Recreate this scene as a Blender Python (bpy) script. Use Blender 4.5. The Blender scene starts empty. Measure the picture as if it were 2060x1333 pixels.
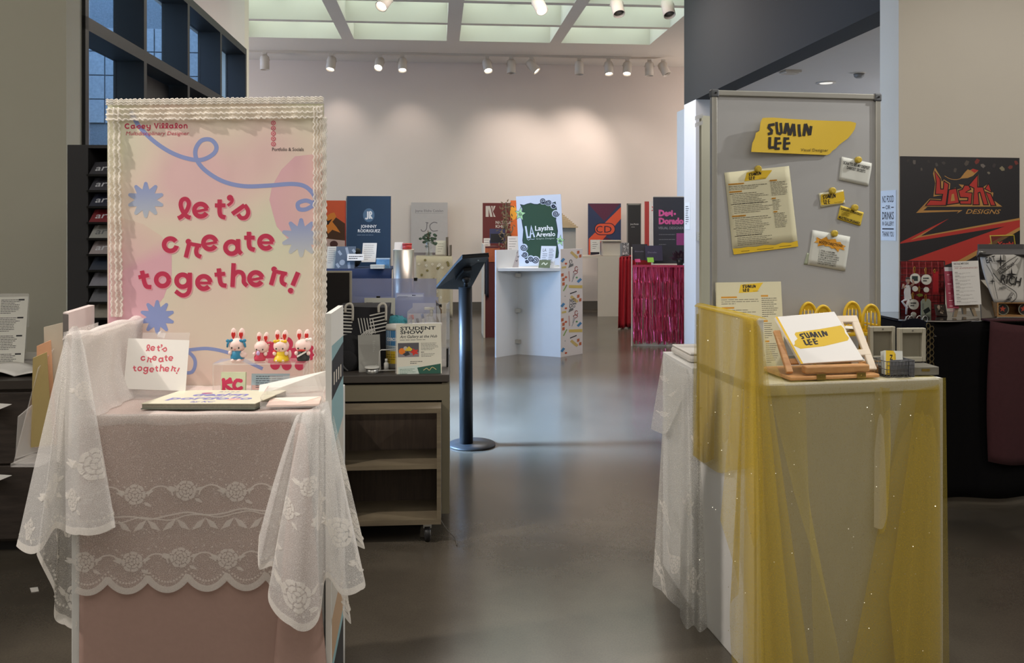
import bpy, math, random
from mathutils import Vector, Matrix
random.seed(7)
SC = bpy.context.scene
COL = SC.collection
# ------------------------------------------------------------------ camera, world, lights, exposure
F, CX, HY, EYE = 1700.0, 1030.0, 450.0, 1.40      # focal length in pixels, principal column, horizon row, eye height
def P(px, py, d):
    return Vector(((px - CX) / F * d, d, EYE - (py - HY) / F * d))
TH = math.radians(5.04)                            # the room's axes are turned against the camera
CT, ST = math.cos(TH), math.sin(TH)
def R(u, v, z=0.0):
    return Vector((u * CT - v * ST, u * ST + v * CT, z))

cam = bpy.data.cameras.new('camera')
cam.sensor_width = 36; cam.lens = 36 * F / 2060; cam.shift_x = 0; cam.shift_y = -(666.5 - HY) / 2060
cam.clip_start = .05
co = bpy.data.objects.new('camera', cam); COL.objects.link(co)
co.location = (0, 0, EYE); co.rotation_euler = (math.pi / 2, 0, 0)
SC.camera = co
SC.view_settings.view_transform = 'Standard'; SC.view_settings.look = 'None'
SC.view_settings.exposure = 0.0; SC.view_settings.gamma = 1; SC.view_settings.use_curve_mapping = False
SC.cycles.transparent_max_bounces = 32; SC.cycles.max_bounces = 8; SC.cycles.caustics_reflective = False; SC.cycles.caustics_refractive = False
SC.cycles.sample_clamp_indirect = 6
w = bpy.data.worlds.new('sky'); SC.world = w; w.use_nodes = True
bg = w.node_tree.nodes['Background']; bg.inputs[0].default_value = (.36, .60, 1, 1); bg.inputs[1].default_value = 5.0

def area(name, loc, target, size, power, color, size_y=None, spread=180):
    l = bpy.data.lights.new(name, 'AREA'); l.energy = power; l.color = color; l.size = size
    if size_y: l.shape = 'RECTANGLE'; l.size_y = size_y
    l.spread = math.radians(spread)
    o = bpy.data.objects.new(name, l); COL.objects.link(o); o.location = loc
    o.rotation_euler = (Vector(target) - Vector(loc)).to_track_quat('-Z', 'Y').to_euler(); return o
def spot(name, loc, target, power, color, deg=60, blend=.5, r=.04):
    l = bpy.data.lights.new(name, 'SPOT'); l.energy = power; l.color = color
    l.spot_size = math.radians(deg); l.spot_blend = blend; l.shadow_soft_size = r
    o = bpy.data.objects.new(name, l); COL.objects.link(o); o.location = loc
    o.rotation_euler = (Vector(target) - Vector(loc)).to_track_quat('-Z', 'Y').to_euler(); return o
WARM, NEUT, BLUE = (1, .86, .77), (1, .955, .90), (.38, .62, 1)
area('daylight', R(-7.4, 6.5, 2.5), R(2.5, 7.0, .8), 2.8, 120, BLUE, 3.2, 64)
area('lobby_overhead_fill', (0, -.4, 3.9), (0, -.2, 0), 6.0, 105, NEUT, 3.4)  # added overhead fill for the lobby, not a known fixture
area('gallery_overhead_fill', R(.9, 8.2, 3.95), R(.9, 8.4, 0), 2.6, 140, WARM, 1.2)  # added fill that raises the general level in the gallery
area('side_room_fill', R(5.4, 8.2, 2.66), R(5.4, 8.2, 0), 2.6, 75, (.86, .9, 1), 3.6)  # added fill to brighten the side room
area('daylight', R(-5.4, 6.05, 2.35), R(-.7, 6.15, .0), 1.5, 400, BLUE, 1.4, 27)
def point_fill(name, loc, power, color, r):
    l = bpy.data.lights.new(name, 'POINT'); l.energy = power; l.color = color; l.shadow_soft_size = r
    o = bpy.data.objects.new(name, l); COL.objects.link(o); o.location = loc; return o
point_fill('gallery_wing_fill', R(5.2, 12.4, 2.5), 95, WARM, .3)  # added unseen lamps, one per wing, to lighten the gallery ceiling and walls
point_fill('gallery_wing_fill', R(-4.4, 11.7, 2.5), 95, WARM, .3)
point_fill('side_room_point_fill', R(5.6, 7.4, 1.5), 70, (.9, .93, 1), .4)  # added out of view to brighten the side room ceiling
point_fill('lobby_point_fill', (.4, -2.6, 2.7), 50, NEUT, .5)  # added fill from behind the camera
point_fill('lobby_point_fill', (-4.2, 1.6, 3.0), 70, NEUT, .3)  # added unseen fill for the left side of the lobby
point_fill('lobby_point_fill', (4.6, 1.6, 3.0), 58, NEUT, .3)  # added unseen fill for the right side of the lobby
spot('booth_spot_west', (-3.0, 2.0, 3.5), (-.85, 2.45, 1.0), 330, (1, .90, .82), 46, .55, .035)
spot('booth_spot_west', (-.62, 2.34, 3.9), (-.80, 2.36, .9), 75, (1, .93, .86), 34, .7, .05)
spot('booth_spot_east', (1.15, 2.74, 3.9), (1.1, 2.82, .9), 70, (1, .95, .86), 34, .7, .05)
spot('booth_spot_east', (2.75, 2.85, 2.75), (1.05, 2.95, 1.25), 130, (1, .97, .92), 58, .6, .03)
spot('poster_spot_east', (3.6, 2.3, 3.5), (2.9, 4.7, 1.7), 110, NEUT, 60, .8, .05)

# ------------------------------------------------------------------ materials
def lin(h):
    h = h.lstrip('#'); r = []
    for i in (0, 2, 4):
        c = int(h[i:i + 2], 16) / 255
        r.append(c / 12.92 if c <= .04045 else ((c + .055) / 1.055) ** 2.4)
    return (r[0], r[1], r[2], 1)
_M = {}
def M(name, hexc=None, rough=.6, metal=0.0, var=.07, scale=14, bump=0.0, coat=0.0, trans=0.0, emit=0.0, spec=.5):
    if name in _M: return _M[name]
    m = bpy.data.materials.new(name); m.use_nodes = True; _M[name] = m
    nt = m.node_tree; b = nt.nodes['Principled BSDF']
    c = lin(hexc)
    tc = nt.nodes.new('ShaderNodeTexCoord'); nz = nt.nodes.new('ShaderNodeTexNoise'); nz.inputs['Scale'].default_value = scale; nz.inputs['Detail'].default_value = 4
    nt.links.new(tc.outputs['Object'], nz.inputs['Vector'])
    mx = nt.nodes.new('ShaderNodeMix'); mx.data_type = 'RGBA'
    mx.inputs[6].default_value = tuple(max(0, k * (1 - var)) for k in c[:3]) + (1,)
    mx.inputs[7].default_value = tuple(min(1, k * (1 + var)) for k in c[:3]) + (1,)
    nt.links.new(nz.outputs['Fac'], mx.inputs[0]); nt.links.new(mx.outputs[2], b.inputs['Base Color'])
    b.inputs['Roughness'].default_value = rough; b.inputs['Metallic'].default_value = metal
    b.inputs['Specular IOR Level'].default_value = spec
    if coat: b.inputs['Coat Weight'].default_value = coat; b.inputs['Coat Roughness'].default_value = .15
    if trans: b.inputs['Transmission Weight'].default_value = trans
    if emit:
        b.inputs['Emission Color'].default_value = c; b.inputs['Emission Strength'].default_value = emit
    if bump:
        bp = nt.nodes.new('ShaderNodeBump'); bp.inputs['Strength'].default_value = bump; bp.inputs['Distance'].default_value = .004
        nt.links.new(nz.outputs['Fac'], bp.inputs['Height']); nt.links.new(bp.outputs['Normal'], b.inputs['Normal'])
    return m
def clear(name, hexc='ffffff', alpha=.12, rough=.05):
    """clear sheet: mostly see-through, a little body colour and a gloss"""
    if name in _M: return _M[name]
    m = bpy.data.materials.new(name); m.use_nodes = True; _M[name] = m; nt = m.node_tree; nt.nodes.clear()
    o = nt.nodes.new('ShaderNodeOutputMaterial'); t = nt.nodes.new('ShaderNodeBsdfTransparent'); d = nt.nodes.new('ShaderNodeBsdfDiffuse'); g = nt.nodes.new('ShaderNodeBsdfGlossy')
    d.inputs[0].default_value = lin(hexc); g.inputs['Color'].default_value = (1, 1, 1, 1); g.inputs['Roughness'].default_value = rough
    m1 = nt.nodes.new('ShaderNodeMixShader'); m1.inputs[0].default_value = alpha; nt.links.new(t.outputs[0], m1.inputs[1]); nt.links.new(d.outputs[0], m1.inputs[2])
    fr = nt.nodes.new('ShaderNodeFresnel'); fr.inputs[0].default_value = 1.45
    ge = nt.nodes.new('ShaderNodeNewGeometry'); iv = nt.nodes.new('ShaderNodeMath'); iv.operation = 'SUBTRACT'; iv.inputs[0].default_value = 1; nt.links.new(ge.outputs['Backfacing'], iv.inputs[1])
    mu = nt.nodes.new('ShaderNodeMath'); mu.operation = 'MULTIPLY'; nt.links.new(fr.outputs[0], mu.inputs[0]); nt.links.new(iv.outputs[0], mu.inputs[1])
    mx = nt.nodes.new('ShaderNodeMixShader'); nt.links.new(mu.outputs[0], mx.inputs[0]); nt.links.new(m1.outputs[0], mx.inputs[1]); nt.links.new(g.outputs[0], mx.inputs[2]); nt.links.new(mx.outputs[0], o.inputs[0])
    return m
def sheer(name, hexc, a_lo, a_hi, cell, translucent=.4, edge=.12):
    """woven net: open cells and denser threads"""
    if name in _M: return _M[name]
    m = bpy.data.materials.new(name); m.use_nodes = True; _M[name] = m; nt = m.node_tree; nt.nodes.clear()
    o = nt.nodes.new('ShaderNodeOutputMaterial'); t = nt.nodes.new('ShaderNodeBsdfTransparent')
    d = nt.nodes.new('ShaderNodeBsdfDiffuse'); tl = nt.nodes.new('ShaderNodeBsdfTranslucent')
    d.inputs[0].default_value = lin(hexc); tl.inputs[0].default_value = lin(hexc)
    ml = nt.nodes.new('ShaderNodeMixShader'); ml.inputs[0].default_value = translucent
    nt.links.new(d.outputs[0], ml.inputs[1]); nt.links.new(tl.outputs[0], ml.inputs[2])
    tc = nt.nodes.new('ShaderNodeTexCoord'); v = nt.nodes.new('ShaderNodeTexVoronoi'); v.feature = 'DISTANCE_TO_EDGE'; v.inputs['Scale'].default_value = 1 / cell
    nt.links.new(tc.outputs['Object'], v.inputs['Vector'])
    mr = nt.nodes.new('ShaderNodeMapRange'); mr.inputs[1].default_value = 0; mr.inputs[2].default_value = edge; mr.inputs[3].default_value = a_hi; mr.inputs[4].default_value = a_lo
    nt.links.new(v.outputs['Distance'], mr.inputs[0])
    mx = nt.nodes.new('ShaderNodeMixShader'); nt.links.new(mr.outputs[0], mx.inputs[0]); nt.links.new(t.outputs[0], mx.inputs[1]); nt.links.new(ml.outputs[0], mx.inputs[2]); nt.links.new(mx.outputs[0], o.inputs[0])
    return m
def wood(name, c1, c2, rough=.5, scale=3, axis=(12, 1, 1)):
    if name in _M: return _M[name]
    m = bpy.data.materials.new(name); m.use_nodes = True; _M[name] = m; nt = m.node_tree; b = nt.nodes['Principled BSDF']
    tc = nt.nodes.new('ShaderNodeTexCoord'); mp = nt.nodes.new('ShaderNodeMapping'); mp.inputs['Scale'].default_value = axis
    nz = nt.nodes.new('ShaderNodeTexNoise'); nz.inputs['Scale'].default_value = scale; nz.inputs['Detail'].default_value = 6; nz.inputs['Roughness'].default_value = .65
    rp = nt.nodes.new('ShaderNodeValToRGB'); rp.color_ramp.elements[0].position = .32; rp.color_ramp.elements[1].position = .68
    rp.color_ramp.elements[0].color = lin(c1); rp.color_ramp.elements[1].color = lin(c2)
    for a, b2 in ((tc.outputs['Object'], mp.inputs[0]), (mp.outputs[0], nz.inputs['Vector']), (nz.outputs['Fac'], rp.inputs[0]), (rp.outputs[0], b.inputs['Base Color'])): nt.links.new(a, b2)
    b.inputs['Roughness'].default_value = rough
    return m
def ink(rough=.55, name='printed_ink'):
    """flat print: the colour is stored with each printed shape"""
    if name in _M: return _M[name]
    m = bpy.data.materials.new(name); m.use_nodes = True; _M[name] = m; nt = m.node_tree; b = nt.nodes['Principled BSDF']
    at = nt.nodes.new('ShaderNodeAttribute'); at.attribute_name = 'Col'; at.attribute_type = 'GEOMETRY'
    nt.links.new(at.outputs['Color'], b.inputs['Base Color']); b.inputs['Roughness'].default_value = rough; b.inputs['Specular IOR Level'].default_value = .3
    return m

# ------------------------------------------------------------------ objects
def thing(name, label, cat, loc, group=None):
    o = bpy.data.objects.new(name, None); o.empty_display_size = .05; COL.objects.link(o); o.location = loc
    return tag(o, label, cat, group)
def tag(o, label, cat, group=None):
    o['label'] = label; o['category'] = cat
    if group: o['group'] = group
    return o
def wloc(o):
    p = Vector((0, 0, 0))
    while o is not None: p += o.location; o = o.parent
    return p
class Fr:
    """a frame on the floor: origin, turned by deg about the vertical"""
    def __init__(s, o, deg=0): s.o = Vector(o); a = math.radians(deg); s.c, s.s = math.cos(a), math.sin(a)
    def __call__(s, x, y, z=0): return s.o + Vector((x * s.c - y * s.s, x * s.s + y * s.c, z))
ID = Fr((0, 0, 0))
class MB:
    def __init__(s): s.v = []; s.f = []; s.mi = []; s.sm = []; s.cols = []; s.m = 0; s.smooth = False
    def add(s, pts): i = len(s.v); s.v += [Vector(p) for p in pts]; return i
    def face(s, idx): s.f.append(tuple(idx)); s.mi.append(s.m); s.sm.append(s.smooth)
    def quad(s, a, b, c, d): i = s.add((a, b, c, d)); s.face((i, i + 1, i + 2, i + 3)); return s
    def hexa(s, p):
        i = s.add(p)
        for q in ((0, 3, 2, 1), (4, 5, 6, 7), (0, 1, 5, 4), (1, 2, 6, 5), (2, 3, 7, 6), (3, 0, 4, 7)): s.face([i + k for k in q])
        return s
    def box(s, x0, x1, y0, y1, z0, z1, fr=ID):
        return s.hexa([fr(x0, y0, z0), fr(x1, y0, z0), fr(x1, y1, z0), fr(x0, y1, z0), fr(x0, y0, z1), fr(x1, y0, z1), fr(x1, y1, z1), fr(x0, y1, z1)])
    def slab(s, a, b, c, d, t):
        """plate between corners a b c d with thickness t behind (along -normal)"""
        a, b, c, d = map(Vector, (a, b, c, d)); n = (b - a).cross(d - a).normalized() * t
        return s.hexa([a - n, b - n, c - n, d - n, a, b, c, d])
    def prism(s, pts, off):
        off = Vector(off); n = len(pts); i = s.add(pts); j = s.add([Vector(p) + off for p in pts])
        s.face(range(i, i + n)); s.face(range(j + n - 1, j - 1, -1))
        for k in range(n): s.face((i + k, j + k, j + (k + 1) % n, i + (k + 1) % n))
        return s
    def lathe(s, c, prof, n=24, axis=(0, 0, 1), smooth=True):
        c = Vector(c); q = Vector((0, 0, 1)).rotation_difference(Vector(axis).normalized()); rows = []
        old = s.smooth; s.smooth = smooth
        for r, z in prof:
            rows.append(s.add([c + q @ Vector((r * math.cos(2 * math.pi * k / n), r * math.sin(2 * math.pi * k / n), z)) for k in range(n)]))
        for a, b in zip(rows, rows[1:]):
            for k in range(n): s.face((a + k, a + (k + 1) % n, b + (k + 1) % n, b + k))
        s.smooth = False
        s.face([rows[0] + k for k in range(n - 1, -1, -1)]); s.face([rows[-1] + k for k in range(n)])
        s.smooth = old; return s
    def cyl(s, a, b, r, n=16, r2=None):
        a = Vector(a); b = Vector(b); L = (b - a).length
        return s.lathe(a, [(r, 0), (r if r2 is None else r2, L)], n, b - a)
    def ball(s, c, rx, ry=None, rz=None, n=14, m=10, rot=None):
        ry = rx if ry is None else ry; rz = rx if rz is None else rz; c = Vector(c); old = s.smooth; s.smooth = True
        rot = rot or Matrix.Identity(3); rows = []
        for i in range(m + 1):
            a = math.pi * i / m; rr = max(math.sin(a), 1e-3)
            rows.append(s.add([c + rot @ Vector((rx * rr * math.cos(2 * math.pi * k / n), ry * rr * math.sin(2 * math.pi * k / n), -rz * math.cos(a))) for k in range(n)]))
        for a, b in zip(rows, rows[1:]):
            for k in range(n): s.face((a + k, a + (k + 1) % n, b + (k + 1) % n, b + k))
        s.smooth = old; return s
    def tube(s, pts, r, n=8, closed=False):
        pts = [Vector(p) for p in pts]; N = len(pts); rows = []; old = s.smooth; s.smooth = True; up = None
        for i, p in enumerate(pts):
            a = pts[(i - 1) % N] if (closed or i) else p; b = pts[(i + 1) % N] if (closed or i < N - 1) else p
            t = (b - a).normalized()
            if up is None: up = t.orthogonal().normalized()
            up = (up - t * up.dot(t)); up = up.normalized() if up.length > 1e-6 else t.orthogonal().normalized()
            w_ = t.cross(up); rr = r[i] if isinstance(r, (list, tuple)) else r
            rows.append(s.add([p + (up * math.cos(2 * math.pi * k / n) + w_ * math.sin(2 * math.pi * k / n)) * rr for k in range(n)]))
        for i in range(N if closed else N - 1):
            a = rows[i]; b = rows[(i + 1) % N]
            for k in range(n): s.face((a + k, a + (k + 1) % n, b + (k + 1) % n, b + k))
        s.smooth = False
        if not closed: s.face([rows[0] + k for k in range(n - 1, -1, -1)]); s.face([rows[-1] + k for k in range(n)])
        s.smooth = old; return s
    def grid(s, fn, nu, nv, smooth=True):
        old = s.smooth; s.smooth = smooth
        i = s.add([fn(a / nu, b / nv) for b in range(nv + 1) for a in range(nu + 1)])
        for b in range(nv):
            for a in range(nu):
                k = i + b * (nu + 1) + a; s.face((k, k + 1, k + nu + 2, k + nu + 1))
        s.smooth = old; return s
    def build(s, name, mats, parent=None, bevel=0.0, solid=0.0, label=None, kind=None):
        me = bpy.data.meshes.new(name); o = bpy.data.objects.new(name, me); COL.objects.link(o)
        if parent is not None: o.parent = parent; base = wloc(parent)
        else:
            lo = Vector((min(p.x for p in s.v), min(p.y for p in s.v), min(p.z for p in s.v))); hi = Vector((max(p.x for p in s.v), max(p.y for p in s.v), max(p.z for p in s.v)))
            base = Vector(((lo.x + hi.x) / 2, (lo.y + hi.y) / 2, lo.z)); o.location = base
        me.from_pydata([p - base for p in s.v], [], s.f)
        mats = mats if isinstance(mats, (list, tuple)) else [mats]
        for m in mats: me.materials.append(m)
        for p, k, sm in zip(me.polygons, s.mi, s.sm): p.material_index = k; p.use_smooth = sm
        if s.cols:
            at = me.color_attributes.new('Col', 'FLOAT_COLOR', 'POINT')
            at.data.foreach_set('color', [x for c in s.cols for x in c])
        me.update()
        if bevel:
            b = o.modifiers.new('edge_round', 'BEVEL'); b.width = bevel; b.segments = 2; b.limit_method = 'ANGLE'
        if solid:
            b = o.modifiers.new('thickness', 'SOLIDIFY'); b.thickness = solid; b.offset = 0
        if label: o['label'] = label
        if kind: o['kind'] = kind
        return o
def struct(o): o['kind'] = 'structure'; return o
def crom(pts, n=6, closed=False):
    """smooth curve through the points"""
    out = []; N = len(pts); g = lambda i: pts[i % N] if closed else pts[max(0, min(N - 1, i))]
    for i in range(N if closed else N - 1):
        p0, p1, p2, p3 = g(i - 1), g(i), g(i + 1), g(i + 2)
        for k in range(n):
            t = k / n
            out.append(tuple(.5 * ((2 * b) + (-a + c) * t + (2 * a - 5 * b + 4 * c - d) * t * t + (-a + 3 * b - 3 * c + d) * t ** 3) for a, b, c, d in zip(p0, p1, p2, p3)))
    if not closed: out.append(tuple(pts[-1]))
    return out
def arc(cx, cy, r, a0, a1, n=20, ry=None):
    ry = r if ry is None else ry
    return [(cx + r * math.cos(math.radians(a0 + (a1 - a0) * k / n)), cy + ry * math.sin(math.radians(a0 + (a1 - a0) * k / n))) for k in range(n + 1)]

class Art:
    """flat print on a face: fn maps art coordinates (a, b) to a point, layers lie .1 mm apart along nrm"""
    def __init__(s, fn, nrm, step=.0001): s.fn = fn; s.n = Vector(nrm).normalized(); s.step = step; s.mb = MB(); s.q = 0
    def _c(s, col, n, col2=None): s.mb.cols += [lin(col)] * n
    def pt(s, p, L): return s.fn(p[0], p[1]) + s.n * (s.step * (L + 1) + (s.q % 25) * 2.4e-6 * (s.step / .0001))
    def poly(s, pts, col, L=0):
        s.q += 1; i = s.mb.add([s.pt(p, L) for p in pts]); s.mb.face(range(i, i + len(pts))); s._c(col, len(pts)); return s
    def rect(s, x0, y0, x1, y1, col, L=0): return s.poly([(x0, y0), (x1, y0), (x1, y1), (x0, y1)], col, L)
    def disc(s, x, y, r, col, L=0, ry=None, n=20): return s.poly(arc(x, y, r, 0, 360 - 360 / n, n - 1, ry), col, L)
    def fan(s, c, pts, fcol, L=0):
        """star-shaped patch with a colour for every corner (printed gradient)"""
        allp = [c] + list(pts); i = s.mb.add([s.pt(p, L) for p in allp]); n = len(pts)
        s.mb.cols += [fcol(p) for p in allp]
        for k in range(n): s.mb.face((i, i + 1 + k, i + 1 + (k + 1) % n))
        return s
    def stroke(s, pts, w, col, L=0, closed=False):
        pts = [p for k, p in enumerate(pts) if k == 0 or (abs(p[0] - pts[k - 1][0]) + abs(p[1] - pts[k - 1][1])) > 1e-9]
        n = len(pts); a_, b_ = [], []; s.q += 1
        for k in range(n):
            p = pts[k]; q0 = pts[(k - 1) % n] if (closed or k) else None; q1 = pts[(k + 1) % n] if (closed or k < n - 1) else None
            def nn(a, b):
                dx, dy = b[0] - a[0], b[1] - a[1]; l = math.hypot(dx, dy) or 1; return (-dy / l, dx / l)
            ns = [nn(q0, p)] if q0 else []; ns += [nn(p, q1)] if q1 else []
            mx, my = sum(t[0] for t in ns), sum(t[1] for t in ns); l = math.hypot(mx, my) or 1; mx /= l; my /= l
            k_ = w / 2 / max(.55, abs(mx * ns[0][0] + my * ns[0][1])); a_.append((p[0] + mx * k_, p[1] + my * k_)); b_.append((p[0] - mx * k_, p[1] - my * k_))
        sl = s.n * (s.step * .25 / n); i = s.mb.add([s.pt(p, L) + sl * k for k, p in enumerate(a_)]); j = s.mb.add([s.pt(p, L) + sl * k for k, p in enumerate(b_)]); s._c(col, 2 * n)
        for k in range(n if closed else n - 1):
            k2 = (k + 1) % n; s.mb.face((i + k, i + k2, j + k2, j + k))
        return s
    def text(s, txt, x, y, h, col, L=0, width=None, align='l', bold=0.0, shear=0.0, rot=0.0, up=-1, font_h=.72):
        """x, y: start of the baseline in art coordinates; h: capital height; up=-1 when art y runs downwards"""
        cu = bpy.data.curves.new('t', 'FONT'); cu.body = txt; cu.resolution_u = 2; cu.offset = bold; cu.shear = shear
        ob = bpy.data.objects.new('t', cu); me = ob.to_mesh()
        vs = [(v.co.x, v.co.y) for v in me.vertices]; fs = [tuple(p.vertices) for p in me.polygons]
        ob.to_mesh_clear(); bpy.data.objects.remove(ob); bpy.data.curves.remove(cu)
        if not vs: return s
        x0 = min(v[0] for v in vs); x1 = max(v[0] for v in vs); k = h / font_h; kx = k if width is None else width / (x1 - x0)
        off = {'l': 0, 'c': -(x1 - x0) / 2 * kx, 'r': -(x1 - x0) * kx}[align]; ca, sa = math.cos(math.radians(rot)), math.sin(math.radians(rot))
        q = []
        for vx, vy in vs:
            a = (vx - x0) * kx + off; b = vy * k; q.append((x + a * ca - b * sa, y + up * (a * sa + b * ca)))
        i = s.mb.add([s.pt(p, L) for p in q]); s._c(col, len(q))
        for f in fs: s.mb.face([i + t for t in f])
        return s
    def lines(s, x, y, w, n, dy, col, L=0, h=None, seed=1, rag=.3):
        """paragraph too small to read: one thin broken line of print per row"""
        rnd = random.Random(seed); h = h or dy * .34
        for k in range(n):
            e = x + w * (1 - rag * rnd.random() - (.35 if k == n - 1 else 0)); a = x
            while a < e:
                b = min(e, a + abs(w) * (.06 + .12 * rnd.random())); s.rect(a, y + k * dy, b, y + k * dy + h, col, L); a = b + abs(w) * .018
        return s
    def build(s, name, parent, rough=.55): return s.mb.build(name, ink(rough, 'printed_ink_%d' % int(rough * 100)), parent)
def pane_fn(o, ex, ey, x0, y0, x1, y1):
    """art in photo-pixel units x0..x1, y0..y1 on the face with corner o (top left) and edge vectors ex (along) and ey (down)"""
    o, ex, ey = Vector(o), Vector(ex), Vector(ey)
    return lambda a, b: o + ex * ((a - x0) / (x1 - x0)) + ey * ((b - y0) / (y1 - y0))
def board(name, label, cat, tl, tr, bl, t, mat, px=None, group=None, back=None):
    """flat board or sheet given by three corners of its face; returns (root, Art on the face)"""
    tl, tr, bl = map(Vector, (tl, tr, bl)); br = tr + bl - tl; n = (bl - tl).cross(tr - tl).normalized()
    root = thing(name, label, cat, (bl + br) / 2 - n * t / 2, group)
    MB().slab(bl, br, tr, tl, t).build('panel' if t > .002 else 'sheet', mat, root)
    x0, y0, x1, y1 = px or (0, 0, 1, 1)
    return root, Art(pane_fn(tl, tr - tl, bl - tl, x0, y0, x1, y1), n)
# ------------------------------------------------------------------ room
RM = Fr((0, 0, 0), 5.04)
white_wall = M('painted_plaster', 'cfc8ba', .85, var=.03, scale=3, bump=.05)
gallery_wall = M('warm_white_plaster', 'd9cec6', .85, var=.03, scale=2, bump=.05)
ceil_m = M('ceiling_paint', 'd2cbc2', .85, var=.02, scale=3)
navy_paint = M('dark_blue_grey_paint', '1f2326', .9, var=.05, scale=30)
dark_frame = M('dark_bronze_metal', '1d1e20', .5, .2, var=.08, scale=8)
# polished concrete
def concrete():
    m = bpy.data.materials.new('polished_concrete'); m.use_nodes = True; nt = m.node_tree; b = nt.nodes['Principled BSDF']
    tc = nt.nodes.new('ShaderNodeTexCoord'); L = nt.links.new
    n1 = nt.nodes.new('ShaderNodeTexNoise'); n1.inputs['Scale'].default_value = 1.3; n1.inputs['Detail'].default_value = 7; n1.inputs['Roughness'].default_value = .62
    n2 = nt.nodes.new('ShaderNodeTexNoise'); n2.inputs['Scale'].default_value = 160; n2.inputs['Detail'].default_value = 3
    r1 = nt.nodes.new('ShaderNodeValToRGB'); r1.color_ramp.elements[0].position = .3; r1.color_ramp.elements[1].position = .72
    r1.color_ramp.elements[0].color = lin('47423a'); r1.color_ramp.elements[1].color = lin('5f584d')
    mx = nt.nodes.new('ShaderNodeMix'); mx.data_type = 'RGBA'; mx.blend_type = 'MULTIPLY'; mx.inputs[0].default_value = .35
    r2 = nt.nodes.new('ShaderNodeValToRGB'); r2.color_ramp.elements[0].position = .35; r2.color_ramp.elements[0].color = (.6, .6, .6, 1); r2.color_ramp.elements[1].position = .6
    rr = nt.nodes.new('ShaderNodeMapRange'); rr.inputs[3].default_value = .13; rr.inputs[4].default_value = .26
    bp = nt.nodes.new('ShaderNodeBump'); bp.inputs['Strength'].default_value = .03; bp.inputs['Distance'].default_value = .01
    for n in (n1, n2): L(tc.outputs['Object'], n.inputs['Vector'])
    L(n1.outputs['Fac'], r1.inputs[0]); L(n2.outputs['Fac'], r2.inputs[0]); L(r1.outputs[0], mx.inputs[6]); L(r2.outputs[0], mx.inputs[7]); L(mx.outputs[2], b.inputs['Base Color'])
    L(n1.outputs['Fac'], rr.inputs[0]); L(rr.outputs[0], b.inputs['Roughness']); L(n1.outputs['Fac'], bp.inputs['Height']); L(bp.outputs[0], b.inputs['Normal'])
    b.inputs['Specular IOR Level'].default_value = .6
    return m
struct(MB().box(-9, 9, -4.2, 14, -.1, 0, RM).build('floor', concrete()))
VB = 13.7
struct(MB().box(-9, 9, VB, VB + .2, 0, 4.3, RM).build('wall_back', gallery_wall))
struct(MB().box(-9, 9, VB - .015, VB, 0, .135, RM).build('baseboard_back', M('grey_rubber_base', '5d5850', .7)))
struct(MB().box(-9, 9, -4.2, -4, 0, 4.3, RM).build('wall_front', white_wall))
struct(MB().box(-9.2, -9, -4.2, 5.19, 0, 4.3, RM).build('wall_west', white_wall))
struct(MB().box(9, 9.2, -4.2, 14, 0, 4.3, RM).build('wall_east', white_wall))
struct(MB().box(-9, -2.09, 4.98, 5.19, 0, 4.2, RM).build('wall_left', M('grey_plaster', 'b4b2a2', .85, var=.03, scale=4, bump=.04)))
rw = struct(MB().box(2.69, 9, 4.73, 4.94, 0, 4.2, RM).build('wall_right', white_wall))
struct(MB().box(2.69, 2.90, 4.94, 9.05, 2.70, 4.0, RM).build('wall_header', navy_paint))
struct(MB().box(2.69, 3.10, 8.63, 9.05, 0, 2.70, RM).build('wall_column', M('column_paint', 'c9ccd0', .8, var=.03, scale=4)))
struct(MB().box(3.2, 9, 10.6, 10.75, 0, 2.72, RM).build('wall_side_room', M('cool_white_plaster', 'c0c4cc', .85, var=.03)))
struct(MB().box(3.10, 3.30, 9.05, 10.75, 0, 2.85, RM).build('wall_side_return', M('cool_white_plaster')))
struct(MB().box(2.90, 9, 4.94, 9.05, 2.72, 2.85, RM).box(3.3, 9, 9.05, 10.75, 2.72, 2.85, RM).build('ceiling_side_room', M('side_ceiling_paint', 'cbc8c6', .85, var=.02)))
# coffered gallery ceiling
U0 = [-5.58, -4.11, -2.64, -1.17, .31, 1.77]; CW = 1.30
rows = [(11.08, 12.05), (9.97, 10.97), (8.87, 9.86)]
c = MB()
c.box(-9, 9, -4.2, 5.19, 4.0, 4.3, RM); c.box(-2.4, 9, 5.19, rows[2][0], 4.0, 4.3, RM); c.box(-9, 9, rows[0][1], VB, 4.0, 4.3, RM)
c.box(-9, 9, rows[0][0] - .11, rows[0][0], 4.0, 4.3, RM); c.box(-9, 9, rows[1][0] - .11, rows[1][0], 4.0, 4.3, RM)
for r0, r1 in rows:
    us = [u for u in U0 if r0 > 9 or u > -2.7]; edges = [-9 if r0 > 9 else -2.64] + [x for u in us for x in (u, u + CW)] + [9]
    for a, b in zip(edges[0::2], edges[1::2]):
        if b > a: c.box(a, b, r0, r1, 4.0, 4.3, RM)
ceiling = struct(c.build('ceiling', M('coffer_paint', 'd3cdc4', .85, var=.02, scale=3)))
sky_glass = M('skylight_glass', 'dff2e4', .5, emit=2.0, var=.02)
for r0, r1 in rows:
    for u in U0:
        if r0 < 9 and u < -2.7: continue
        for h in (0, 1):
            x0 = u + h * CW / 2 + .012; x1 = u + (h + 1) * CW / 2 - .012
            MB().box(x0, x1, r0 + .02, r1 - .02, 4.285, 4.30, RM).build('pane', sky_glass, ceiling)
        MB().box(u + CW / 2 - .012, u + CW / 2 + .012, r0, r1, 4.27, 4.30, RM).build('glazing_bar', dark_frame, ceiling)
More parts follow.
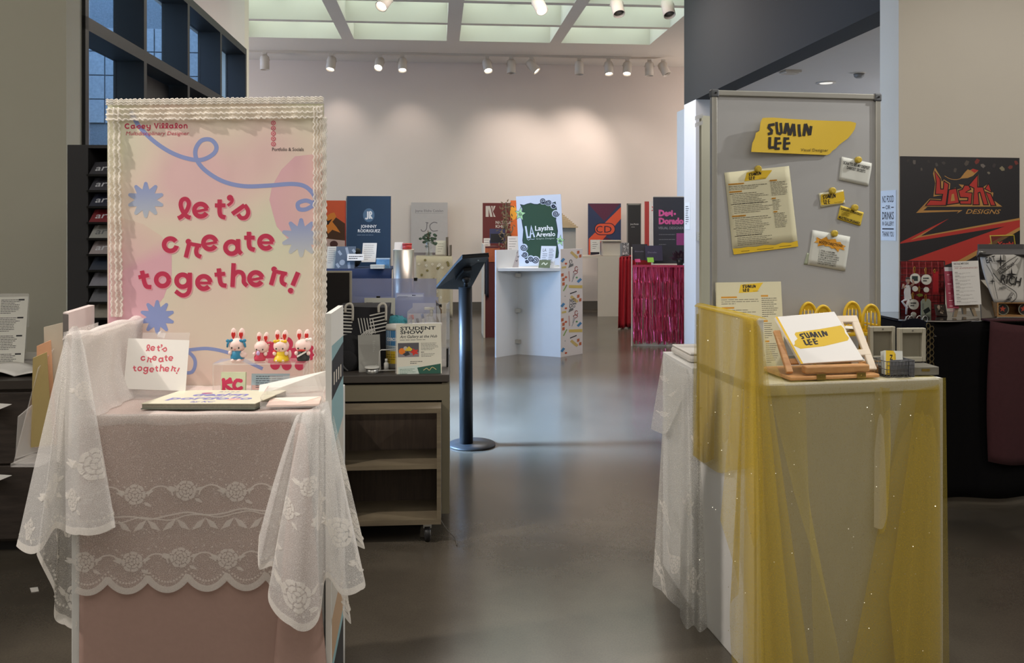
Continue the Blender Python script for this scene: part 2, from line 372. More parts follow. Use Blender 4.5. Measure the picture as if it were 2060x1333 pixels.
struct(MB().box(-2.64, 9, -4.2, 14, 4.34, 4.40, RM).box(-9, -2.64, -4.2, 5.19, 4.34, 4.40, RM).box(-9, -2.64, 9.85, 14, 4.34, 4.40, RM).build('roof', M('roof_deck', '8a8a86', .9)))
# exterior courtyard wall with stone tiles
ext = struct(MB().box(-9, -2.45, 9.62, 9.85, 0, 7.5, RM).build('wall_exterior', M('rough_concrete', '727d86', .95, var=.35, scale=60, bump=.5)))
struct(MB().box(-9, -2.3, 5.19, 9.62, -.12, -.02, RM).build('floor_courtyard', M('courtyard_paving', '8d8d88', .9)))
tile_m = M('stone_tile', '929da6', .8, var=.3, scale=35, bump=.2)
tw, thh = .175, .262
for r_ in range(4):
    for k in range(14):
        x = -4.85 + k * tw
        MB().box(x + .006, x + tw - .006, 9.595 + .004 * ((k * 7 + r_ * 3) % 3), 9.62, 2.50 + r_ * thh + .006, 2.50 + (r_ + 1) * thh - .006, RM).build('tile', tile_m, ext)
struct(MB().box(-8.5, -4.2, 8.95, 9.15, 0, 7.0, RM).build('wall_light_blocker', M('rough_concrete')))  # added out of view to keep the daylight lamp off the tiled wall
# window wall
VE = [5.19, 6.25, 7.30, 8.36, 9.42]
struct(MB().box(-2.40, -2.09, 5.19, 9.42, 3.30, 4.3, RM).build('wall_window_head', M('upper_plaster', 'c9c4c0', .85, var=.03, scale=3)))
struct(MB().box(-2.40, -2.09, 9.42, 9.62, 0, 4.3, RM).build('wall_window_end', white_wall))
win_glass = clear('window_glass', 'dfeaf2', .01, .02)
for k in range(4):
    v0, v1 = VE[k], VE[k + 1]
    wn = bpy.data.objects.new('window_%d' % (k + 1), None); COL.objects.link(wn); wn.location = RM(-2.2, (v0 + v1) / 2, 2.6); wn['kind'] = 'structure'
    MB().box(-2.28, -2.07, v1 - .06, v1, 0, 3.30, RM).build('mullion', dark_frame, wn)
    if k == 0: MB().box(-2.28, -2.07, v0, v0 + .05, 0, 3.30, RM).build('mullion', dark_frame, wn)
    MB().box(-2.28, -2.07, v0, v1 - .06, 3.23, 3.30, RM).build('head_frame', dark_frame, wn)
    MB().box(-2.28, -2.07, v0, v1 - .06, 2.55, 2.63, RM).build('transom_bar', dark_frame, wn)
    MB().box(-2.265, -2.255, v0 + .02, v1 - .06, 2.63, 3.23, RM).build('pane', win_glass, wn)
    if k in (0, 3):
        MB().box(-2.265, -2.255, v0 + .02, v1 - .06, .08, 2.55, RM).build('pane', win_glass, wn)
        MB().box(-2.28, -2.07, v0, v1 - .06, 0, .08, RM).build('sill', dark_frame, wn)
    else:
        d = bpy.data.objects.new('door_%d' % k, None); COL.objects.link(d); d.location = RM(-2.25, (v0 + v1) / 2, 0); d['kind'] = 'structure'
        a, b = v0 + .01, v1 - .07
        MB().box(-2.28, -2.22, a, b, 2.34, 2.54, RM).build('top_rail', dark_frame, d)
        MB().box(-2.28, -2.22, a, b, .02, .24, RM).build('bottom_rail', dark_frame, d)
        MB().box(-2.28, -2.22, a, a + .1, .24, 2.34, RM).build('stile', dark_frame, d); MB().box(-2.28, -2.22, b - .1, b, .24, 2.34, RM).build('stile', dark_frame, d)
        MB().box(-2.256, -2.246, a + .1, b - .1, .24, 2.34, RM).build('pane', win_glass, d)
        h = b - .15 if k == 1 else a + .15
        MB().tube([RM(-2.22, h, .95), RM(-2.16, h, .95), RM(-2.16, h, 1.25), RM(-2.22, h, 1.25)], .012).build('handle', M('brushed_steel', 'b0b0ac', .35, .9), d)

# ------------------------------------------------------------------ track lights
can_m = M('white_lamp_enamel', 'cfc7bd', .5, var=.03); lens_on = M('lit_lamp_lens', 'fff1de', .4, emit=9, var=.01); lens_off = M('unlit_lamp_lens', '6d675f', .3)
steel_m = M('steel_wire', 'b8b8b4', .3, .9)
tr = thing('lighting_track', 'thin white lighting track along the gallery ceiling before the back wall', 'track', P(900, 106, 12.9))
MB().box(-3.9, 3.0, 12.93, 12.965, 3.965, 4.0, RM).build('rail', can_m, tr)
trw = thing('lighting_track', 'nearer white lighting track under the coffered skylights', 'track', R(0, 9.3, 3.97))
MB().box(-3.4, 2.6, 9.283, 9.317, 3.965, 4.0, RM).build('rail', can_m, trw)
def track_light(u, v, tilt, yaw, lit, label, L=.21, r=.068, drop=.12):
    top = RM(u, v, 3.965); t = thing('track_light', label, 'lamp', top, 'track lights under the gallery ceiling')
    ax = Vector((math.sin(tilt) * math.sin(yaw), -math.sin(tilt) * math.cos(yaw), -math.cos(tilt)))
    piv = top - Vector((0, 0, drop)); a = piv - ax * L * .35; b = piv + ax * L * .65
    MB().box(u - .03, u + .03, v - .016, v + .016, 3.915, 3.965, RM).build('mount', can_m, t)
    sd = ax.cross(Vector((0, 1, .01))).normalized()
    m = MB(); m.tube([top - Vector((0, 0, .05)), top - Vector((0, 0, .06)) + sd * .05, piv + sd * (r + .008)], .006, 6); m.tube([top - Vector((0, 0, .05)), top - Vector((0, 0, .06)) - sd * .05, piv - sd * (r + .008)], .006, 6)
    m.build('yoke', can_m, t)
    MB().lathe(a, [(r * .55, -.01), (r * .9, .01), (r, .04), (r, L), (r * .9, L), (r * .86, L - .03)], 20, ax).build('housing', can_m, t)
    q = b - ax * .028
    MB().lathe(q, [(r * .84, 0), (r * .5, .018), (.005, .022)] if lit else [(r * .84, 0), (.005, .002)], 20, ax).build('lens', lens_on if lit else lens_off, t)
    return b, ax
names = [(540, 0, 0, 0, 'unlit track light first from the window wall'), (670, .35, -.2, 1, 'lit track light hanging alone above the navy lettered poster'),
         (765, .75, -.1, 1, 'brightest lit track light, left one of a close pair'), (810, .4, .15, 1, 'lit track light, right one of a close pair'),
         (980, .55, .3, 1, 'lit track light just left of the middle pair'), (1029, .1, 0, 0, 'unlit track light pointing straight down between two lit lamps'),
         (1070, .75, 1.3, 1, 'track light turned sideways showing its lit rim'), (1168, .05, 0, 0, 'unlit white track light above the starfish poster side of the gallery'),
         (1229, .3, .1, 1, 'lit track light with the wide yoke, second last lit one'), (1268, .4, -.25, 1, 'last lit track light toward the dark header'),
         (1314, .0, 0, 0, 'unlit short track light near the header end of the track'), (1343, .5, 1.0, 0, 'unlit tilted track light at the end of the track by the dark header')]
for px, tilt, yaw, lit, lab in names:
    u = (px - 880) / F * 12.9
    d = 12.95
    X = (px - CX) / F * d; u = X * CT + d * ST
    b, ax = track_light(u, 12.948, tilt, yaw, lit, lab)
for px, tilt, yaw, lit, lab in [(778, .75, -.5, 1, 'lit spotlight cropped by the top edge, left of the nearer two lit ones'), (1084, .7, .5, 1, 'lit spotlight cropped by the top edge near the middle beam'),
                                (1246, .5, .3, 0, 'spotlight tip just showing at the top edge under the right beam'), (1352, .5, .2, 0, 'unlit spotlight beside the dark header at the top edge')]:
    d = 9.3; X = (px - CX) / F * d; u = X * CT + d * ST
    track_light(u, 9.3, tilt, yaw, lit, lab, drop=.12)
for px, tx, pw in ((670, 690, 16), (810, 830, 16), (980, 1000, 22), (1070, 1045, 42), (1229, 1150, 100), (1268, 1260, 26)):
    p = P(px, 150, 12.9); spot('track_beam', p, P(tx, 320, 13.62), pw, WARM, 78, 1, .06)
# side room ceiling fittings
t = thing('smoke_detector', 'white smoke detector on the lower ceiling beyond the dark header', 'detector', P(1728, 143, 7.4))
MB().lathe(P(1728, 143, 7.4) + Vector((0, 0, .012)), [(.075, 0), (.075, -.02), (.05, -.035)][::-1], 24).build('base', can_m, t)
MB().lathe(P(1728, 143, 7.4) + Vector((0, 0, -.05)), [(.022, -.012), (.04, .0), (.045, .025)], 20).build('sensor', M('sensor_grey', '8a8886', .5), t)
t = thing('downlight', 'round recessed downlight in the lower ceiling beyond the header', 'lamp', P(1662, 167, 7.9))
m = MB(); m.lathe(P(1662, 167, 7.9) + Vector((0, 0, .0)), [(.06, .0), (.085, -.006), (.085, .006)], 24); m.build('trim_ring', can_m, t)
MB().lathe(P(1662, 167, 7.9) + Vector((0, 0, -.001)), [(.058, -.002), (.058, .002)], 20).build('lens', M('dim_lamp_lens', 'e8e4da', .4, emit=.8), t)
t = thing('ceiling_vent', 'small square white vent on the lower ceiling left of the detector', 'vent', P(1590, 139, 7.3))
p = P(1590, 139, 7.3); f = Fr((p.x, p.y, 2.72), 5)
MB().box(-.07, .07, -.07, .07, -.022, 0, f).build('plate', can_m, t)
for k in range(4): MB().box(-.055, .055, -.05 + k * .028, -.035 + k * .028, -.028, -.022, f).build('slat', can_m, t)
# notices on the jamb and on the column
def jamb_sheet(name, label, v0, v1, z0, z1, u, pxr):
    tl, tr, bl = RM(u, v1, z1), RM(u, v0, z1), RM(u, v1, z0)
    return board(name, label, 'sign', tl, tr, bl, .0006, M('notice_paper', 'd3d9df', .7, var=.02), pxr)
t, a = jamb_sheet('paper_sign', 'paper notice about food and drinks taped to the blue lit door jamb', 4.755, 4.935, 1.30, 1.60, 2.688, (0, 0, 100, 160))
for txt, y, h in (('NO FOOD', 38, 22), ('OR', 60, 13), ('DRINKS', 92, 24), ('IN GALLERY!', 112, 13), ('THANK YOU', 147, 16)):
    a.text(txt, 50, y, h, '1d2430', 0, width=30 if txt == 'OR' else 72, align='c', bold=.02)
a.rect(14, 53, 30, 56, '1d2430'); a.rect(70, 53, 86, 56, '1d2430'); a.rect(14, 121, 86, 125, '1d2430'); a.build('lettering', t)
t, a = jamb_sheet('paper_sign', 'small printed notice high on the far blue lit column', 8.83, 9.03, 1.34, 1.63, 2.688, (0, 0, 100, 150))
a.lines(20, 20, 60, 9, 12, '39414c', seed=5, h=5); a.build('lettering', t)
# ------------------------------------------------------------------ lettering built from strokes
def G(ch):
    """rounded bold hand-lettered glyphs: strokes as (points, width); x-height 1, baseline 0, y up"""
    W = .27
    d = {
     'l': [(crom([(-.02, .08), (.2, .2), (.48, .52), (.62, .9), (.55, 1.16), (.38, 1.24), (.2, 1.14), (.14, .86), (.26, .5), (.5, .2), (.72, .12)]), .25)],
     'e': [(arc(.5, .5, .37, 2, 322, 28), W), ([(.2, .47), (.93, .47)], .16)],
     't': [(crom([(.28, 1.2), (.28, .8), (.28, .45), (.36, .22), (.62, .13)]), .26), ([(0, .85), (.62, .85)], .24)],
     "'": [(crom([(.24, 1.42), (.34, 1.25), (.28, 1.08), (.06, .9)]), .17), (arc(.2, 1.36, .09, 0, 360, 12), .18)],
     's': [([(0, .36), (.72, .88)], .26), (crom([(.72, .9), (.9, .62), (.92, .36), (.76, .14), (.5, .14), (.34, .34)]), .24)],
     'c': [(arc(.5, .5, .37, 20, 338, 28), W)],
     'r': [(arc(.17, .95, .08, 0, 360, 12), .17), ([(.24, .9), (.12, 0)], .26), ([(.15, .84), (.95, .78)], .22), (crom([(.78, .8), (.68, .5), (.76, .22), (1.0, .13)]), .25)],
     'a': [(arc(.48, .48, .36, 0, 360, 28), W), (crom([(.86, .99), (.87, .6), (.9, .3), (1.06, .12)]), .25)],
     'o': [(arc(.5, .5, .37, 0, 360, 28), W)],
     'g': [(arc(.48, .52, .36, 0, 360, 28), W), (crom([(.9, 1.0), (.9, .5), (.88, 0), (.72, -.28), (.42, -.34), (.06, -.1)]), .25)],
     'h': [([(.16, 1.42), (.14, 0)], .26), (crom([(.16, .66), (.38, .9), (.66, .86), (.78, .6), (.8, .3), (1.0, .1)]), .25)],
     '!': [([(.34, 1.25), (.16, .42)], .27), (arc(.1, .1, .08, 0, 360, 12), .17)],
     'y': [(crom([(.12, .98), (.13, .5), (.34, .22), (.7, .26)]), .25), (crom([(.86, .98), (.86, .2), (.74, -.24), (.44, -.34), (.1, -.2)]), .25)],
     'n': [([(.15, .98), (.15, 0)], .26), (crom([(.16, .66), (.38, .9), (.66, .86), (.8, .6), (.8, .0)]), .25)],
     'i': [([(.15, .95), (.15, 0)], .26), (arc(.15, 1.28, .07, 0, 360, 12), .15)],
     'C': [(arc(.62, .66, .52, 38, 322, 28), .29)], 'V': [([(.04, 1.32), (.5, .1), (.96, 1.32)], .29)],
    }
    return d[ch]
GW = {'l': .78, 'e': 1.06, 't': .72, "'": .45, 's': 1.02, 'c': 1.0, 'r': 1.08, 'a': 1.14, 'o': 1.04, 'g': 1.1, 'h': 1.06, '!': .5, 'y': 1.06, 'n': 1.06, 'i': .42, 'C': 1.2, 'V': 1.05}
def glyph(art, ch, x, y, s, rot, col, L):
    ca, sa = math.cos(math.radians(rot)), math.sin(math.radians(rot))
    for pts, wd in G(ch):
        art.stroke([(x + (a * ca - b * sa) * s, y - (a * sa + b * ca) * s) for a, b in pts], wd * s, col, L)
def script(art, txt, x, y, s, col, L):
    for ch in txt:
        if ch == ' ': x += .6 * s; continue
        glyph(art, ch, x, y, s, 0, col, L); x += GW[ch] * s * 1.17
LTC = [('l', 522, 408, 0), ('e', 703, 413, 12), ('t', 941, 408, 0), ("'", 1075, 420, 0), ('s', 1140, 412, 0),
       ('c', 356, 816, 12), ('r', 585, 845, -6), ('e', 803, 792, 10), ('a', 1038, 828, 0), ('t', 1276, 784, 0), ('e', 1426, 768, 0),
       ('t', 100, 1245, 12), ('o', 243, 1208, 0), ('g', 478, 1222, 0), ('e', 716, 1238, 0), ('t', 955, 1216, 6), ('h', 1115, 1192, -2), ('e', 1330, 1208, 10), ('r', 1560, 1165, -8), ('!', 1785, 1250, -10)]
def lets_create(art, x0, y0, k, col, L, sh=None):
    """the three slogan lines; k scales the drawing"""
    for ch, zx, zy, rot in LTC:
        if sh: glyph(art, ch, x0 + (zx + 11) * k, y0 + (zy + 11) * k, 196 * k, rot, sh, L)
        glyph(art, ch, x0 + zx * k, y0 + zy * k, 196 * k, rot, col, L + 1)

# ------------------------------------------------------------------ pink booth
PB = Fr((-1.099, 2.15, 0), 3.2)
TT = .91
white_lam = M('white_laminate', 'd8d8d4', .55, var=.02)
pink_cloth = M('pink_fabric', 'a88b80', .9, var=.05, scale=60, bump=.1)
lace = sheer('lace_net', 'f6f3ee', .30, .70, .0042)
lace_d = sheer('lace_net_doubled', 'f7f6f4', .52, .84, .0042)
lace_thick = sheer('lace_thread', 'fbf8f2', .62, .92, .0022)
lace_top = sheer('lace_layers', 'f4eeea', .62, .92, .004)
st = thing('display_stand', 'white display stand dressed in pink cloth carrying the rabbit figurines', 'display stand', PB(.32, .2), 'display stands in the gallery')
MB().box(0, .60, .0, .40, TT - .035, TT, PB).build('tabletop', white_lam, st, .003)
MB().box(-.022, 0, .0, .40, 0, 1.11, PB).build('side_panel', white_lam, st, .003)
MB().box(.60, .612, .012, .40, 0, TT, PB).build('side_panel', white_lam, st, .003)
MB().box(0, .60, .38, .40, 0, TT - .035, PB).build('back_panel', white_lam, st)
MB().box(0, .60, .01, .03, 0, TT - .035, PB).build('front_panel', white_lam, st)
def pinkf(u, v):
    x = .002 + u * .53; y = -.006 - .006 * math.sin(u * 7 + v) * v - (.02 * max(0, u - .9) * 10) * v
    return PB(x, y, TT + .001 - v * (TT - .03))
pc = thing('pink_cloth', 'dusty pink cloth hanging to the floor over the front of the rabbit stand', 'cloth', PB(.3, -.01, .02))
MB().grid(pinkf, 40, 20).build('front_fall', pink_cloth, pc, solid=.002)
def pinkg(u, v):
    a = u * math.pi; z = .03 + (1 - v) * .86; r = .012 + .075 * v
    return PB(.555 - r * math.cos(a), -.008 - r * .75 * math.sin(a) - .006 * math.sin(a * 3) * v, z)
MB().grid(pinkg, 24, 16).build('corner_fold', pink_cloth, pc, solid=.002)
MB().grid(lambda u, v: PB(.003 + u * .594, .012 + v * .365, TT + .0015), 12, 8).build('top_layer', M('pale_pink_fabric', 'd9bdb2', .9, var=.04, scale=60), pc)

# lace cloth with its rose motifs
lc = thing('lace_tablecloth', 'white lace tablecloth with rose borders draped over the pink stand', 'tablecloth', PB(.3, .0, .3))
def rose(art, x, y, s, L=0, rot=0.0, leaves=True, col='f7f4ee'):
    for ring, n, r, wd in ((0, 7, .86, .30), (1, 5, .52, .26), (2, 3, .22, .24)):
        for k in range(n):
            a = 360 / n * k + ring * 31 + rot
            art.stroke([(x + s * r * (1 + .10 * math.cos(math.radians((q - .5) * 180))) * math.cos(math.radians(a + q * 360 / n * .86)), y + s * r * (1 + .1 * math.cos(math.radians((q - .5) * 180))) * math.sin(math.radians(a + q * 360 / n * .86))) for q in (0, .2, .4, .6, .8, 1)], s * wd, col, L)
    if leaves:
        for a in (-150, -25, 35, 200):
            ca, sa = math.cos(math.radians(a)), math.sin(math.radians(a)); q = [(1.1, 0), (1.45, .24), (1.95, .12), (2.1, 0), (1.95, -.1), (1.45, -.22)]
            art.poly([(x + s * (u * ca - v * sa), y + s * (u * sa + v * ca) * .8 + s * .35) for u, v in q], col, L)
class Lace(Art):
    def build(s, name, parent): return s.mb_build(name, parent)
    def mb_build(s, name, parent):
        s.mb.cols = []; return s.mb.build(name, lace_thick, parent)
def lace_band(art, x0, x1, y, pitch, rs, rnd):
    """roses and swags along a line; art coordinates in metres, y downwards"""
    k = 0; x = x0
    while x < x1:
        rose(art, x, y + .004 * math.sin(k * 2.3), rs, 0, rnd.uniform(0, 60)); xm = x + pitch / 2
        if xm + pitch * .3 < x1 + .02:
            art.stroke([(xm + pitch * .24 * math.cos(math.radians(t)), y - .004 - pitch * .2 * math.sin(math.radians(t)) + .012) for t in range(0, 181, 15)], .004, 'ffffff', 0)
            for q in range(7):
                t = math.radians(q * 30); art.disc(xm + pitch * .34 * math.cos(t), y + .004 - pitch * .32 * math.sin(t), .0024, 'ffffff', 0, n=8)
        x += pitch; k += 1
N0 = -Vector((PB(0, 1) - PB(0, 0)))
FW, FL = .545, .415                                    # front fall: width, length without the scallops
def ffall(a, b):                                       # metres along, metres down
    return PB(a, -.016 - .004 * math.sin(a * 9 + b * 4) - .01 * b, TT + .004 - b)
scal = lambda a: .035 * abs(math.sin(math.pi * (a + .02) / .098)) ** .7
front = MB(); front.grid(lambda u, v: ffall(u * FW, v * (FL + scal(u * FW))), 110, 30); front.build('front_fall', lace, lc)
la = Lace(ffall, N0, .0006); rnd = random.Random(3)
lace_band(la, .02, FW, .195, .125, .024, rnd); lace_band(la, .02, FW, .365, .118, .024, rnd)
la.stroke(crom([(k * FW / 12, .262 + .006 * math.sin(k * 1.9) - .02 * k / 12) for k in range(13)], 5), .004, 'ffffff')
la.stroke(crom([(k * FW / 14, .268 - .006 * math.sin(k * 1.9) - .02 * k / 14) for k in range(15)], 5), .003, 'ffffff')
for k in range(8): 
    x = .03 + k * .072
    for sgn in (1, -1): la.poly([(x, .262), (x + .02 * sgn, .272), (x + .034 * sgn, .292), (x + .012 * sgn, .285)], 'ffffff')
la.stroke([(a * FW / 150, FL + scal(a * FW / 150) - .008) for a in range(151)], .016, 'ffffff')
for a in range(0, 150, 2): la.disc(a * FW / 150, FL + scal(a * FW / 150) - .028, .0028, 'ffffff', n=8)
for k in range(80):
    la.disc(rnd.uniform(.01, FW - .01), rnd.uniform(.03, .16) if k < 50 else rnd.uniform(.275, .33), .0017, 'ffffff', n=6)
la.build('lace_pattern', lc)
# band along the top edge and the cloth on the top
tb = MB(); tb.grid(lambda u, v: PB(-.004 + u * .612, [-.012, -.016, -.012][int(v * 2.01)] , TT + .006 - v * .026 - .003 * math.sin(u * 21) * v), 40, 2); tb.build('edge_band', lace_top, lc)
def topcloth(u, v):
    x = u * .600; y = -.012 + v * .395
    return PB(x, y, TT + .0035 + .0012 * math.sin(x * 40 + y * 23))
MB().grid(topcloth, 30, 16).build('top_cloth', lace_top, lc)
def innercloth(u, v):                                  # over the raised side panel, inner face, flowing onto the top
    y = -.02 + u * .42; z = 1.116 - v * (1.116 - TT - .006); fold = math.sin(u * 17 + 2.2 * v) * math.sin(math.pi * min(1, v * 1.4)) 
    return PB(.010 + .045 * v ** 4 + .005 * fold + .004 * math.sin(u * 31 + v * 5) * v, y, z)
MB().grid(innercloth, 48, 20).build('inner_fall', lace_top, lc)
def ridge(u, v):                                       # soft roll of lace over the panel's top edge
    a_ = math.pi * (1 - v); r_ = .019 + .003 * math.sin(u * 19)
    return PB(-.011 + r_ * math.cos(a_), -.03 + u * .43, 1.108 + r_ * .75 * math.sin(a_) + .003 * math.sin(u * 13))
MB().grid(ridge, 40, 10).build('ridge', lace_top, lc)
def sheet(keys, ease=1.0, belly=.0):
    """hanging folds: keys = [((px, py, d) top, (px, py, d) bottom)] from one edge to the other"""
    T = crom([tuple(P(*k[0])) for k in keys], 8); B = crom([tuple(P(*k[1])) for k in keys], 8); n = len(T) - 1
    def f(u, v):
        i = min(int(u * n), n - 1); t = u * n - i
        a = Vector(T[i]).lerp(Vector(T[i + 1]), t); b = Vector(B[i]).lerp(Vector(B[i + 1]), t)
        s_ = v ** ease; p = a.lerp(b, s_); p.z = a.z + (b.z - a.z) * v; p.y -= belly * math.sin(math.pi * v); return p
    return f, 8 * (len(keys) - 1)
def drape(keys, name, mat, parent, ease=.8, nv=26, belly=0.0, scallop=0.0, ns=6, motifs=(), border=True, seed=1):
    f, n = sheet(keys, ease, belly)
    g = (lambda u, v: f(u, v * (1 + scallop * abs(math.sin(math.pi * ns * u)))))
    o = MB().grid(g, n * 2, nv).build(name, mat, parent)
    if border or motifs:
        fn = lambda a, b: f(min(max(a, 0), 1), b)
        A = Lace(fn, (0, -1, 0), .0008)
        if border:
            top = [(k / 120, (1 - .035) * (1 + scallop * abs(math.sin(math.pi * ns * k / 120)))) for k in range(121)]
            i = A.mb.add([A.pt((a, b), 0) for a, b in top]); j = A.mb.add([A.pt((a, b * 1.036), 0) for a, b in top])
            for k in range(120): A.mb.face((i + k, i + k + 1, j + k + 1, j + k))
            for k in range(2, 120, 4): 
                c = A.pt((k / 120, top[k][1] - .03), 0); ii = A.mb.add([c + Vector((.0035 * math.cos(q), 0, .0035 * math.sin(q))) for q in [1.05 * h for h in range(6)]]); A.mb.face(range(ii, ii + 6))
        for u, v, r in motifs:
            c = f(u, v); e = .01; du = (f(min(u + e, 1), v) - f(max(u - e, 0), v)); dv = f(u, v + e) - f(u, v - e)
            lu = max(du.length / (2 * e), .05); lv = max(dv.length / (2 * e), .05)
            A2 = Lace(lambda a, b: f(min(max(u + a / lu, 0), 1), v + b / lv), (0, -1, 0), .0012); rose(A2, 0, 0, r, 0, seed * 40 + u * 90)
            k = A.mb.add(A2.mb.v); A.mb.f += [tuple(q + k for q in ff) for ff in A2.mb.f]; A.mb.mi += A2.mb.mi; A.mb.sm += A2.mb.sm
        A.build('lace_pattern', parent)
    return o
# left cascade, two layers
drape([((126, 700, 2.20), (33, 1098, 2.22)), ((132, 676, 2.17), (76, 1110, 2.10)), ((139, 664, 2.14), (112, 1062, 2.16)), ((147, 656, 2.12), (160, 1075, 2.06)), ((158, 660, 2.12), (226, 1062, 2.06)), ((170, 700, 2.12), (229, 1045, 2.09))],
      'cascade', lace_d, lc, .95, scallop=.01, ns=5, motifs=((.3, .76, .034), (.75, .68, .036), (.74, .32, .022), (.1, .9, .026), (.55, .84, .026)), seed=2)
drape([((132, 690, 2.24), (74, 1115, 2.26)), ((138, 676, 2.22), (108, 1182, 2.17)), ((145, 670, 2.20), (112, 1240, 2.22)), ((152, 668, 2.19), (152, 1256, 2.15)), ((160, 675, 2.19), (170, 1180, 2.19)), ((166, 690, 2.19), (180, 1060, 2.19))],
      'cascade', lace, lc, .95, scallop=.012, ns=4, motifs=((.3, .8, .032), (.6, .9, .030), (.5, .66, .03)), seed=5)
MB().grid(lambda u, v: P(128 + 70 * u - 14 * v, 668 - 20 * u + v * (260 + 60 * u), 2.12 + .3 * u - .02 * math.sin(u * 9)), 16, 12).build('outer_fall', lace, lc)
# right cascade
drape([((596, 836, 2.14), (521, 1078, 2.10)), ((603, 832, 2.13), (522, 1142, 2.07)), ((610, 829, 2.13), (550, 1137, 2.10)), ((617, 826, 2.12), (541, 1205, 2.06)), ((626, 822, 2.11), (592, 1262, 2.02)), ((634, 818, 2.11), (640, 1246, 2.04)), ((641, 814, 2.12), (655, 1160, 2.10)), ((648, 811, 2.13), (688, 1192, 2.06)), ((654, 808, 2.15), (734, 1178, 2.10)), ((660, 806, 2.18), (716, 1118, 2.18))],
      'cascade', lace_d, lc, .9, belly=.01, scallop=.012, ns=7, motifs=((.45, .86, .034), (.62, .55, .034), (.28, .72, .026), (.8, .68, .034), (.5, .36, .022), (.9, .86, .026), (.35, .5, .022)), seed=3)
drape([((652, 800, 2.2), (688, 1050, 2.2)), ((660, 800, 2.22), (734, 1102, 2.2)), ((668, 806, 2.25), (706, 1090, 2.26))], 'cascade', lace, lc, .95, motifs=((.45, .55, .03), (.5, .84, .028)), seed=7)
drape([((650, 830, 2.2), (668, 1150, 2.18)), ((656, 830, 2.19), (706, 1250, 2.15)), ((662, 830, 2.2), (690, 1236, 2.2))], 'cascade', lace, lc, .95, motifs=((.5, .9, .024),), seed=8)

# poster with the slogan
bt = .012
BX0, BX1, BY = -.100, .552, .408
tl, tr_, bl = PB(BX0, BY, 1.762), PB(BX1, BY - .045, 1.762), PB(BX0, BY, .86)
def banner_mat():
    m = bpy.data.materials.new('poster_gradient'); m.use_nodes = True; nt = m.node_tree; b = nt.nodes['Principled BSDF']; L = nt.links.new
    tc = nt.nodes.new('ShaderNodeTexCoord'); nz = nt.nodes.new('ShaderNodeTexNoise'); nz.inputs['Scale'].default_value = 2.1; nz.inputs['Detail'].default_value = 1; L(tc.outputs['Object'], nz.inputs['Vector'])
    rp = nt.nodes.new('ShaderNodeValToRGB'); e = rp.color_ramp.elements; e[0].position = .34; e[0].color = lin('e3bfbe'); e[1].position = .62; e[1].color = lin('d9dcc0')
    n = e.new(.48); n.color = lin('e4d3c2'); L(nz.outputs['Fac'], rp.inputs[0]); L(rp.outputs[0], b.inputs['Base Color']); b.inputs['Roughness'].default_value = .6; return m
pb, A = board('poster_board', 'large pastel poster with red slogan and white lace trim standing on the pink stand', 'poster', tl, tr_, bl, bt, banner_mat(), (209, 205, 641, 815))
W = lambda zx, zy: (zx / 2.943, zy / 2.943)
# soft colour shapes
A.fan((645, 425), [W(x, y) for x, y in ((1885, 900), (1720, 920), (1640, 1000), (1585, 1100), (1570, 1180), (1590, 1260))] + [(548, 455), (580, 492), (610, 500), (638, 500)], lambda p: lin('dfb3ba') if p[0] < 600 else lin('e3c2b8'), 0)
A.fan((212, 560), [(212, 430), (280, 450), (318, 475), (338, 510), (338, 555), (322, 600), (290, 640), (250, 655), (212, 660)], lambda p: lin('e0b0bb') if p[1] > 500 else lin('e2ccbd'), 0)
BLU = '8f9ed0'
def star(cx, cy, r, lo):
    pts = []
    for k in range(10):
        a = 36 * k - 90
        for da, rr in ((-18, .60), (-5, .96), (0, 1.0), (5, .96)):
            q = math.radians(a + da); pts.append((cx + r * rr * math.cos(q), cy + r * rr * math.sin(q)))
    c1, c2 = lin(BLU), lin(lo)
    def col(p):
        t = min(1, max(0, .5 + (p[1] - cy) / (2 * r) * (1 if lo != 'cdd2cb' else 1))); return tuple(c1[i] * (1 - t) + c2[i] * t for i in range(4))
    A.fan((cx, cy), pts, col, 2)
star(286, 401, 37, 'bcc4cd'); star(597, 478, 40, 'c6cbcb'); star(309, 640, 35, '93a2d6')
A.stroke(crom([W(*p) for p in ((755, 650), (800, 735), (880, 820), (980, 890), (1080, 930), (1170, 940), (1240, 905), (1258, 860), (1225, 820), (1170, 825), (1135, 880), (1145, 945), (1200, 1010), (1300, 1070), (1420, 1098), (1560, 1095), (1700, 1085), (1780, 1100), (1830, 1150), (1835, 1200), (1790, 1235), (1745, 1235), (1740, 1200), (1790, 1185), (1840, 1210))], 6), 8.6, BLU, 1)
A.stroke(crom([(240, 694), (300, 690), (340, 700), (372, 712), (385, 730), (378, 752), (350, 752)], 8), 7, BLU, 1)
A.stroke(crom([(372, 707), (410, 704), (450, 712), (480, 726), (520, 745)], 8), 7, BLU, 1)
RED, PNK = 'c23a58', 'e59aa4'
lets_create(A, 260, 370, 1 / 5.722, RED, 3, PNK)
script(A, 'Casey', 244, 256, 8.4, RED, 4); script(A, 'Villalon', 303, 255.5, 8.4, RED, 4)
A.text('Multidisciplinary Designer', 246, 269, 8, RED, 4, width=127, shear=.2)
for k in range(5): A.disc(541.5, 244.5 + k * 10.7, 4.8, 'cc6272', 3); A.stroke(arc(541.5, 244.5 + k * 10.7, 2.4, 0, 360, 10), 1.0, 'e6cdc4', 4)
A.text('Portfolio & Socials', 539, 301.5, 7, '40383c', 3, width=63, bold=.01)
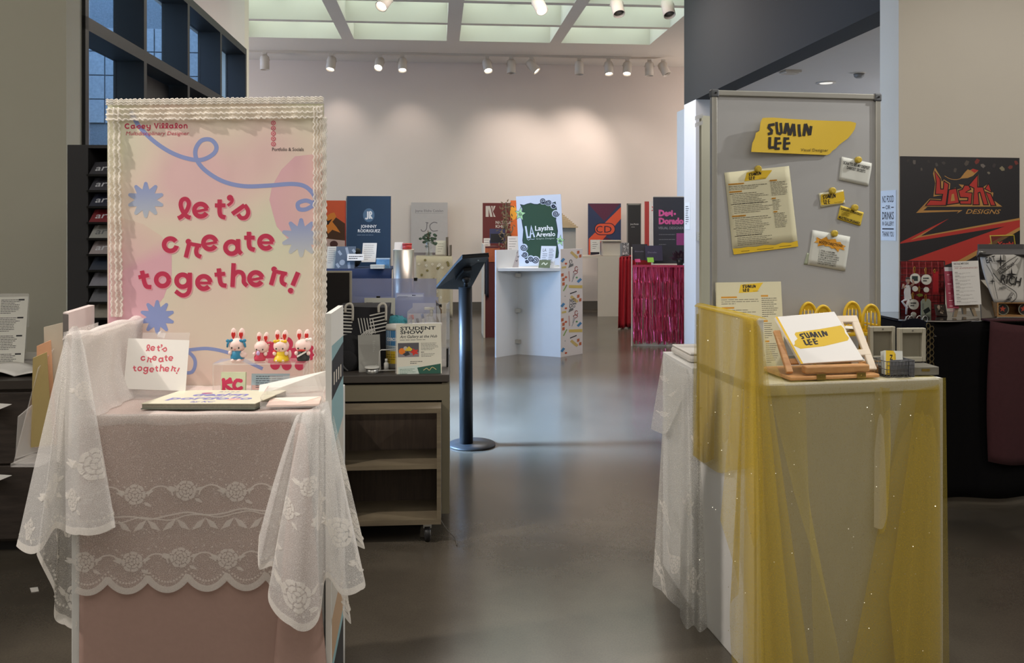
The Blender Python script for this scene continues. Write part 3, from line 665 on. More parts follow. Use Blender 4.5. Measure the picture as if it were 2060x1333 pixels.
# rosette of scallops that shows behind the figurines
for (x, y, r) in ((548, 705, 17), (566, 694, 15), (560, 720, 18), (583, 716, 14), (535, 722, 12), (598, 700, 14), (612, 712, 16), (600, 722, 15), (545, 737, 10), (568, 738, 10), (594, 738, 10)): A.disc(x, y, r, 'c9405f', 2)
A.build('print', pb)
# lace trim round the poster
def trim(p0, p1, wd, out, name='lace_trim', n=60, ruff=.0):
    p0, p1 = Vector(p0), Vector(p1); e = (p1 - p0); o = Vector(out).normalized(); m = MB()
    fwd = Vector((0, -1, 0))
    def f(u, v):
        sc = 1 + .10 * abs(math.sin(u * n * math.pi / 2)) * (1 if v > .5 else 0)
        return p0 + e * u + o * wd * v * sc + fwd * (.004 + ruff * (.5 + .5 * math.sin(u * n * .7)) * v + .0012 * math.sin(u * n * 1.7))
    m.grid(f, n * 4, 4); ob = m.build(name, sheer('trim_net', 'f0eadd', .62, .95, .0035), pb)
    a = MB()
    for h, rr in ((.12, .0021), (.52, .0026), (.92, .0023)):
        pts = [f(k / (n * 2), h) + fwd * .002 + o * .0025 * math.sin(k * 2.1) for k in range(n * 2 + 1)]; a.tube(pts, rr, 5)
    a.build('lace_cord', lace_thick, pb)
gx = lambda x, z: PB(x, BY - .045 * (x - BX0) / (BX1 - BX0) - .001, z)
trim(gx(BX0 - .001, 1.757), gx(BX1 + .002, 1.764), .016, (0, 0, 1), n=70)                     # fringe above the edge
trim(gx(BX0, 1.748), gx(BX1, 1.755), .036, (0, 0, -1), n=64, ruff=.007)
trim(gx(BX0 + .003, 1.75), gx(BX0 + .012, 1.12), .036, (1, 0, 0), n=56, ruff=.005)
trim(gx(BX1 - .004, 1.75), gx(BX1 - .004, .93), .022, (-1, 0, 0), n=64, ruff=.002)
trim(gx(BX1 - .002, 1.72), gx(BX1 - .002, .93), .012, (1, 0, 0), n=64)
# ------------------------------------------------------------------ things on the pink stand
acr = clear('clear_acrylic', 'f4f1ee', .17, .04)
paper = M('white_paper', 'e9e6e0', .8, var=.02)
z0 = TT + .008
# card in its acrylic holder
c1, c2, c3, c4 = P(258, 680, 2.40), P(381, 684, 2.40), P(365, 782, 2.36), P(248, 782, 2.36)
t, a = board('table_card', 'white card with the small red slogan standing in a clear holder', 'card', c1, c2, c4, .0008, paper, (250, 680, 375, 782))
lets_create(a, 262, 684, 1 / 19.5, 'd05f6d', 0); a.build('print', t)
t = thing('card_holder', 'clear acrylic holder around the slogan card on the lace', 'holder', P(310, 800, 2.34))
f = Fr(P(310, 800, 2.36), 0); f.o.z = z0
MB().box(-.10, .085, -.03, .05, 0, .004, f).build('base', acr, t)
MB().slab(f(-.10, -.004, .004), f(.085, -.004, .004), f(.085, .012, .045), f(-.10, .012, .045), .003).build('front_lip', acr, t)
MB().slab(f(-.075, .032, .004), f(.06, .032, .004), f(.075, .066, .17), f(-.06, .066, .17), .002).build('back_plate', acr, t)
# figurines on the riser
def riser(x0, x1, y0, y1, z, h, label):
    t = thing('acrylic_riser', label, 'riser', PB((x0 + x1) / 2, (y0 + y1) / 2, z))
    MB().box(x0, x1, y0, y1, z + h - .004, z + h, PB).build('top_plate', acr, t)
    MB().box(x0, x0 + .004, y0, y1, z, z + h - .004, PB).build('side_plate', acr, t); MB().box(x1 - .004, x1, y0, y1, z, z + h - .004, PB).build('side_plate', acr, t)
    return t
riser(.262, .52, .235, .325, z0, .085, 'clear acrylic riser under the row of four rabbit figurines')
vinyl = M('pale_pink_vinyl', 'f0d3cb', .45, var=.02); redv = M('red_vinyl', 'd0302e', .45); blk = M('black_vinyl', '1c1a1c', .4)
def rabbit(px, pyb, ht, dress, kind, label, lean=0):
    d = 2.435; b = P(px, pyb, d); b.z = z0 + .0855; s = ht / .092; k = lambda x, y, z: b + Vector((x + lean * z, y, z)) * s
    t = thing('rabbit_figurine', label, 'figurine', b, 'rabbit figurines on the clear riser')
    dm = M(kind + '_outfit', dress, .5)
    MB().lathe(b, [(.004 * s, .002 * s), (.017 * s, .003 * s), (.019 * s, .012 * s), (.016 * s, .026 * s), (.011 * s, .038 * s)], 18).build('body', vinyl if kind == 'blue' else dm, t)
    h = MB(); h.ball(k(0, 0, .047), .0235 * s, .021 * s, .0205 * s, 20, 14); hd = h.build('head', vinyl, t)
    e = MB(); e.ball(k(-.0105, -.0195, .041), .0022 * s, .0015 * s, .0028 * s, 8, 6); e.build('eye', blk, hd); e = MB(); e.ball(k(.0095, -.0195, .041), .0022 * s, .0015 * s, .0028 * s, 8, 6); e.build('eye', blk, hd)
    n = MB(); n.ball(k(-.001, -.0205, .037), .0018 * s, .0012 * s, .0012 * s, 8, 6); n.build('nose', redv, hd)
    for sx in (-1, 1):
        er = MB(); er.ball(k(sx * .0108, .002, .0765), .0094 * s, .006 * s, .0185 * s, 14, 10, Matrix.Rotation(sx * .10, 3, 'Y')); o = er.build('ear', vinyl, t)
        hz = k(sx * .0108, -.0050, .074); pts = [(0, -.0115), (-.0056, .001), (-.005, .0075), (-.0024, .0095), (0, .0068), (.0024, .0095), (.005, .0075), (.0056, .001)]
        hm = MB(); hm.prism([hz + Vector((x, 0, z)) * s for x, z in pts], Vector((0, .003, 0)) * s); hm.build('inner_ear', redv, o)
        am = MB(); am.ball(k(sx * .0175, -.010, .026), .0062 * s, .006 * s, .0065 * s, 12, 8); am.build('arm', vinyl, t)
        if kind == 'blue' or kind == 'yellow':
            ft = MB(); ft.ball(k(sx * .0085, -.013, .005), .0068 * s, .009 * s, .0055 * s, 12, 8); ft.build('foot', vinyl, t)
    def bow(x, z, col, y=-.012):
        m = MB(); m.ball(k(x - .005, y, z), .0055 * s, .003 * s, .005 * s, 10, 6); m.ball(k(x + .005, y, z + .001), .0055 * s, .003 * s, .005 * s, 10, 6); m.ball(k(x, y - .001, z), .002 * s, .003 * s, .0025 * s, 8, 6); m.build('bow', M(kind + '_bow', col, .5), t)
    if kind == 'blue':
        MB().lathe(k(0, 0, .008), [(.0185 * s, 0), (.0198 * s, .004 * s), (.0165 * s, .02 * s), (.012 * s, .026 * s)], 18).build('dress', dm, t)
        bow(-.019, .060, '2f86ac'); bow(.018, .060, '2f86ac')
        for sx in (-1, 1):
            m = MB(); m.tube([k(sx * .019, -.012, .060), k(sx * .024, -.012, .052), k(sx * .0255, -.011, .042)], [.0026 * s, .0034 * s, .0028 * s], 8); m.build('ribbon', M('blue_bow', '2f86ac', .5), t)
        m = MB(); m.ball(k(.02, -.012, .021), .011 * s, .003 * s, .008 * s, 14, 8); m.build('paddle', vinyl, t)
    if kind == 'pink':
        m = MB(); m.ball(k(-.003, -.022, .030), .006 * s, .005 * s, .0075 * s, 12, 8); m.build('flower', M('lilac_vinyl', 'c9b2dc', .5), t); bow(.021, .060, 'd2465c', -.002)
    if kind == 'yellow':
        bow(-.011, .062, 'e8c21e'); bow(.010, .061, 'e8c21e')
        m = MB(); m.lathe(k(0, 0, .003), [(.024 * s, 0), (.022 * s, .006 * s), (.016 * s, .02 * s)], 18); m.build('skirt', dm, t)
        m = MB(); m.ball(k(-.0175, -.008, .030), .007 * s, .006 * s, .005 * s, 10, 6); m.build('sleeve', redv, t)
        m = MB(); m.ball(k(.024, .004, .022), .006 * s, .002 * s, .012 * s, 12, 8); m.build('tail', vinyl, t)
    if kind == 'black':
        bow(.019, .066, 'f4f0ea')
        m = MB(); m.prism([k(-.014, -.0215, .020), k(.012, -.0215, .034), k(.014, -.0205, .030), k(-.012, -.0215, .015)], Vector((0, .004, 0)) * s); m.build('sash', paper, t)
        m = MB(); m.ball(k(0, -.017, .035), .012 * s, .004 * s, .0032 * s, 12, 6); m.build('collar', redv, t)
    return t
rabbit(478, 735, .0935, '2f86ac', 'blue', 'rabbit figurine with blue bows and blue dress')
rabbit(523, 730, .082, 'd3475f', 'pink', 'rabbit figurine in pink skirt holding a lilac flower', .12)
rabbit(566, 730, .088, 'e6c41c', 'yellow', 'rabbit figurine with yellow bows and yellow gown')
rabbit(610, 727, .090, '2a2c2c', 'black', 'rabbit figurine in black outfit with white sash and bow')
# sticker card, info card, book, tray, letter
def stand_card(name, label, cat, x0, x1, y0, y1, d, mat, lean=.012, t=.0008):
    b0, b1 = P(x0, y1, d), P(x1, y1, d); zt = EYE - (y0 - HY) / F * d
    zb = z0 + .0005; tl = Vector((b0.x, b0.y + lean, zt)); tr = Vector((b1.x, b1.y + lean, zt)); bl = Vector((b0.x, b0.y, zb))
    return board(name, label, cat, tl, tr, bl, t, mat, (x0, y0, x1, y1))
t, a = stand_card('sticker_box', 'small pale green card with red bubbly initials leaning on the riser', 'card', 444, 493, 749, 791, 2.40, M('pale_green_card', 'd5dcba', .6, var=.12, scale=25), .004, .010)
BUB = 'd43f63'
for q in ([(449, 764), (450, 783)], [(462, 763), (452, 773), (466, 784)], [(453, 770), (464, 768)], [(484, 766), (476, 765), (471, 771), (471, 778), (477, 783), (485, 780)]):
    a.stroke(crom(q, 5) if len(q) > 2 else q, 6.5, BUB, 1)
    for x, y in (crom(q, 2) if len(q) > 2 else q): a.disc(x, y, 3.9, BUB, 2, n=10)
a.build('print', t)
t, a = stand_card('info_card', 'pale blue information card under the clear riser', 'card', 505, 582, 752, 787, 2.445, M('pale_blue_card', 'b9d2de', .6, var=.1, scale=18), .006)
a.lines(514, 757, 58, 6, 4.6, '4a5360', 1, 1.4, 4); a.rect(506, 776, 524, 786, 'e7c3bd', 0); a.build('print', t)
f = Fr(P(398, 830, 2.195), 3)
t = thing('portfolio_book', 'pastel design portfolio book lying flat at the front edge of the pink stand', 'book', Vector((f.o.x, f.o.y + .08, z0)))
def bk(x, y, z): return Vector((f.o.x + (x - .0) + y * .18, f.o.y + y * .88, z0 + z))
MB().hexa([bk(-.148, 0, 0), bk(.148, 0, 0), bk(.148, .20, 0), bk(-.148, .20, 0), bk(-.148, 0, .003), bk(.148, 0, .003), bk(.148, .20, .003), bk(-.148, .20, .003)]).build('cover', M('grey_green_cover', '6c7468', .6), t)
MB().hexa([bk(-.146, .002, .003), bk(.146, .002, .003), bk(.146, .198, .003), bk(-.146, .198, .003), bk(-.146, .002, .014), bk(.146, .002, .014), bk(.146, .198, .014), bk(-.146, .198, .014)]).build('pages', M('page_edges', '858375', .8, var=.3, scale=200), t)
MB().hexa([bk(-.148, 0, .014), bk(.148, 0, .014), bk(.148, .20, .014), bk(-.148, .20, .014), bk(-.148, 0, .0155), bk(.148, 0, .0155), bk(.148, .20, .0155), bk(-.148, .20, .0155)]).build('front_cover', M('cream_cover', 'dedcc6', .55, var=.06, scale=8), t)
a = Art(lambda u, v: bk(-.148 + .296 * u, .20 * (1 - v), .0157), (0, 0, 1))
LIL = '8c8ac6'
a.text('design', .50, .46, .23, LIL, 0, width=.50, align='c', bold=.03); a.text('portfolio', .50, .72, .2, LIL, 0, width=.74, align='c', bold=.03); a.text('by KC', .50, .92, .1, LIL, 0, width=.2, align='c', bold=.02); a.text('2025', .5, .16, .06, 'a9a5b5', 0, width=.2, align='c')
a.disc(.33, .25, .05, 'b06a92', 0); a.disc(.72, .70, .06, 'e8b7b4', 1); a.build('print', t)
t = thing('acrylic_tray', 'clear acrylic business card tray on the right of the lace table top', 'tray', PB(.53, .13, z0))
q = Fr(PB(.52, .03, z0), 9)
MB().box(-.075, .085, .0, .20, .0, .003, q).build('base', acr, t)
for nm, b in (('front_wall', (-.075, .085, 0, .003, .003, .018)), ('back_wall', (-.075, .085, .197, .20, .003, .05)), ('side_wall', (-.075, -.072, .003, .197, .003, .03)), ('side_wall', (.082, .085, .003, .197, .003, .03)), ('divider', (-.072, .082, .11, .113, .003, .034))): MB().box(*b, q).build(nm, acr, t)
t = thing('envelope', 'blush paper envelope lying in the clear tray', 'envelope', q(.0, .05, .004))
MB().hexa([q(-.06, .006, .0035), q(.075, .006, .0035), q(.075, .10, .0035), q(-.06, .10, .0035), q(-.06, .006, .008), q(.075, .006, .008), q(.075, .10, .008), q(-.06, .10, .008)]).build('body', M('blush_paper', 'ecd2c6', .8), t)
MB().prism([q(-.06, .10, .0083), q(.075, .10, .0083), q(.02, .02, .0083)], (0, 0, .0006)).build('flap', M('cream_paper', 'f2e8dd', .8), t)
t = thing('table_tent_card', 'white folded card with a blue floral edge standing behind the tray', 'card', q(-.02, .15, .04))
MB().slab(q(-.10, .15, .006), q(.09, .205, .006), q(.09, .21, .062), q(-.10, .18, .03), .0008).build('sheet', paper, t)
t = thing('clip_tab', 'crumpled clear tape tab on the slogan poster under the lower left blue star', 'tape', P(325, 680, 2.52))
m = MB(); pts = [P(318, 668, 2.52), P(326, 664, 2.50), P(333, 670, 2.52), P(330, 680, 2.50), P(322, 684, 2.52), P(316, 677, 2.50)]
m.prism(pts, (0, .004, 0)); m.build('body', clear('crinkled_tape', 'ffffff', .25, .1), t)
# tall photo board clipped to the far side of the stand, seen almost edge on
tl, tr_ = PB(.632, .0), PB(.632, .22); tl.z = tr_.z = 1.168; bl = Vector((tl.x, tl.y, .0))
t, a = board('photo_board', 'white edged foam board with an architecture photo standing along the pink stand', 'board', tl, tr_, bl, .014, M('foam_board', 'e4e2dc', .7, var=.02), (0, 0, 100, 410))
a.rect(6, 30, 100, 410, '8fb3b8', 0); a.poly([(6, 44), (100, 36), (100, 70), (6, 80)], '1f1f20', 1)
for k in range(4): a.rect(20 + k * 18, 56, 27 + k * 18, 68, 'e8e0cf', 2)
a.poly([(6, 130), (100, 110), (100, 260), (6, 280)], 'c9c4bb', 1); a.poly([(30, 160), (80, 150), (80, 230), (30, 240)], '474340', 2); a.poly([(6, 280), (100, 260), (100, 300), (6, 320)], 'b99b7d', 1); a.poly([(6, 330), (100, 310), (100, 410), (6, 410)], '2c2a28', 1)
for k in range(5): a.stroke([(30 + k * 12, 150), (30 + k * 12, 240)], 2, 'd9d3c8', 3)
a.build('print', t)
# cards and folders in the clear pocket on the outer side of the stand
t = thing('card_box', 'white and pink boxed print standing behind the raised lace panel', 'box', P(160, 672, 2.42))
A0, B0, C0, D0 = P(127, 622, 2.34), P(138, 622, 2.33), P(190, 610, 2.55), P(178, 610, 2.56)
m = MB(); zt = 1.155
m.hexa([Vector((p.x, p.y, 1.0)) for p in (A0, B0, C0, D0)] + [Vector((p.x, p.y, zt)) for p in (A0, B0, C0, D0)]); m.build('body', M('pearl_card', 'dccfcb', .5, var=.12, scale=9), t)
MB().hexa([Vector((p.x, p.y - .0015, 1.005)) for p in (A0, B0, B0, A0)] + [Vector((p.x, p.y - .0015, zt - .004)) for p in (A0, B0, B0, A0)]).build('spine', M('grey_spine', '8b8480', .6), t)
t = thing('brochure_pocket', 'clear wall pocket holding folders on the outer side of the pink stand', 'holder', P(80, 900, 2.3))
q = Fr(P(70, 900, 2.32), -60)
MB().slab(P(33, 922, 2.26), P(84, 905, 2.34), P(92, 792, 2.34), P(38, 838, 2.26), .004).build('front_plate', acr, t)
MB().slab(P(29, 930, 2.30), P(110, 905, 2.40), P(118, 690, 2.40), P(78, 740, 2.30), .004).build('back_plate', acr, t)
MB().box(P(30, 0, 2.28).x, P(86, 0, 2.28).x, 2.26, 2.36, P(0, 935, 2.28).z, P(0, 928, 2.28).z).build('base', acr, t)
for x0, x1, yt, hexc, lab, dd in ((66, 84, 720, 'a89560', 'olive folder, foremost in the clear pocket', 2.30), (74, 92, 696, 'd9a57f', 'peach folder behind the olive one in the clear pocket', 2.335), (88, 128, 658, 'ccc3b0', 'cream folder standing tallest in the clear pocket', 2.37)):
    t = thing('folder', lab, 'folder', P(x0 + 8, 900, dd), 'folders in the clear pocket')
    MB().slab(P(x0 - 4 if x0 < 80 else x0 + 4, 900, dd), P(x1 + 22, 893, dd + .02), P(x1 + 10, yt - 12, dd + .02), P(x0, yt, dd), .006).build('cover', M('folder_' + hexc, hexc, .7), t)
# ------------------------------------------------------------------ left background
dk = wood('dark_walnut', '2f2925', '453c36', .55, 3, (2, 2, 14))
CF = Fr(P(-40, 1117, 3.57), 5.04); CF.o.z = 0
cab = thing('filing_cabinet', 'dark wood filing cabinet against the grey wall behind the lace drape', 'cabinet', CF(-.2, .3))
MB().box(-1.0, .46, .02, .58, .05, .70, CF).build('body', dk, cab)
MB().box(-1.02, .48, 0, .60, .70, .735, CF).build('worktop', M('dark_laminate_top', '3b3530', .5), cab)
MB().box(-.98, .44, .06, .54, 0, .05, CF).build('plinth', M('black_plinth', '1b1a1a', .7), cab)
for za, zb in ((.385, .685), (.065, .375)):
    dr = MB().box(-.27, .45, 0, .02, za, zb, CF).build('drawer', dk, cab, .002); MB().box(-.99, -.28, 0, .02, za, zb, CF).build('drawer', dk, cab, .002)
    MB().cyl(CF(.36, .0, zb - .06), CF(.36, -.008, zb - .06), .014, 14).build('lock', M('black_metal', '191919', .4, .5), dr)
for i, (px, py, lab) in enumerate(((2, 812, 'loose sheet poking out of the upper cabinet drawer'), (2, 955, 'loose sheet poking out of the lower cabinet drawer'))):
    t = thing('loose_sheet', lab, 'paper', P(px, py + 6, 3.5)); MB().prism([P(-40, py - 3, 3.56), P(24, py + 1, 3.545), P(-8, py + 14, 3.50), P(-40, py + 18, 3.50)], (0, .0, .001)).build('sheet', paper, t)
t = thing('open_book', 'open white booklet lying on the dark filing cabinet', 'book', P(20, 772, 3.75))
zz = .737
for sgn, nm in ((-1, 'left_page'), (1, 'right_page')):
    MB().grid(lambda u, v: CF(.10 + sgn * .29 * u, .08 + .22 * v, zz + .004 + .035 * math.sin(min(u * 2.2, 1) * math.pi / 2) * (1 - u) ** .5 * (1 if sgn < 0 else .6) ), 12, 4).build(nm, paper, t, solid=.004)
t = thing('leaflet_rack', 'clear leaflet rack with printed sheets on the filing cabinet', 'rack', P(20, 770, 3.95))
for k in range(3):
    MB().slab(P(-40, 748 - 45 * k, 3.86 + .05 * k), P(46 + 6 * k, 748 - 45 * k, 3.86 + .05 * k), P(46 + 6 * k, 735 - 45 * k - 55, 3.9 + .05 * k), P(-40, 735 - 45 * k - 55, 3.9 + .05 * k), .003).build('pocket', acr, t)
MB().box(-2.45, -2.16, 3.86, 4.06, .737, .742).build('base', acr, t); MB().box(-2.45, -2.20, 3.93, 3.96, .742, .80).build('riser_block', acr, t)
tl, tr_, bl = P(-50, 598, 3.93), P(57, 596, 3.93), P(-62, 748, 3.86); 
t, a = board('printed_sheet', 'tall sheet of small sideways text in the clear leaflet rack', 'paper', tl, tr_, bl, .001, M('leaflet_paper', 'd6d5cc', .8), (-50, 596, 57, 748))
for k in range(4):
    for j in range(2): a.lines(-45 + j * 48, 602 + k * 37, 40, 9, 3.4, '3c3c3a', 0, 1.2, k * 7 + j)
    a.rect(38, 601 + k * 37, 50, 604 + k * 37, '26262a', 1)
a.build('print', t)
t = thing('paper_scrap', 'scrap of white paper lying on the concrete floor left of the lace', 'paper', P(68, 1186, 3.235)); MB().prism([P(60, 1183, 3.25), P(76, 1181, 3.26), P(78, 1189, 3.22), P(63, 1191, 3.21)], (0, 0, .002)).build('sheet', paper, t)
# magazine rack
MF = Fr(P(135, 0, 3.9), 4); MF.o.z = 0
rk = thing('magazine_rack', 'tall black magazine rack in front of the window', 'rack', MF(.2, .1))
MB().box(0, .094, 0, .30, 0, 1.765, MF).build('side_panel', M('black_board', '262628', .65), rk, .003)
MB().box(.36, .38, 0, .30, 0, 1.765, MF).build('side_panel', M('black_board'), rk)
MB().box(.094, .36, .26, .30, 0, 1.765, MF).build('back_panel', M('black_board'), rk)
MB().box(.094, .36, -.0, .26, 1.75, 1.765, MF).build('top_panel', M('black_board'), rk)
mags = ['34343a', '3a3b42', '282c3c', '6f2028', '8e908c', '8c8486', '1f2838', '70707a', '585a60', '7e7a70', '232325', '6b6c66', '4c4c50', '333338']
for k, hc in enumerate(mags):
    zc = 1.655 - k * .0735
    MB().box(.094, .36, -.018, -.014, zc - .036, zc - .026, MF).build('rail', M('black_metal'), rk)
    tl, tr_, bl = MF(.112, .032, zc + .032), MF(.35, .032, zc + .044), MF(.099, -.012, zc - .032)
    t, a = board('magazine', '%s magazine, %s in the black rack' % (['charcoal', 'slate grey', 'navy', 'dark red', 'pale grey', 'mauve grey', 'deep blue', 'lilac grey', 'mid grey', 'buff', 'black', 'silver', 'graphite', 'dark grey'][k], ['topmost', 'second from the top', 'third from the top', 'fourth from the top', 'fifth from the top', 'sixth from the top', 'seventh from the top', 'eighth from the top', 'ninth from the top', 'tenth from the top', 'eleventh from the top', 'twelfth from the top', 'thirteenth from the top', 'lowest'][k]), 'magazine', tl, tr_, bl, .008, M('magazine_' + hc, hc, .35, var=.2, scale=30), (0, 0, 100, 60), 'magazines in the black rack')
    if k in (0, 1, 2, 3, 4, 5, 10): a.text('artillery', 8, 40, 26, 'b9bcc2' if k != 4 else '5c5f62', 0, width=80, bold=.01)
    a.build('lettering', t) if k in (0, 1, 2, 3, 4, 5, 10) else None
# ------------------------------------------------------------------ reception desk and what stands on it
taupe = M('taupe_laminate', '716b58', .6, var=.03); dark_top = M('charcoal_laminate', '403b36', .5, var=.05)
oak = wood('weathered_oak', '352a22', '4a3d31', .6, 4, (14, 14, 1)); oakf = wood('oak_edge', '5f5545', '756a55', .6, 4, (1, 1, 12))
DF = Fr((P(904, 0, 3.91).x, 3.91, 0), 4.0)             # right front corner of the desk
DT = .705
dk_ = thing('reception_desk', 'taupe reception desk with a charcoal top behind the pink stand', 'desk', DF(-.6, .35))
MB().box(-1.3, .0, -.01, .85, DT - .035, DT, DF).build('desktop', dark_top, dk_, .003)
MB().box(-.035, 0, .0, .84, .06, DT - .04, DF).build('side_panel', taupe, dk_); MB().box(-1.3, -1.265, .0, .84, .06, DT - .04, DF).build('side_panel', taupe, dk_)
MB().box(-1.265, -.035, .0, .03, DT - .12, DT - .045, DF).build('apron', taupe, dk_)
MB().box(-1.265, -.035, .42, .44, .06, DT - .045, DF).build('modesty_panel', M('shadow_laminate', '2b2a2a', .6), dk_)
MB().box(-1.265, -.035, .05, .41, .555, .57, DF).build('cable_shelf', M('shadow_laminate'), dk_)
cb = thing('cable', 'dark cable bundle lying on the shelf under the desk top', 'cable', DF(-.6, .2, .572))
MB().tube(crom([DF(-.62, .06, .578), DF(-.5, .10, .60), DF(-.4, .06, .60), DF(-.3, .12, .58), DF(-.2, .08, .578)], 6), .006).build('cord', M('dark_rubber', '20232c', .5), cb)
KF = Fr((P(887, 0, 3.70).x, 3.70, 0), 4.0)
bc = thing('rolling_bookcase', 'low oak bookcase on casters parked under the reception desk', 'bookcase', KF(-.5, .12))
zb, zt = .085, .592
MB().box(-.98, 0, 0, .13, zt - .02, zt, KF).build('top_board', oakf, bc)
MB().box(-.98, 0, 0, .28, zb, zb + .022, KF).build('bottom_board', oakf, bc)
MB().box(-.98, 0, .268, .28, zb + .022, zt - .02, KF).build('back_board', oak, bc)
for x in (-.98, -.482, -.018): MB().box(x, x + .018, 0, .268, zb + .022, zt - .02, KF).build('side_board', oakf, bc)
MB().box(-.452, -.434, 0, .268, zb + .022, zt - .02, KF).build('side_board', oakf, bc) if False else None
for x0, x1 in ((-.464, -.018), (-.962, -.482)): MB().box(x0, x1, .01, .268, .325, .343, KF).build('shelf', oakf, bc)
for x, y in ((-.06, .04), (-.92, .04), (-.06, .24), (-.92, .24)):
    w_ = MB(); w_.cyl(KF(x - .012, y, .035), KF(x + .012, y, .035), .034, 20); o = w_.build('caster', M('black_rubber', '1d1d1e', .5), bc)
    MB().cyl(KF(x - .014, y, .035), KF(x + .014, y, .035), .012, 12).build('hub', M('brushed_steel'), o); MB().box(x - .018, x + .018, y - .012, y + .012, .06, zb, KF).build('fork', M('brushed_steel'), o)
cd = thing('floor_cable', 'thin grey cable lying on the concrete beside the caster', 'cable', P(880, 1075, 3.82)); MB().tube(crom([KF(-.02, .10, .10), KF(.02, .08, .04), KF(.06, .05, .006), KF(.07, -.03, .004)], 6), .0025, 6).build('cord', M('grey_cord', '55524c', .6), cd)
D = lambda x, y, z=0: DF(x, y, DT + z)
# flyer in a clear stand
FL3 = (P(797, 652, 3.95), P(887, 650, 3.97), P(798, 756, 3.91))
t, a = board('flyer', 'cream student show flyer in a clear stand on the reception desk', 'flyer', *FL3, .0012, M('cream_flyer', 'd9d6c6', .6, var=.02), (797, 650, 887, 756))
a.text('STUDENT', 805, 662.5, 7, '2a2f33', 0, width=71, bold=.025); a.text('SHOW', 805, 670.5, 7, '2a2f33', 0, width=47, bold=.025); a.text('Art Gallery at the Hub', 804, 679, 6, '2a2f33', 0, width=75, shear=.25, bold=.012)
a.lines(804, 682.5, 80, 1, 2, '5d5f5c', 0, 1, 3, .05); a.rect(800, 689, 842, 718, '59565c', 0)
a.rect(800, 708, 842, 718, '8a8488', 1); a.disc(808, 706, 6.4, 'e07a2a', 2); a.disc(815, 700, 4, 'b7b0a4', 2); a.poly([(813, 705), (822, 696), (829, 702), (826, 706)], 'd9bd3c', 3); a.poly([(809, 712), (820, 706), (824, 713), (815, 716)], '3a3a40', 4)
a.fan((833, 708), [(833 + (9 if k % 2 else 5) * math.cos(k * .628), 708 + (8 if k % 2 else 4) * math.sin(k * .628)) for k in range(10)], lambda p: lin('cf3a2e'), 5)
a.lines(846, 690, 36, 6, 2.7, '6b6c68', 0, .9, 9); a.lines(846, 708, 18, 1, 2, '4b4c4a', 0, 1.5, 2); a.lines(846, 712, 32, 3, 2.6, '6b6c68', 0, .9, 12)
a.lines(824, 727, 32, 2, 3.4, '3b3d3c', 0, 1.2, 6); a.poly([(800, 738), (842, 735), (842, 754), (800, 754)], 'c9d6cd', 0); a.poly([(838, 740), (885, 733), (885, 754), (842, 754)], '2e5c4e', 1)
a.stroke(crom([(850, 746), (857, 742), (862, 746), (868, 740), (876, 745)], 5), 1.2, 'c9b981', 2); a.lines(803, 742, 32, 4, 3, '7f9a8c', 1, 1.2, 8); a.rect(803, 754, 884, 755.2, '26302c', 2)
a.build('print', t)
t = thing('flyer_stand', 'clear sloping stand holding the student show flyer', 'stand', P(842, 757, 3.93))
MB().slab(*(P(x, y, d) for x, y, d in ((795, 757, 3.925), (889, 757, 3.95), (889, 648, 3.99), (795, 650, 3.97))), .0015).build('front_plate', acr, t)
MB().hexa([Vector((P(x, 0, d).x, d, DT + z)) for z in (.0, .004) for x, d in ((796, 3.915), (888, 3.94), (888, 4.03), (796, 4.0))]).build('base', acr, t)
# backpack, tote, sign, canister, duster ...
t = thing('backpack', 'black textile backpack slumped on the reception desk beside the photo board', 'bag', D(-.46, .22))
blk_t = M('black_textile', '1a1a1c', .95, var=.3, scale=60, bump=.4)
bp = MB(); bp.ball(P(702, 720, 4.08), .085, .09, .115, 18, 12); 
for i, v in enumerate(bp.v): 
    dz = v.z - DT
    if dz < 0.0: v.z = DT
bp.build('body', blk_t, t); pk = MB(); pk.ball(P(697, 728, 3.995), .055, .02, .055, 14, 8); pk.build('pocket', blk_t, t)
MB().tube(crom([P(684, 712, 3.99), P(690, 735, 3.97), P(700, 746, 3.97)], 5), .004, 6).build('strap', M('grey_webbing', '4a4a4c', .8), t)
MB().tube(crom([P(688, 690, 4.06), P(690, 682, 4.05), P(702, 680, 4.06), P(708, 690, 4.06)], 5), .006, 6).build('handle', blk_t, t)
t = thing('tote_bag', 'black and white striped tote bag standing behind the backpack', 'bag', P(740, 745, 4.2))
q = Fr((P(735, 0, 4.18).x, 4.18, 0), 4)
tot = MB(); tot.hexa([q(-.10, -.06, DT), q(.10, -.06, DT), q(.10, .10, DT), q(-.10, .10, DT), q(-.115, -.07, 1.0), q(.115, -.06, .99), q(.12, .11, 1.0), q(-.12, .11, 1.0)]); tot.build('body', M('black_canvas', '202024', .9, var=.1, scale=40), t)
a = Art(lambda u, v: q(-.115 + .23 * u, -.0715 + .012 * v, 1.0 - .29 * v), -(q(0, 1) - q(0, 0)), .0006)
for k in range(9): a.stroke([(.03, .04 + k * .055), (.26 - .02 * (k % 2), .05 + k * .055)], .022, 'd8d6ce')
for k in range(6): a.stroke([(.38 + k * .06, .20), (.44 + k * .06, .46)], .018, 'd8d6ce', 1); a.stroke([(.62, .16 + .06 * k), (.98, .10 + .06 * k)], .02, 'd8d6ce')
for k in range(6): a.stroke([(.60 - .05 * k, .55), (.72 - .03 * k, .40)], .016, 'd8d6ce')
a.build('stripe_print', t)
for x in (-.07, .09): MB().tube(crom([q(x - .018, -.075, .97), q(x - .017, -.08, 1.0), q(x, -.078, 1.012), q(x + .017, -.08, 1.0), q(x + .016, -.07, .93)], 5), .006, 8).build('handle', M('cream_webbing', 'c7c2b6', .9), t)
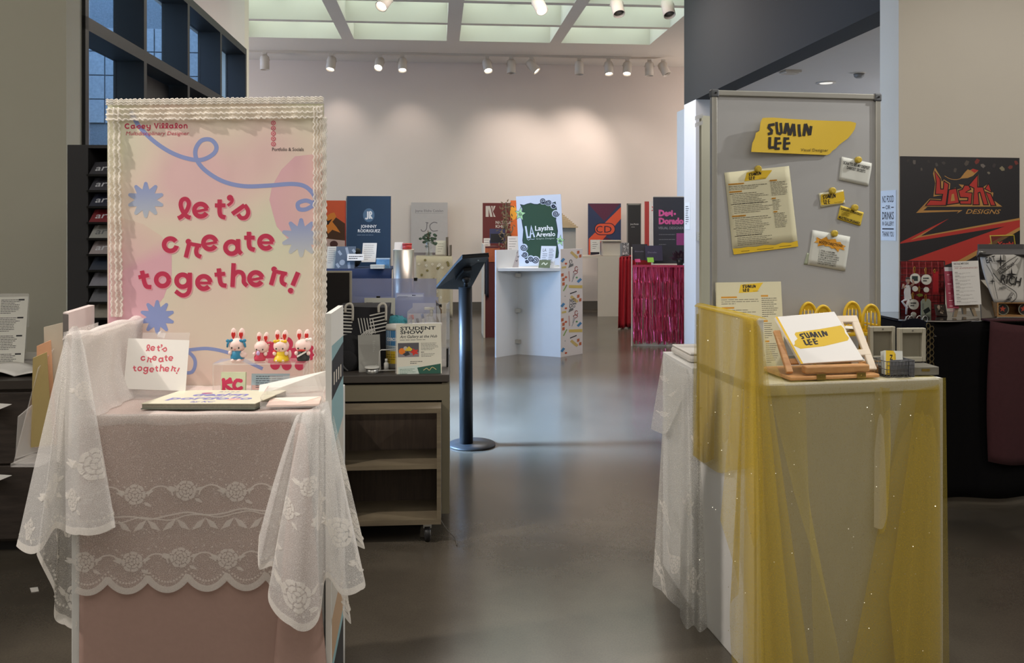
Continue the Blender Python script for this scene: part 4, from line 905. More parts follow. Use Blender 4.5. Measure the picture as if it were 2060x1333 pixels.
t, a = board('acrylic_sign', 'frosted grey sign plate leaning against the striped tote', 'sign', P(720, 674, 4.03), P(764, 672, 4.05), P(722, 749, 3.96), .006, M('frosted_plate', '8d8c84', .45, var=.05), (0, 0, 100, 170))
a.lines(66, 30, 14, 6, 9, 'a9a8a2', 0, 3, 4, .5); a.text('03', 72, 140, 14, 'bdbcb6', 0, rot=-80, width=22); a.build('lettering', t)
t = thing('wipes_canister', 'white lidded canister of disinfecting wipes with a blue and yellow label', 'canister', Vector((P(795, 0, 4.12).x, 4.12, DT)))
cx_ = Vector((P(796, 0, 4.12).x, 4.12, DT)); r = .047; H = EYE - (652 - HY) / F * 4.12 - DT
MB().lathe(cx_, [(r, 0), (r, H * .88)], 28).build('body', M('white_plastic', 'd9d8d0', .4), t)
MB().lathe(cx_ + Vector((0, 0, H * .88)), [(r * 1.04, 0), (r * 1.04, H * .08), (r * .95, H * .12), (r * .3, H * .13)], 28).build('lid', M('white_plastic'), t)
def cyl_fn(c, r_, z0_, h):
    return lambda u, v: c + Vector((r_ * math.sin(u), -r_ * math.cos(u), z0_ + h * (1 - v)))
lab_ = MB()
class CArt(Art):
    def pt(s, p, L): v = s.fn(p[0], p[1]); c = v - cx_; c.z = 0; return v + c.normalized() * (s.step * (L + 1))
a = CArt(cyl_fn(cx_, r, H * .10, H * .78), (0, -1, 0))
for k in range(16):
    u0, u1 = -1.57 + k * .196, -1.57 + (k + 1) * .196
    a.rect(u0, 0, u1, .46, '3f78a6'); a.rect(u0, .46, u1, .62, 'b7c6cc'); a.rect(u0, .62, u1, 1, 'd8b52c'); 
a.poly([(-1.05, .26), (-.3, .10), (.45, .26), (-.3, .44)], 'b7324a', 1); a.poly([(-.95, .26), (-.3, .13), (.35, .26), (-.3, .41)], '2c3f86', 2); a.text('CLOROX', -.98, .315, .1, 'f0efec', 3, width=1.3, bold=.03)
a.lines(-1.0, .50, 1.2, 3, .05, '3d4a58', 1, .018, 4); a.rect(-.7, .58, .2, .66, '3f78a6', 2); a.lines(-1.0, .72, 1.3, 4, .07, '6a5b1c', 1, .02, 5); a.build('label_print', t)
t = thing('duster', 'fluffy turquoise duster lying behind the canister', 'duster', P(795, 650, 4.3))
m = MB(); rr = random.Random(4)
m.ball(P(796, 648, 4.28), .062, .05, .034, 22, 12)
for v in m.v: v += Vector((rr.uniform(-1, 1), rr.uniform(-1, 1), rr.uniform(-1, 1))) * .0045
m.build('fluff', M('turquoise_microfibre', '4fa6b4', .95, var=.3, scale=120, bump=.6), t); MB().tube(crom([P(770, 652, 4.3), P(776, 636, 4.32), P(790, 634, 4.34)], 5), .008, 8).build('handle', M('dark_grip', '2a2c2e', .5), t)
MB().cyl(Vector((P(796, 0, 4.3).x, 4.3, DT)), P(796, 655, 4.3), .03, 16).build('holder', M('white_plastic'), t)
t = thing('wire_stand', 'thin white wire holder on a round silver base', 'stand', Vector((P(748, 0, 3.93).x, 3.93, DT)))
b = Vector((P(748, 0, 3.93).x, 3.935, DT))
MB().lathe(b, [(.028, 0), (.029, .003), (.027, .022), (.02, .024)], 24).build('base', M('brushed_steel'), t)
MB().lathe(b + Vector((0, 0, .024)), [(.034, 0), (.034, .006)], 24).build('cap', M('white_plastic'), t)
MB().tube([P(762, 748, 3.95), P(764, 706, 3.95), P(767, 703.5, 3.95), P(797, 703, 3.97)], .0026, 6).build('wire', M('white_wire', 'd9d9d4', .4), t); MB().tube([P(748, 746, 3.93), P(764, 745, 3.95), P(798, 744, 3.97)], .0026, 6).build('wire', M('white_wire'), t)
t = thing('small_bottle', 'small white bottle standing beside the canister', 'bottle', Vector((P(777, 0, 4.0).x, 4.0, DT)))
MB().lathe(Vector((P(777, 0, 4.0).x, 4.0, DT)), [(.011, 0), (.011, .035), (.005, .042)], 16).build('body', M('white_plastic'), t); MB().lathe(Vector((P(777, 0, 4.0).x, 4.0, DT + .042)), [(.0065, 0), (.006, .015)], 12).build('cap', M('white_plastic'), t)
t = thing('desk_organizer', 'clear acrylic organizer with pens at the corner of the reception desk', 'organizer', D(-.06, .3))
q = Fr(D(-.115, .2), 0); q.o.z = DT
for b in ((-.09, .10, 0, .003, 0, .26), (-.09, .10, .22, .223, 0, .29), (-.09, -.087, .003, .22, 0, .27), (.097, .10, .003, .22, 0, .30), (-.087, .097, .003, .22, 0, .004), (.0, .003, .004, .22, .004, .25)): MB().box(*b, q).build('wall', acr, t)
MB().box(.1005, .108, .0, .05, .0, .09, q).build('clip', M('black_metal'), t)
def pen(px, py0, py1, d, hexc, lab):
    t = thing('marker_pen', lab, 'pen', P(px, py1, d), 'marker pens in the desk organizer')
    a_, b_ = P(px + 3, py1 + 30, d), P(px, py0 + 9, d); MB().cyl(a_, b_, .006, 12).build('barrel', M('pen_white', 'd0d0cc', .4), t); MB().cyl(b_, P(px - 2, py0, d), .0068, 12).build('cap', M('pen_' + hexc, hexc, .4), t)
pen(831, 633, 644, 4.24, 'b32a35', 'red capped marker leaning in the clear organizer'); pen(851, 631, 644, 4.25, '2a5ca8', 'light blue capped marker in the clear organizer'); pen(841, 640, 645, 4.22, '20264f', 'navy capped marker between the red and blue ones')
t = thing('pump_bottle', 'white pump bottle of sanitizer in the clear organizer', 'bottle', Vector((P(869, 0, 4.24).x, 4.24, DT)))
c_ = Vector((P(868, 0, 4.26).x, 4.26, DT + .005)); MB().lathe(c_, [(.03, 0), (.03, .19), (.012, .215), (.012, .225)], 20).build('body', clear('cloudy_plastic', 'dfe3e6', .55, .2), t)
m = MB(); m.cyl(c_ + Vector((0, 0, .225)), c_ + Vector((0, 0, .27)), .008, 12); m.build('pump_neck', M('white_plastic'), t); MB().slab(c_ + Vector((-.035, -.01, .27)), c_ + Vector((.014, -.01, .27)), c_ + Vector((.014, .01, .27)), c_ + Vector((-.035, .01, .27)), .012).build('pump_head', M('white_plastic'), t)
t, a = board('clipboard', 'brown clipboard standing on its side at the end of the organizer', 'clipboard', P(877, 604, 4.3), P(887, 622, 4.15), P(878, 668, 4.3), .004, M('brown_hardboard', '6b5335', .7), (0, 0, 10, 60))
a.poly([(1, 0), (9, 4), (9, 30), (1, 26)], 'e3e1da', 0); a.build('sheet_print', t); MB().slab(P(878, 614, 4.28), P(884, 618, 4.2), P(884, 612, 4.2), P(878, 608, 4.28), .012).build('clip', M('black_metal'), t)
# clear screens with clips and papers, monitor
scr = clear('screen_acrylic', 'a9b0d0', .44, .06)  # bluish reflection of the windows is put into the body colour
for nm, x0, x1, y0, d, lab, cx0, pap in (('screen', 707, 878, 560, 4.55, 'taller clear sneeze screen at the back of the reception desk', 836, (797, 589, 853, 640)), ('screen', 700, 882, 597, 4.40, 'lower clear screen with a pinned letter, nearer on the reception desk', 761, (733, 599, 795, 680))):
    zt_ = EYE - (y0 - HY) / F * d; X0, X1 = P(x0, 0, d).x, P(x1, 0, d).x
    t = thing('desk_screen', lab, 'screen', Vector(((X0 + X1) / 2, d, DT)), 'clear screens on the reception desk')
    MB().box(X0, X1, d, d + .005, DT + .002, zt_).build('sheet', scr, t)
    for x in (X0 + .04, X1 - .06): MB().box(x, x + .04, d - .03, d + .035, DT, DT + .012).build('foot', acr, t)
    t = thing('binder_clip', 'black binder clip on the edge of the ' + lab.split(' at ')[0].split(' with ')[0], 'clip', P(cx0, y0, d), 'binder clips on the clear screens')
    c_ = P(cx0, y0, d); MB().prism([c_ + Vector((-.010, 0, .004)), c_ + Vector((.010, 0, .004)), c_ + Vector((.008, 0, -.012)), c_ + Vector((-.008, 0, -.012))], (0, .012, 0)).build('body', M('black_metal'), t).location.y -= .004
    x0_, y0_, x1_, y1_ = pap; dd = d - .012 if y0 > 580 else d - .008
    t, a = board('notice_sheet', 'typed letter clipped to the lower clear screen' if y0 > 580 else 'blue headed notice fixed to the taller clear screen', 'paper', P(x0_, y0_, dd), P(x1_, y0_, dd), P(x0_, y1_, dd), .0006, M('notice_white' if y0 > 580 else 'notice_lilac', 'cfcfc4' if y0 > 580 else 'b9bfe0', .7, var=.02), pap)
    if y0 > 580: a.lines(737, 608, 18, 3, 4, '4a4c52', 0, 1.1, 2); a.lines(737, 622, 52, 10, 4.2, '5a5c62', 0, 1.0, 3)
    else: a.rect(799, 592, 851, 603, 'dfe6f8', 0); a.lines(801, 596, 20, 2, 3, '51618a', 1, 1.2, 1); a.lines(829, 593, 20, 1, 3, '2e3760', 1, 1.8, 2)
    a.build('print', t)
t = thing('monitor', 'black monitor back with a pale bezel behind the slogan poster', 'monitor', Vector((P(670, 0, 4.35).x, 4.36, DT)))
q = P(707, 545, 4.32); X0 = P(600, 0, 4.32).x; zt_ = q.z
MB().box(X0, q.x, 4.32, 4.34, zt_ - .27, zt_).build('bezel', M('pale_bezel', 'a39d8e', .5), t, .002); MB().box(X0 + .008, q.x - .01, 4.314, 4.32, zt_ - .262, zt_ - .008).build('screen', M('black_screen', '121113', .3), t)
MB().box((X0 + q.x) / 2 - .02, (X0 + q.x) / 2 + .02, 4.34, 4.36, DT + .012, zt_ - .1).build('stem', M('black_metal'), t); MB().box((X0 + q.x) / 2 - .09, (X0 + q.x) / 2 + .09, 4.27, 4.42, DT, DT + .012).build('foot', M('black_metal'), t)
# ------------------------------------------------------------------ kiosk
bm = M('black_powder_coat', '1f2124', .45, .2, var=.05)
kb = Vector((P(938, 0, 5.35).x, 5.35, 0)); t = thing('tablet_kiosk', 'black tablet kiosk on a round floor base beside the reception desk', 'kiosk', kb)
MB().lathe(kb + Vector((.035, 0, 0)), [(.148, 0), (.150, .004), (.148, .012), (.02, .016)], 40).build('base', bm, t)
MB().cyl(kb + Vector((0, 0, .014)), Vector((kb.x - .006, kb.y, 1.0)), .043, 28).build('pole', bm, t)
MB().cyl(Vector((kb.x - .004, kb.y, 1.0)), Vector((kb.x, kb.y, 1.045)), .014, 12).build('neck', bm, t)
m = MB(); m.ball(Vector((kb.x, kb.y - .01, 1.05)), .028, .024, .024, 14, 8); m.build('joint', bm, t)
A_, B_, C_, D_ = P(876, 581, 5.42), P(946, 583, 5.46), P(984, 513, 5.22), P(930, 517, 5.18)
n_ = (B_ - A_).cross(D_ - A_).normalized(); MB().slab(A_, B_, C_, D_, .022).build('tablet_case', bm, t, .004)
o_ = n_ * .004; MB().slab(A_ + (C_ - A_) * .04 - n_ * .0225, B_ + (D_ - B_) * .04 - n_ * .0225, C_ + (A_ - C_) * .04 - n_ * .0225, D_ + (B_ - D_) * .04 - n_ * .0225, .001).build('screen', M('black_screen'), t)
c_ = (A_ + B_ + C_ + D_) / 4; MB().slab(c_ + (A_ - c_) * .3 + n_ * .02, c_ + (B_ - c_) * .3 + n_ * .02, c_ + (C_ - c_) * .3 + n_ * .02, c_ + (D_ - c_) * .3 + n_ * .02, .022).build('mount_plate', bm, t)
e_ = (C_ - D_); MB().slab(D_ + (A_ - D_) * .18 + n_ * .002, C_ + (B_ - C_) * .18 + n_ * .002, C_ + n_ * .012, D_ + n_ * .012, .012).build('lock_bar', bm, t); m = MB(); m.ball(C_ + (D_ - C_) * .3 + (A_ - D_) * .1 + n_ * .008, .005, n=8, m=6); m.build('lock', M('brushed_steel'), t)
# ------------------------------------------------------------------ starfish poster booth (middle of the gallery)
blu_w = M('white_panel', 'cfd3d6', .5, var=.02)
def at(px, d, z): p = P(px, 0, d); return Vector((p.x, d, z))
t = thing('display_stand', 'white folding stand carrying the starfish poster with its hollow back toward us', 'display stand', at(1070, 9.0, 0), 'display stands in the gallery')
def wall_panel(p, q, z0_, z1_, th=.018): 
    n = Vector((q.y - p.y, -(q.x - p.x), 0)).normalized() * -th
    return MB().hexa([Vector((v.x, v.y, z0_)) for v in (p, q, q + n, p + n)] + [Vector((v.x, v.y, z1_)) for v in (p, q, q + n, p + n)])
LA, LB, LC, LD = at(998, 8.85, 0), at(1042, 9.08, 0), at(1128, 8.87, 0), at(1172, 9.12, 0)
wall_panel(LA, LB, 0, 1.125).build('panel', blu_w, t); wall_panel(LB, LC, 0, .925).build('panel', blu_w, t)
wall_panel(LC, LD, 0, 1.135).build('panel', M('pale_print_panel', 'd3c9c2', .6, var=.02), t)
LE = at(1168, 9.45, 0); LF = at(1010, 9.45, 0)
MB().prism([Vector((p.x, p.y, .905)) for p in (LA + Vector((.02, 0, 0)), LC, LE, LF)], (0, 0, .03)).build('tabletop', blu_w, t)
for z in (.83, .45, .12): 
    MB().box(LB.x - .03, LB.x + .03, LB.y - .035, LB.y - .012, z, z + .04).build('hinge', M('brushed_steel'), t)
tl, tr_, bl = LC + Vector((0, -.001, 1.13)), LD + Vector((0, -.001, 1.13)), LC + Vector((0, -.001, .002))
n_ = (bl - tl).cross(tr_ - tl).normalized()
a = Art(pane_fn(tl, tr_ - tl, bl - tl, 640, 495, 803, 1320), n_)
for y0 in (0, 345, 690):
    Y = lambda y: y + y0
    for (x, y, r, c_) in ((678, 605, 9, 'b9532e'), (678, 710, 9, 'b9532e'), (758, 718, 8, '5c8a52'), (672, 856, 5, '9c9c98')):
        if Y(y) < 1310: a.disc(x, Y(y), r, c_, 0, r * .9)
    for (x, y, c_) in ((770, 520, 'b5603a'), (785, 550, 'b5603a'), (652, 690, 'b5603a'), (660, 725, 'b5603a'), (660, 760, 'b5603a')):
        if Y(y) < 1290: a.poly([(x - 9, Y(y) - 10), (x + 9, Y(y) - 13), (x + 9, Y(y) + 11), (x - 9, Y(y) + 14)], c_, 0)
    for (x1, y1, x2, y2, w_, c_) in ((715, 515, 765, 565, 20, 'c2a766'), (645, 590, 665, 565, 20, '4a7ea8'), (648, 635, 680, 632, 16, 'c9b26a'), (765, 755, 792, 730, 20, '4a7ea8'), (660, 815, 685, 768, 9, '7f9a56'), (708, 840, 758, 826, 9, '3f3a38'), (700, 665, 705, 745, 7, 'b98a80'), (738, 668, 728, 725, 4, '8a8a88'), (745, 690, 722, 750, 5, '8a8a88')):
        if Y(max(y1, y2)) < 1305: a.stroke([(x1, Y(y1)), (x2, Y(y2))], w_, c_, 0)
    if y0 < 690:
        a.poly([(700, Y(772)), (801, Y(782)), (801, Y(806)), (700, Y(794))], 'c9ae5c', 1)
        a.stroke(arc(755, Y(650), 11, 0, 330, 12, 18), 5, '8a3a2c', 1); a.stroke(arc(748, Y(676), 16, 180, 480, 12, 12), 5, '8a3a2c', 1)
    if Y(640) < 1315: a.poly([(695, Y(640)), (733, Y(625)), (733, Y(606)), (705, Y(612))], '6a6864', 0); a.stroke(arc(714, Y(592), 9, 90, 400, 12, 15), 5, '55534f', 1)
for txt, x, y, w_ in (('MEL', 706, 925, 50), ('G', 728, 950, 18)): a.text(txt, x, y, 48 if txt == 'MEL' else 34, '26262a', 2, width=w_, bold=.0)
a.stroke(arc(714, 938, 7, 20, 160, 8), 3, '26262a', 2)
a.build('pattern_print', t)
tl, tr_, bl = at(1038, 9.25, EYE - (395 - HY) / F * 9.25), at(1128, 9.1, EYE - (391 - HY) / F * 9.1), at(1046, 9.25, .937)
bl = Vector((tl.x + .035, tl.y, .937)); tr_ = Vector((tr_.x, tr_.y, tl.z + .02))
t, a = board('poster_board', 'green poster with pale blue border, swirls and starfish', 'poster', tl, tr_, bl, .012, M('pale_blue_board', 'c3cfe0', .6, var=.02), (300, 85, 632, 635))
wv = [(330 + 3 * math.sin(k), 140 + 12 * math.sin(k * .9)) if 0 else (330 + k * 26, 150 + 7 * math.sin(k * 1.7)) for k in range(11)] + [(592 + 5 * math.sin(k * 1.6), 160 + k * 42) for k in range(10)] + [(590 - k * 27, 575 + 7 * math.sin(k * 1.7)) for k in range(10)] + [(340 + 5 * math.sin(k * 1.6), 560 - k * 42) for k in range(10)]
a.poly(wv, '2f4a38', 0); a.stroke(wv, 5, '1f2c3c', 1, True)
def swirl(x, y, r, s_, c_='1f2a3c'): a.stroke([(x + s_ * r * (1 - k / 26) * math.cos(.55 * k), y + r * (1 - k / 26) * math.sin(.55 * k)) for k in range(24)], 7, c_, 2)
for x, y, r, s_ in ((500, 130, 24, 1), (540, 145, 22, -1), (575, 175, 16, 1), (590, 235, 24, 1), (340, 490, 26, 1), (345, 545, 22, -1), (390, 580, 22, 1), (425, 590, 26, -1), (360, 600, 14, 1)): a.disc(x, y, r + 5, 'c3cfe0', 1); swirl(x, y, r, s_)
def sfish(cx_, cy_, r):
    for rr, c_, L in ((r, '1c2733', 3), (r * .86, 'a9d6a0', 4)): a.fan((cx_, cy_), [(cx_ + (rr if k % 2 == 0 else rr * .42) * math.cos(math.radians(k * 36 - 80)), cy_ + 1.35 * (rr if k % 2 == 0 else rr * .42) * math.sin(math.radians(k * 36 - 80))) for k in range(10)], lambda p: lin(c_), L)
    a.stroke([(cx_ + r * .28 * (1 - k / 18) * math.cos(.7 * k), cy_ + r * .36 * (1 - k / 18) * math.sin(.7 * k)) for k in range(16)], 4, '1c2733', 5)
sfish(326, 225, 46); sfish(612, 445, 36)
a.text('Laysha', 432, 360, 38, 'e9ecee', 3, width=134, bold=.02); a.text('Arevalo', 437, 408, 36, 'e9ecee', 3, width=142, bold=.02); a.text('Graphic Designer', 436, 430, 13, 'a9b6b0', 3, width=138)
a.stroke([(362, 322), (372, 412), (398, 408)], 13, 'c5d0e2', 3); a.stroke([(392, 415), (404, 325), (424, 412)], 12, 'c5d0e2', 4); a.stroke([(394, 385), (420, 380)], 9, 'c5d0e2', 4); a.stroke(crom([(368, 425), (380, 432), (392, 424), (410, 428), (426, 424)], 4), 3, 'c5d0e2', 3)
a.build('print', t)
t, a = board('laptop_lid', 'pale laptop lid with small dark bird marks on the starfish poster stand', 'laptop', at(1001, 8.98, EYE - (503 - HY) / F * 8.98), at(1043, 9.08, EYE - (503 - HY) / F * 9.08), at(1001, 8.95, .938), .01, M('bird_pattern_shell', 'a5a4ab', .5), (0, 0, 100, 80))
for k in range(16): x, y = 10 + (k % 5) * 20 + (k // 5) % 2 * 8, 10 + (k // 5) * 19; a.stroke([(x - 4, y), (x + 2, y + 4), (x + 5, y - 3)], 2.5, '2b2b33')
a.build('print', t)
t, a = board('resume_card', 'white leaflet with the two letter monogram standing on the starfish poster stand', 'card', at(1089, 8.98, 1.165), at(1119, 8.93, 1.165), at(1085, 8.95, .938), .003, M('cool_white_card', 'cdd6e2', .7, var=.02), (0, 0, 60, 90))
a.text('LA', 8, 24, 14, '2a3340', 0, width=14); a.lines(8, 32, 20, 6, 8, '5b6675', 0, 2.5, 1); a.lines(33, 12, 22, 10, 7, '5b6675', 0, 2.5, 2); a.build('print', t)
t, a = board('small_card', 'small green card in front of the monogram leaflet', 'card', at(1085, 8.90, 1.02), at(1108, 8.88, 1.02), at(1083, 8.88, .938), .003, M('moss_card', '5e6d52', .7), (0, 0, 60, 50))
a.stroke(crom([(15, 30), (25, 18), (35, 30), (45, 18)], 4), 6, 'c9d3c4'); a.build('print', t)
# bird house box behind the poster, NK booth left of it
t = thing('model_house', 'small cardboard house with a slatted roof behind the starfish poster stand', 'model', at(1142, 9.7, .95))
MB().box(at(1122, 9.7, 0).x, at(1157, 9.7, 0).x, 9.6, 9.9, .94, 1.37).build('body', M('grey_board', '8b877c', .8), t)
MB().box(at(1122, 9.7, 0).x, at(1157, 9.7, 0).x, 9.6, 9.9, .0, .94).build('plinth', M('grey_board'), t)
for k in range(9):                                     # slats of the roof slope facing us
    zt_, zb_ = 1.52 - k * .0185, 1.52 - (k + 1) * .0185 + .002; yy = 9.72 - k * .017
    MB().box(at(1120, 9.6, 0).x, at(1130 + 3.6 * (k + 1), 9.6, 0).x, yy - .012, yy + .012, zb_, zt_).build('slat', M('pale_slat', 'a08c68', .7, var=.2), t)
MB().prism([at(1122, 9.75, 1.37), at(1157, 9.75, 1.37), at(1124, 9.75, 1.50)], (0, .15, 0)).build('gable', M('grey_board'), t)

def stand(label, x0, x1, d, dep, ztop, mat, rot=5, sides=True, name='display_stand', front=True):
    """plain white display stand: front panel, two sides, top"""
    X0, X1 = at(x0, d, 0).x, at(x1, d, 0).x; f = Fr((X0, d, 0), rot); W_ = (X1 - X0) / math.cos(math.radians(rot))
    t = thing(name, label, 'display stand', f(W_ / 2, dep / 2), 'display stands in the gallery')
    MB().box(0, W_, 0, dep, ztop - .03, ztop, f).build('tabletop', mat, t)
    if front: MB().box(.018, W_ - .018, .0, .018, 0, ztop - .03, f).build('front_panel', mat, t)
    MB().box(0, .018, 0, dep, 0, ztop - .03, f).build('side_panel', mat, t); MB().box(W_ - .018, W_, 0, dep, 0, ztop - .03, f).build('side_panel', mat, t)
    return t, f, W_
def poster(label, x0, x1, y0, y1, d, hexc, rot=5, th=.01, name='poster_board', cat='poster', lean=0.03, floor=False):
    if floor: y1 = HY + EYE * F / d; lean = 0
    X0, X1 = at(x0, d, 0).x, at(x1, d, 0).x; k = math.tan(math.radians(rot)); z0_, z1_ = EYE - (y0 - HY) / F * d, EYE - (y1 - HY) / F * d
    return board(name, label, cat, (X0, d + lean, z0_), (X1, d + lean + (X1 - X0) * k, z0_), (X0, d, z1_), th, M('board_' + hexc, hexc, .6, var=.05), (x0, y0, x1, y1))
gst = M('warm_white_panel', 'c9c1b4', .6, var=.02)
# maroon booth with NK poster
t, f, W_ = stand('tall narrow stand with maroon side behind the starfish poster', 976, 1002, 10.4, .5, 1.12, M('maroon_panel', '54201f', .7))
MB().box(-.02, 0, -.01, .5, 0, 1.15, f).build('edge_panel', gst, t); MB().box(.0, .18, -.006, .0, .93, 1.10, f).build('print_panel', M('rust_print', 'a2542f', .7, var=.3, scale=20), t)
t, a = poster('maroon poster with a pale angular monogram on the back wall', 971, 1028, 408, 530, 12.6, '6e2a28', floor=True)
for q in ([(977, 414), (983, 414), (983, 436), (977, 436)], [(982, 414), (986, 414), (991, 436), (986, 436)], [(988, 414), (991, 414), (991, 428)], [(991, 426), (994, 421), (997, 414), (993, 414)], [(991, 424), (997, 436), (993, 436)]): a.poly(q, 'd8ccc4', 0)
a.text('NATALIE', 997, 450, 6, 'dcd2ca', 0, width=32, bold=.02); a.text('KHIEV', 997, 458, 6, 'dcd2ca', 0, width=26, bold=.02); a.build('print', t)
t, a = poster('dark blue framed tablet standing before the maroon monogram poster', 985, 1016, 460, 489, 10.55, '23264a', name='tablet', cat='tablet'); a.rect(987, 470, 1013, 488, '17181c', 0); a.build('screen_print', t)
t, a = poster('white price sheet under the maroon monogram poster', 973, 986, 479, 506, 10.55, 'd8d2c8', th=.002, floor=True, name='info_sheet', cat='paper'); a.lines(974, 482, 10, 4, 5, '6a6660', 0, 1, 3); a.build('print', t)
t, a = poster('narrow orange poster half hidden left of the starfish poster', 1027, 1052, 403, 500, 10.3, 'd0652a', floor=True); a.disc(1033, 428, 7, 'e7a23a', 0, 14); a.build('print', t)
t, a = poster('white resume sheet leaning under the orange poster', 1021, 1045, 475, 540, 9.42, 'd6cec4', th=.003, name='info_sheet', cat='paper'); a.lines(1024, 480, 16, 5, 5, '77726a', 0, 1, 5); a.build('print', t)
t = thing('dried_garland', 'dried brown foliage garland between the maroon and orange posters', 'garland', at(1018, 10.2, 1.0)); m = MB(); rr = random.Random(2)
for k in range(160):
    z = rr.uniform(1.12, 1.66); c_ = at(1018, 10.2, z) + Vector((rr.gauss(0, .035), rr.gauss(0, .03), 0)); dv = Vector((rr.gauss(0, 1), rr.gauss(0, .5), rr.gauss(0, 1))).normalized() * .05; sd = dv.cross(Vector((0, 1, 0))).normalized() * .008
    m.quad(c_, c_ + dv * .5 + sd, c_ + dv, c_ + dv * .5 - sd)
MB().tube([at(1018, 10.2, .0), at(1018, 10.2, 1.66)], .008, 6).build('stem', M('dry_stem', '5b4a34', .8), t); m.build('foliage', M('dry_leaf', '6c5a40', .9, var=.3), t, kind='stuff')
cdn = M('dark_cloth', '1e2230', .9, var=.1)
t = thing('dark_cloth', 'dark cloth hanging on the side of the maroon stand behind the kiosk', 'cloth', at(980, 10.3, .6)); MB().grid(lambda u, v: at(975 + 8 * u, 10.375 + .02 * math.sin(u * 9), 1.02 - v * .48 - .05 * u), 10, 10).build('fall', cdn, t, solid=.003)

# back wall: CD poster, its table, framed black poster, red posters
t, a = poster('navy, plum and coral poster with a circled monogram on the back wall', 1183, 1250, 409, 518, 13.45, '2b3658', lean=0)
X = lambda x: 960 + x / 3.81; Y = lambda y: 370 + y / 3.81
a.poly([(X(850), Y(152)), (X(1100), Y(148)), (X(975), Y(285))], '5c2f45', 0); a.poly([(X(855), Y(420)), (X(1105), Y(175)), (X(1105), Y(265)), (X(860), Y(545)), (X(853), Y(545))], 'd4583c', 1); a.poly([(X(975), Y(400)), (X(1060), Y(440)), (X(900), Y(540)), (X(870), Y(548))], '4f2a40', 0)
a.stroke(arc(X(945), Y(345), 11.5, 90, 270, 14), 1.6, '1f2740', 3); a.stroke([(X(945), Y(301)), (X(1015), Y(301))], 1.6, '1f2740', 3); a.stroke([(X(945), Y(389)), (X(1015), Y(389))], 1.6, '1f2740', 3); a.stroke(arc(X(1015), Y(345), 11.5, -90, 90, 14), 1.6, '1f2740', 3)
a.poly(arc(X(945), Y(345), 10.8, 90, 270, 14) + arc(X(1015), Y(345), 10.8, -90, 90, 14), 'd4583c', 2)
a.text('C', X(912), Y(372), 14, '1f2740', 4, width=13); a.text('D', X(975), Y(372), 14, '1f2740', 4, width=15); a.build('print', t)
t, f, W_ = stand('white table under the circled monogram poster with a solid right end', 1168, 1248, 12.75, .55, .91, gst, front=False); MB().box(W_ - .34, W_ - .02, 0, .018, 0, .88, f).build('end_panel', gst, t)
t, a = poster('framed white resume on the table under the circled monogram poster', 1188, 1208, 482, 513, 12.8, 'cfcac4', name='framed_sheet', cat='picture'); a.rect(1190, 484, 1206, 506, 'dcd8d2', 0); a.lines(1192, 487, 12, 4, 4, '6a6866', 1, 1, 2); a.poly([(1188, 507), (1206, 507), (1206, 511), (1188, 513)], '2c2530', 1); a.build('print', t)
t = thing('white_box', 'plain white box on the table under the circled monogram poster', 'box', at(1230, 12.9, .91)); MB().box(at(1212, 12.9, 0).x, at(1249, 12.9, 0).x, 12.85, 13.1, .912, 1.135).build('body', gst, t, .004); MB().box(at(1210, 12.8, 0).x, at(1251, 12.8, 0).x, 12.80, 13.12, 1.135, 1.15).build('lid', gst, t)
t, a = poster('narrow black poster in a grey frame beside the red board', 1263, 1289, 412, 490, 11.9, '2d2c2b', floor=True); a.text('Jonny Machado', 1268, 452, 3.2, 'd9d5cf', 0, width=17); a.lines(1270, 456, 12, 1, 3, 'a9a59f', 0, 1, 1); a.build('lettering', t)
q = Vector((at(1262, 11.88, 0).x, 11.88, 0)); w_ = at(1291, 11.88, 0).x - q.x; zt_, zb = EYE - (409 - HY) / F * 11.9, EYE - (492 - HY) / F * 11.9
m = MB(); f = Fr(q, 5)
for b in ((0, .02, zb, zt_), (w_ - .03, w_, zb, zt_), (0, w_, zt_ - .02, zt_), (0, w_, zb, zb + .02)): m.box(b[0], b[1], .02, .045, b[2], b[3], f)
m.build('frame', M('grey_frame', '8f8b82', .6), t)
t, a = poster('narrow red banner board left of the pink lettered poster', 1297, 1306, 405, 500, 11.0, 'a5352c', name='banner_board', floor=True); a.build('print', t) if a.mb.v else None
t, a = poster('white edged red board showing only its rim', 1307, 1318, 404, 498, 10.6, 'cfc5ba', name='banner_board', floor=True); a.stroke([(1312, 415), (1315, 421), (1311, 424)], 2, 'b23a30'); a.build('print', t)
# red cloth table
redc = M('red_cloth', 'a41424', .85, var=.1, scale=30)
t = thing('red_tablecloth', 'bright red cloth falling to the floor left of the pink foil fringe', 'tablecloth', at(1260, 11.3, 0))
MB().grid(lambda u, v: at(1246 + 34 * u - 2.5 * v, 11.2 + .25 * u + .035 * math.sin(u * 17) * v + .02 * math.sin(u * 31), .955 - v * .94), 40, 16).build('front_fall', redc, t, solid=.003)
MB().prism([at(1247, 11.2, .955), at(1282, 11.45, .955), at(1290, 11.9, .955), at(1256, 11.9, .955)], (0, 0, .006)).build('top', redc, t)
MB().grid(lambda u, v: at(1247 + 9 * u, 11.2 + .7 * u, .955 - v * .94), 8, 6).build('side_fall', redc, t, solid=.003)
t, a = poster('black and white patterned box on the red cloth table', 1251, 1266, 488, 514, 11.4, '6f6d6b', name='patterned_box', cat='box', th=.1); rr = random.Random(8)
for k in range(40): a.disc(rr.uniform(1252, 1265), rr.uniform(489, 513), .9, rr.choice(['24242a', 'd0cdc8']), k % 3, n=6)
a.build('pattern_print', t)
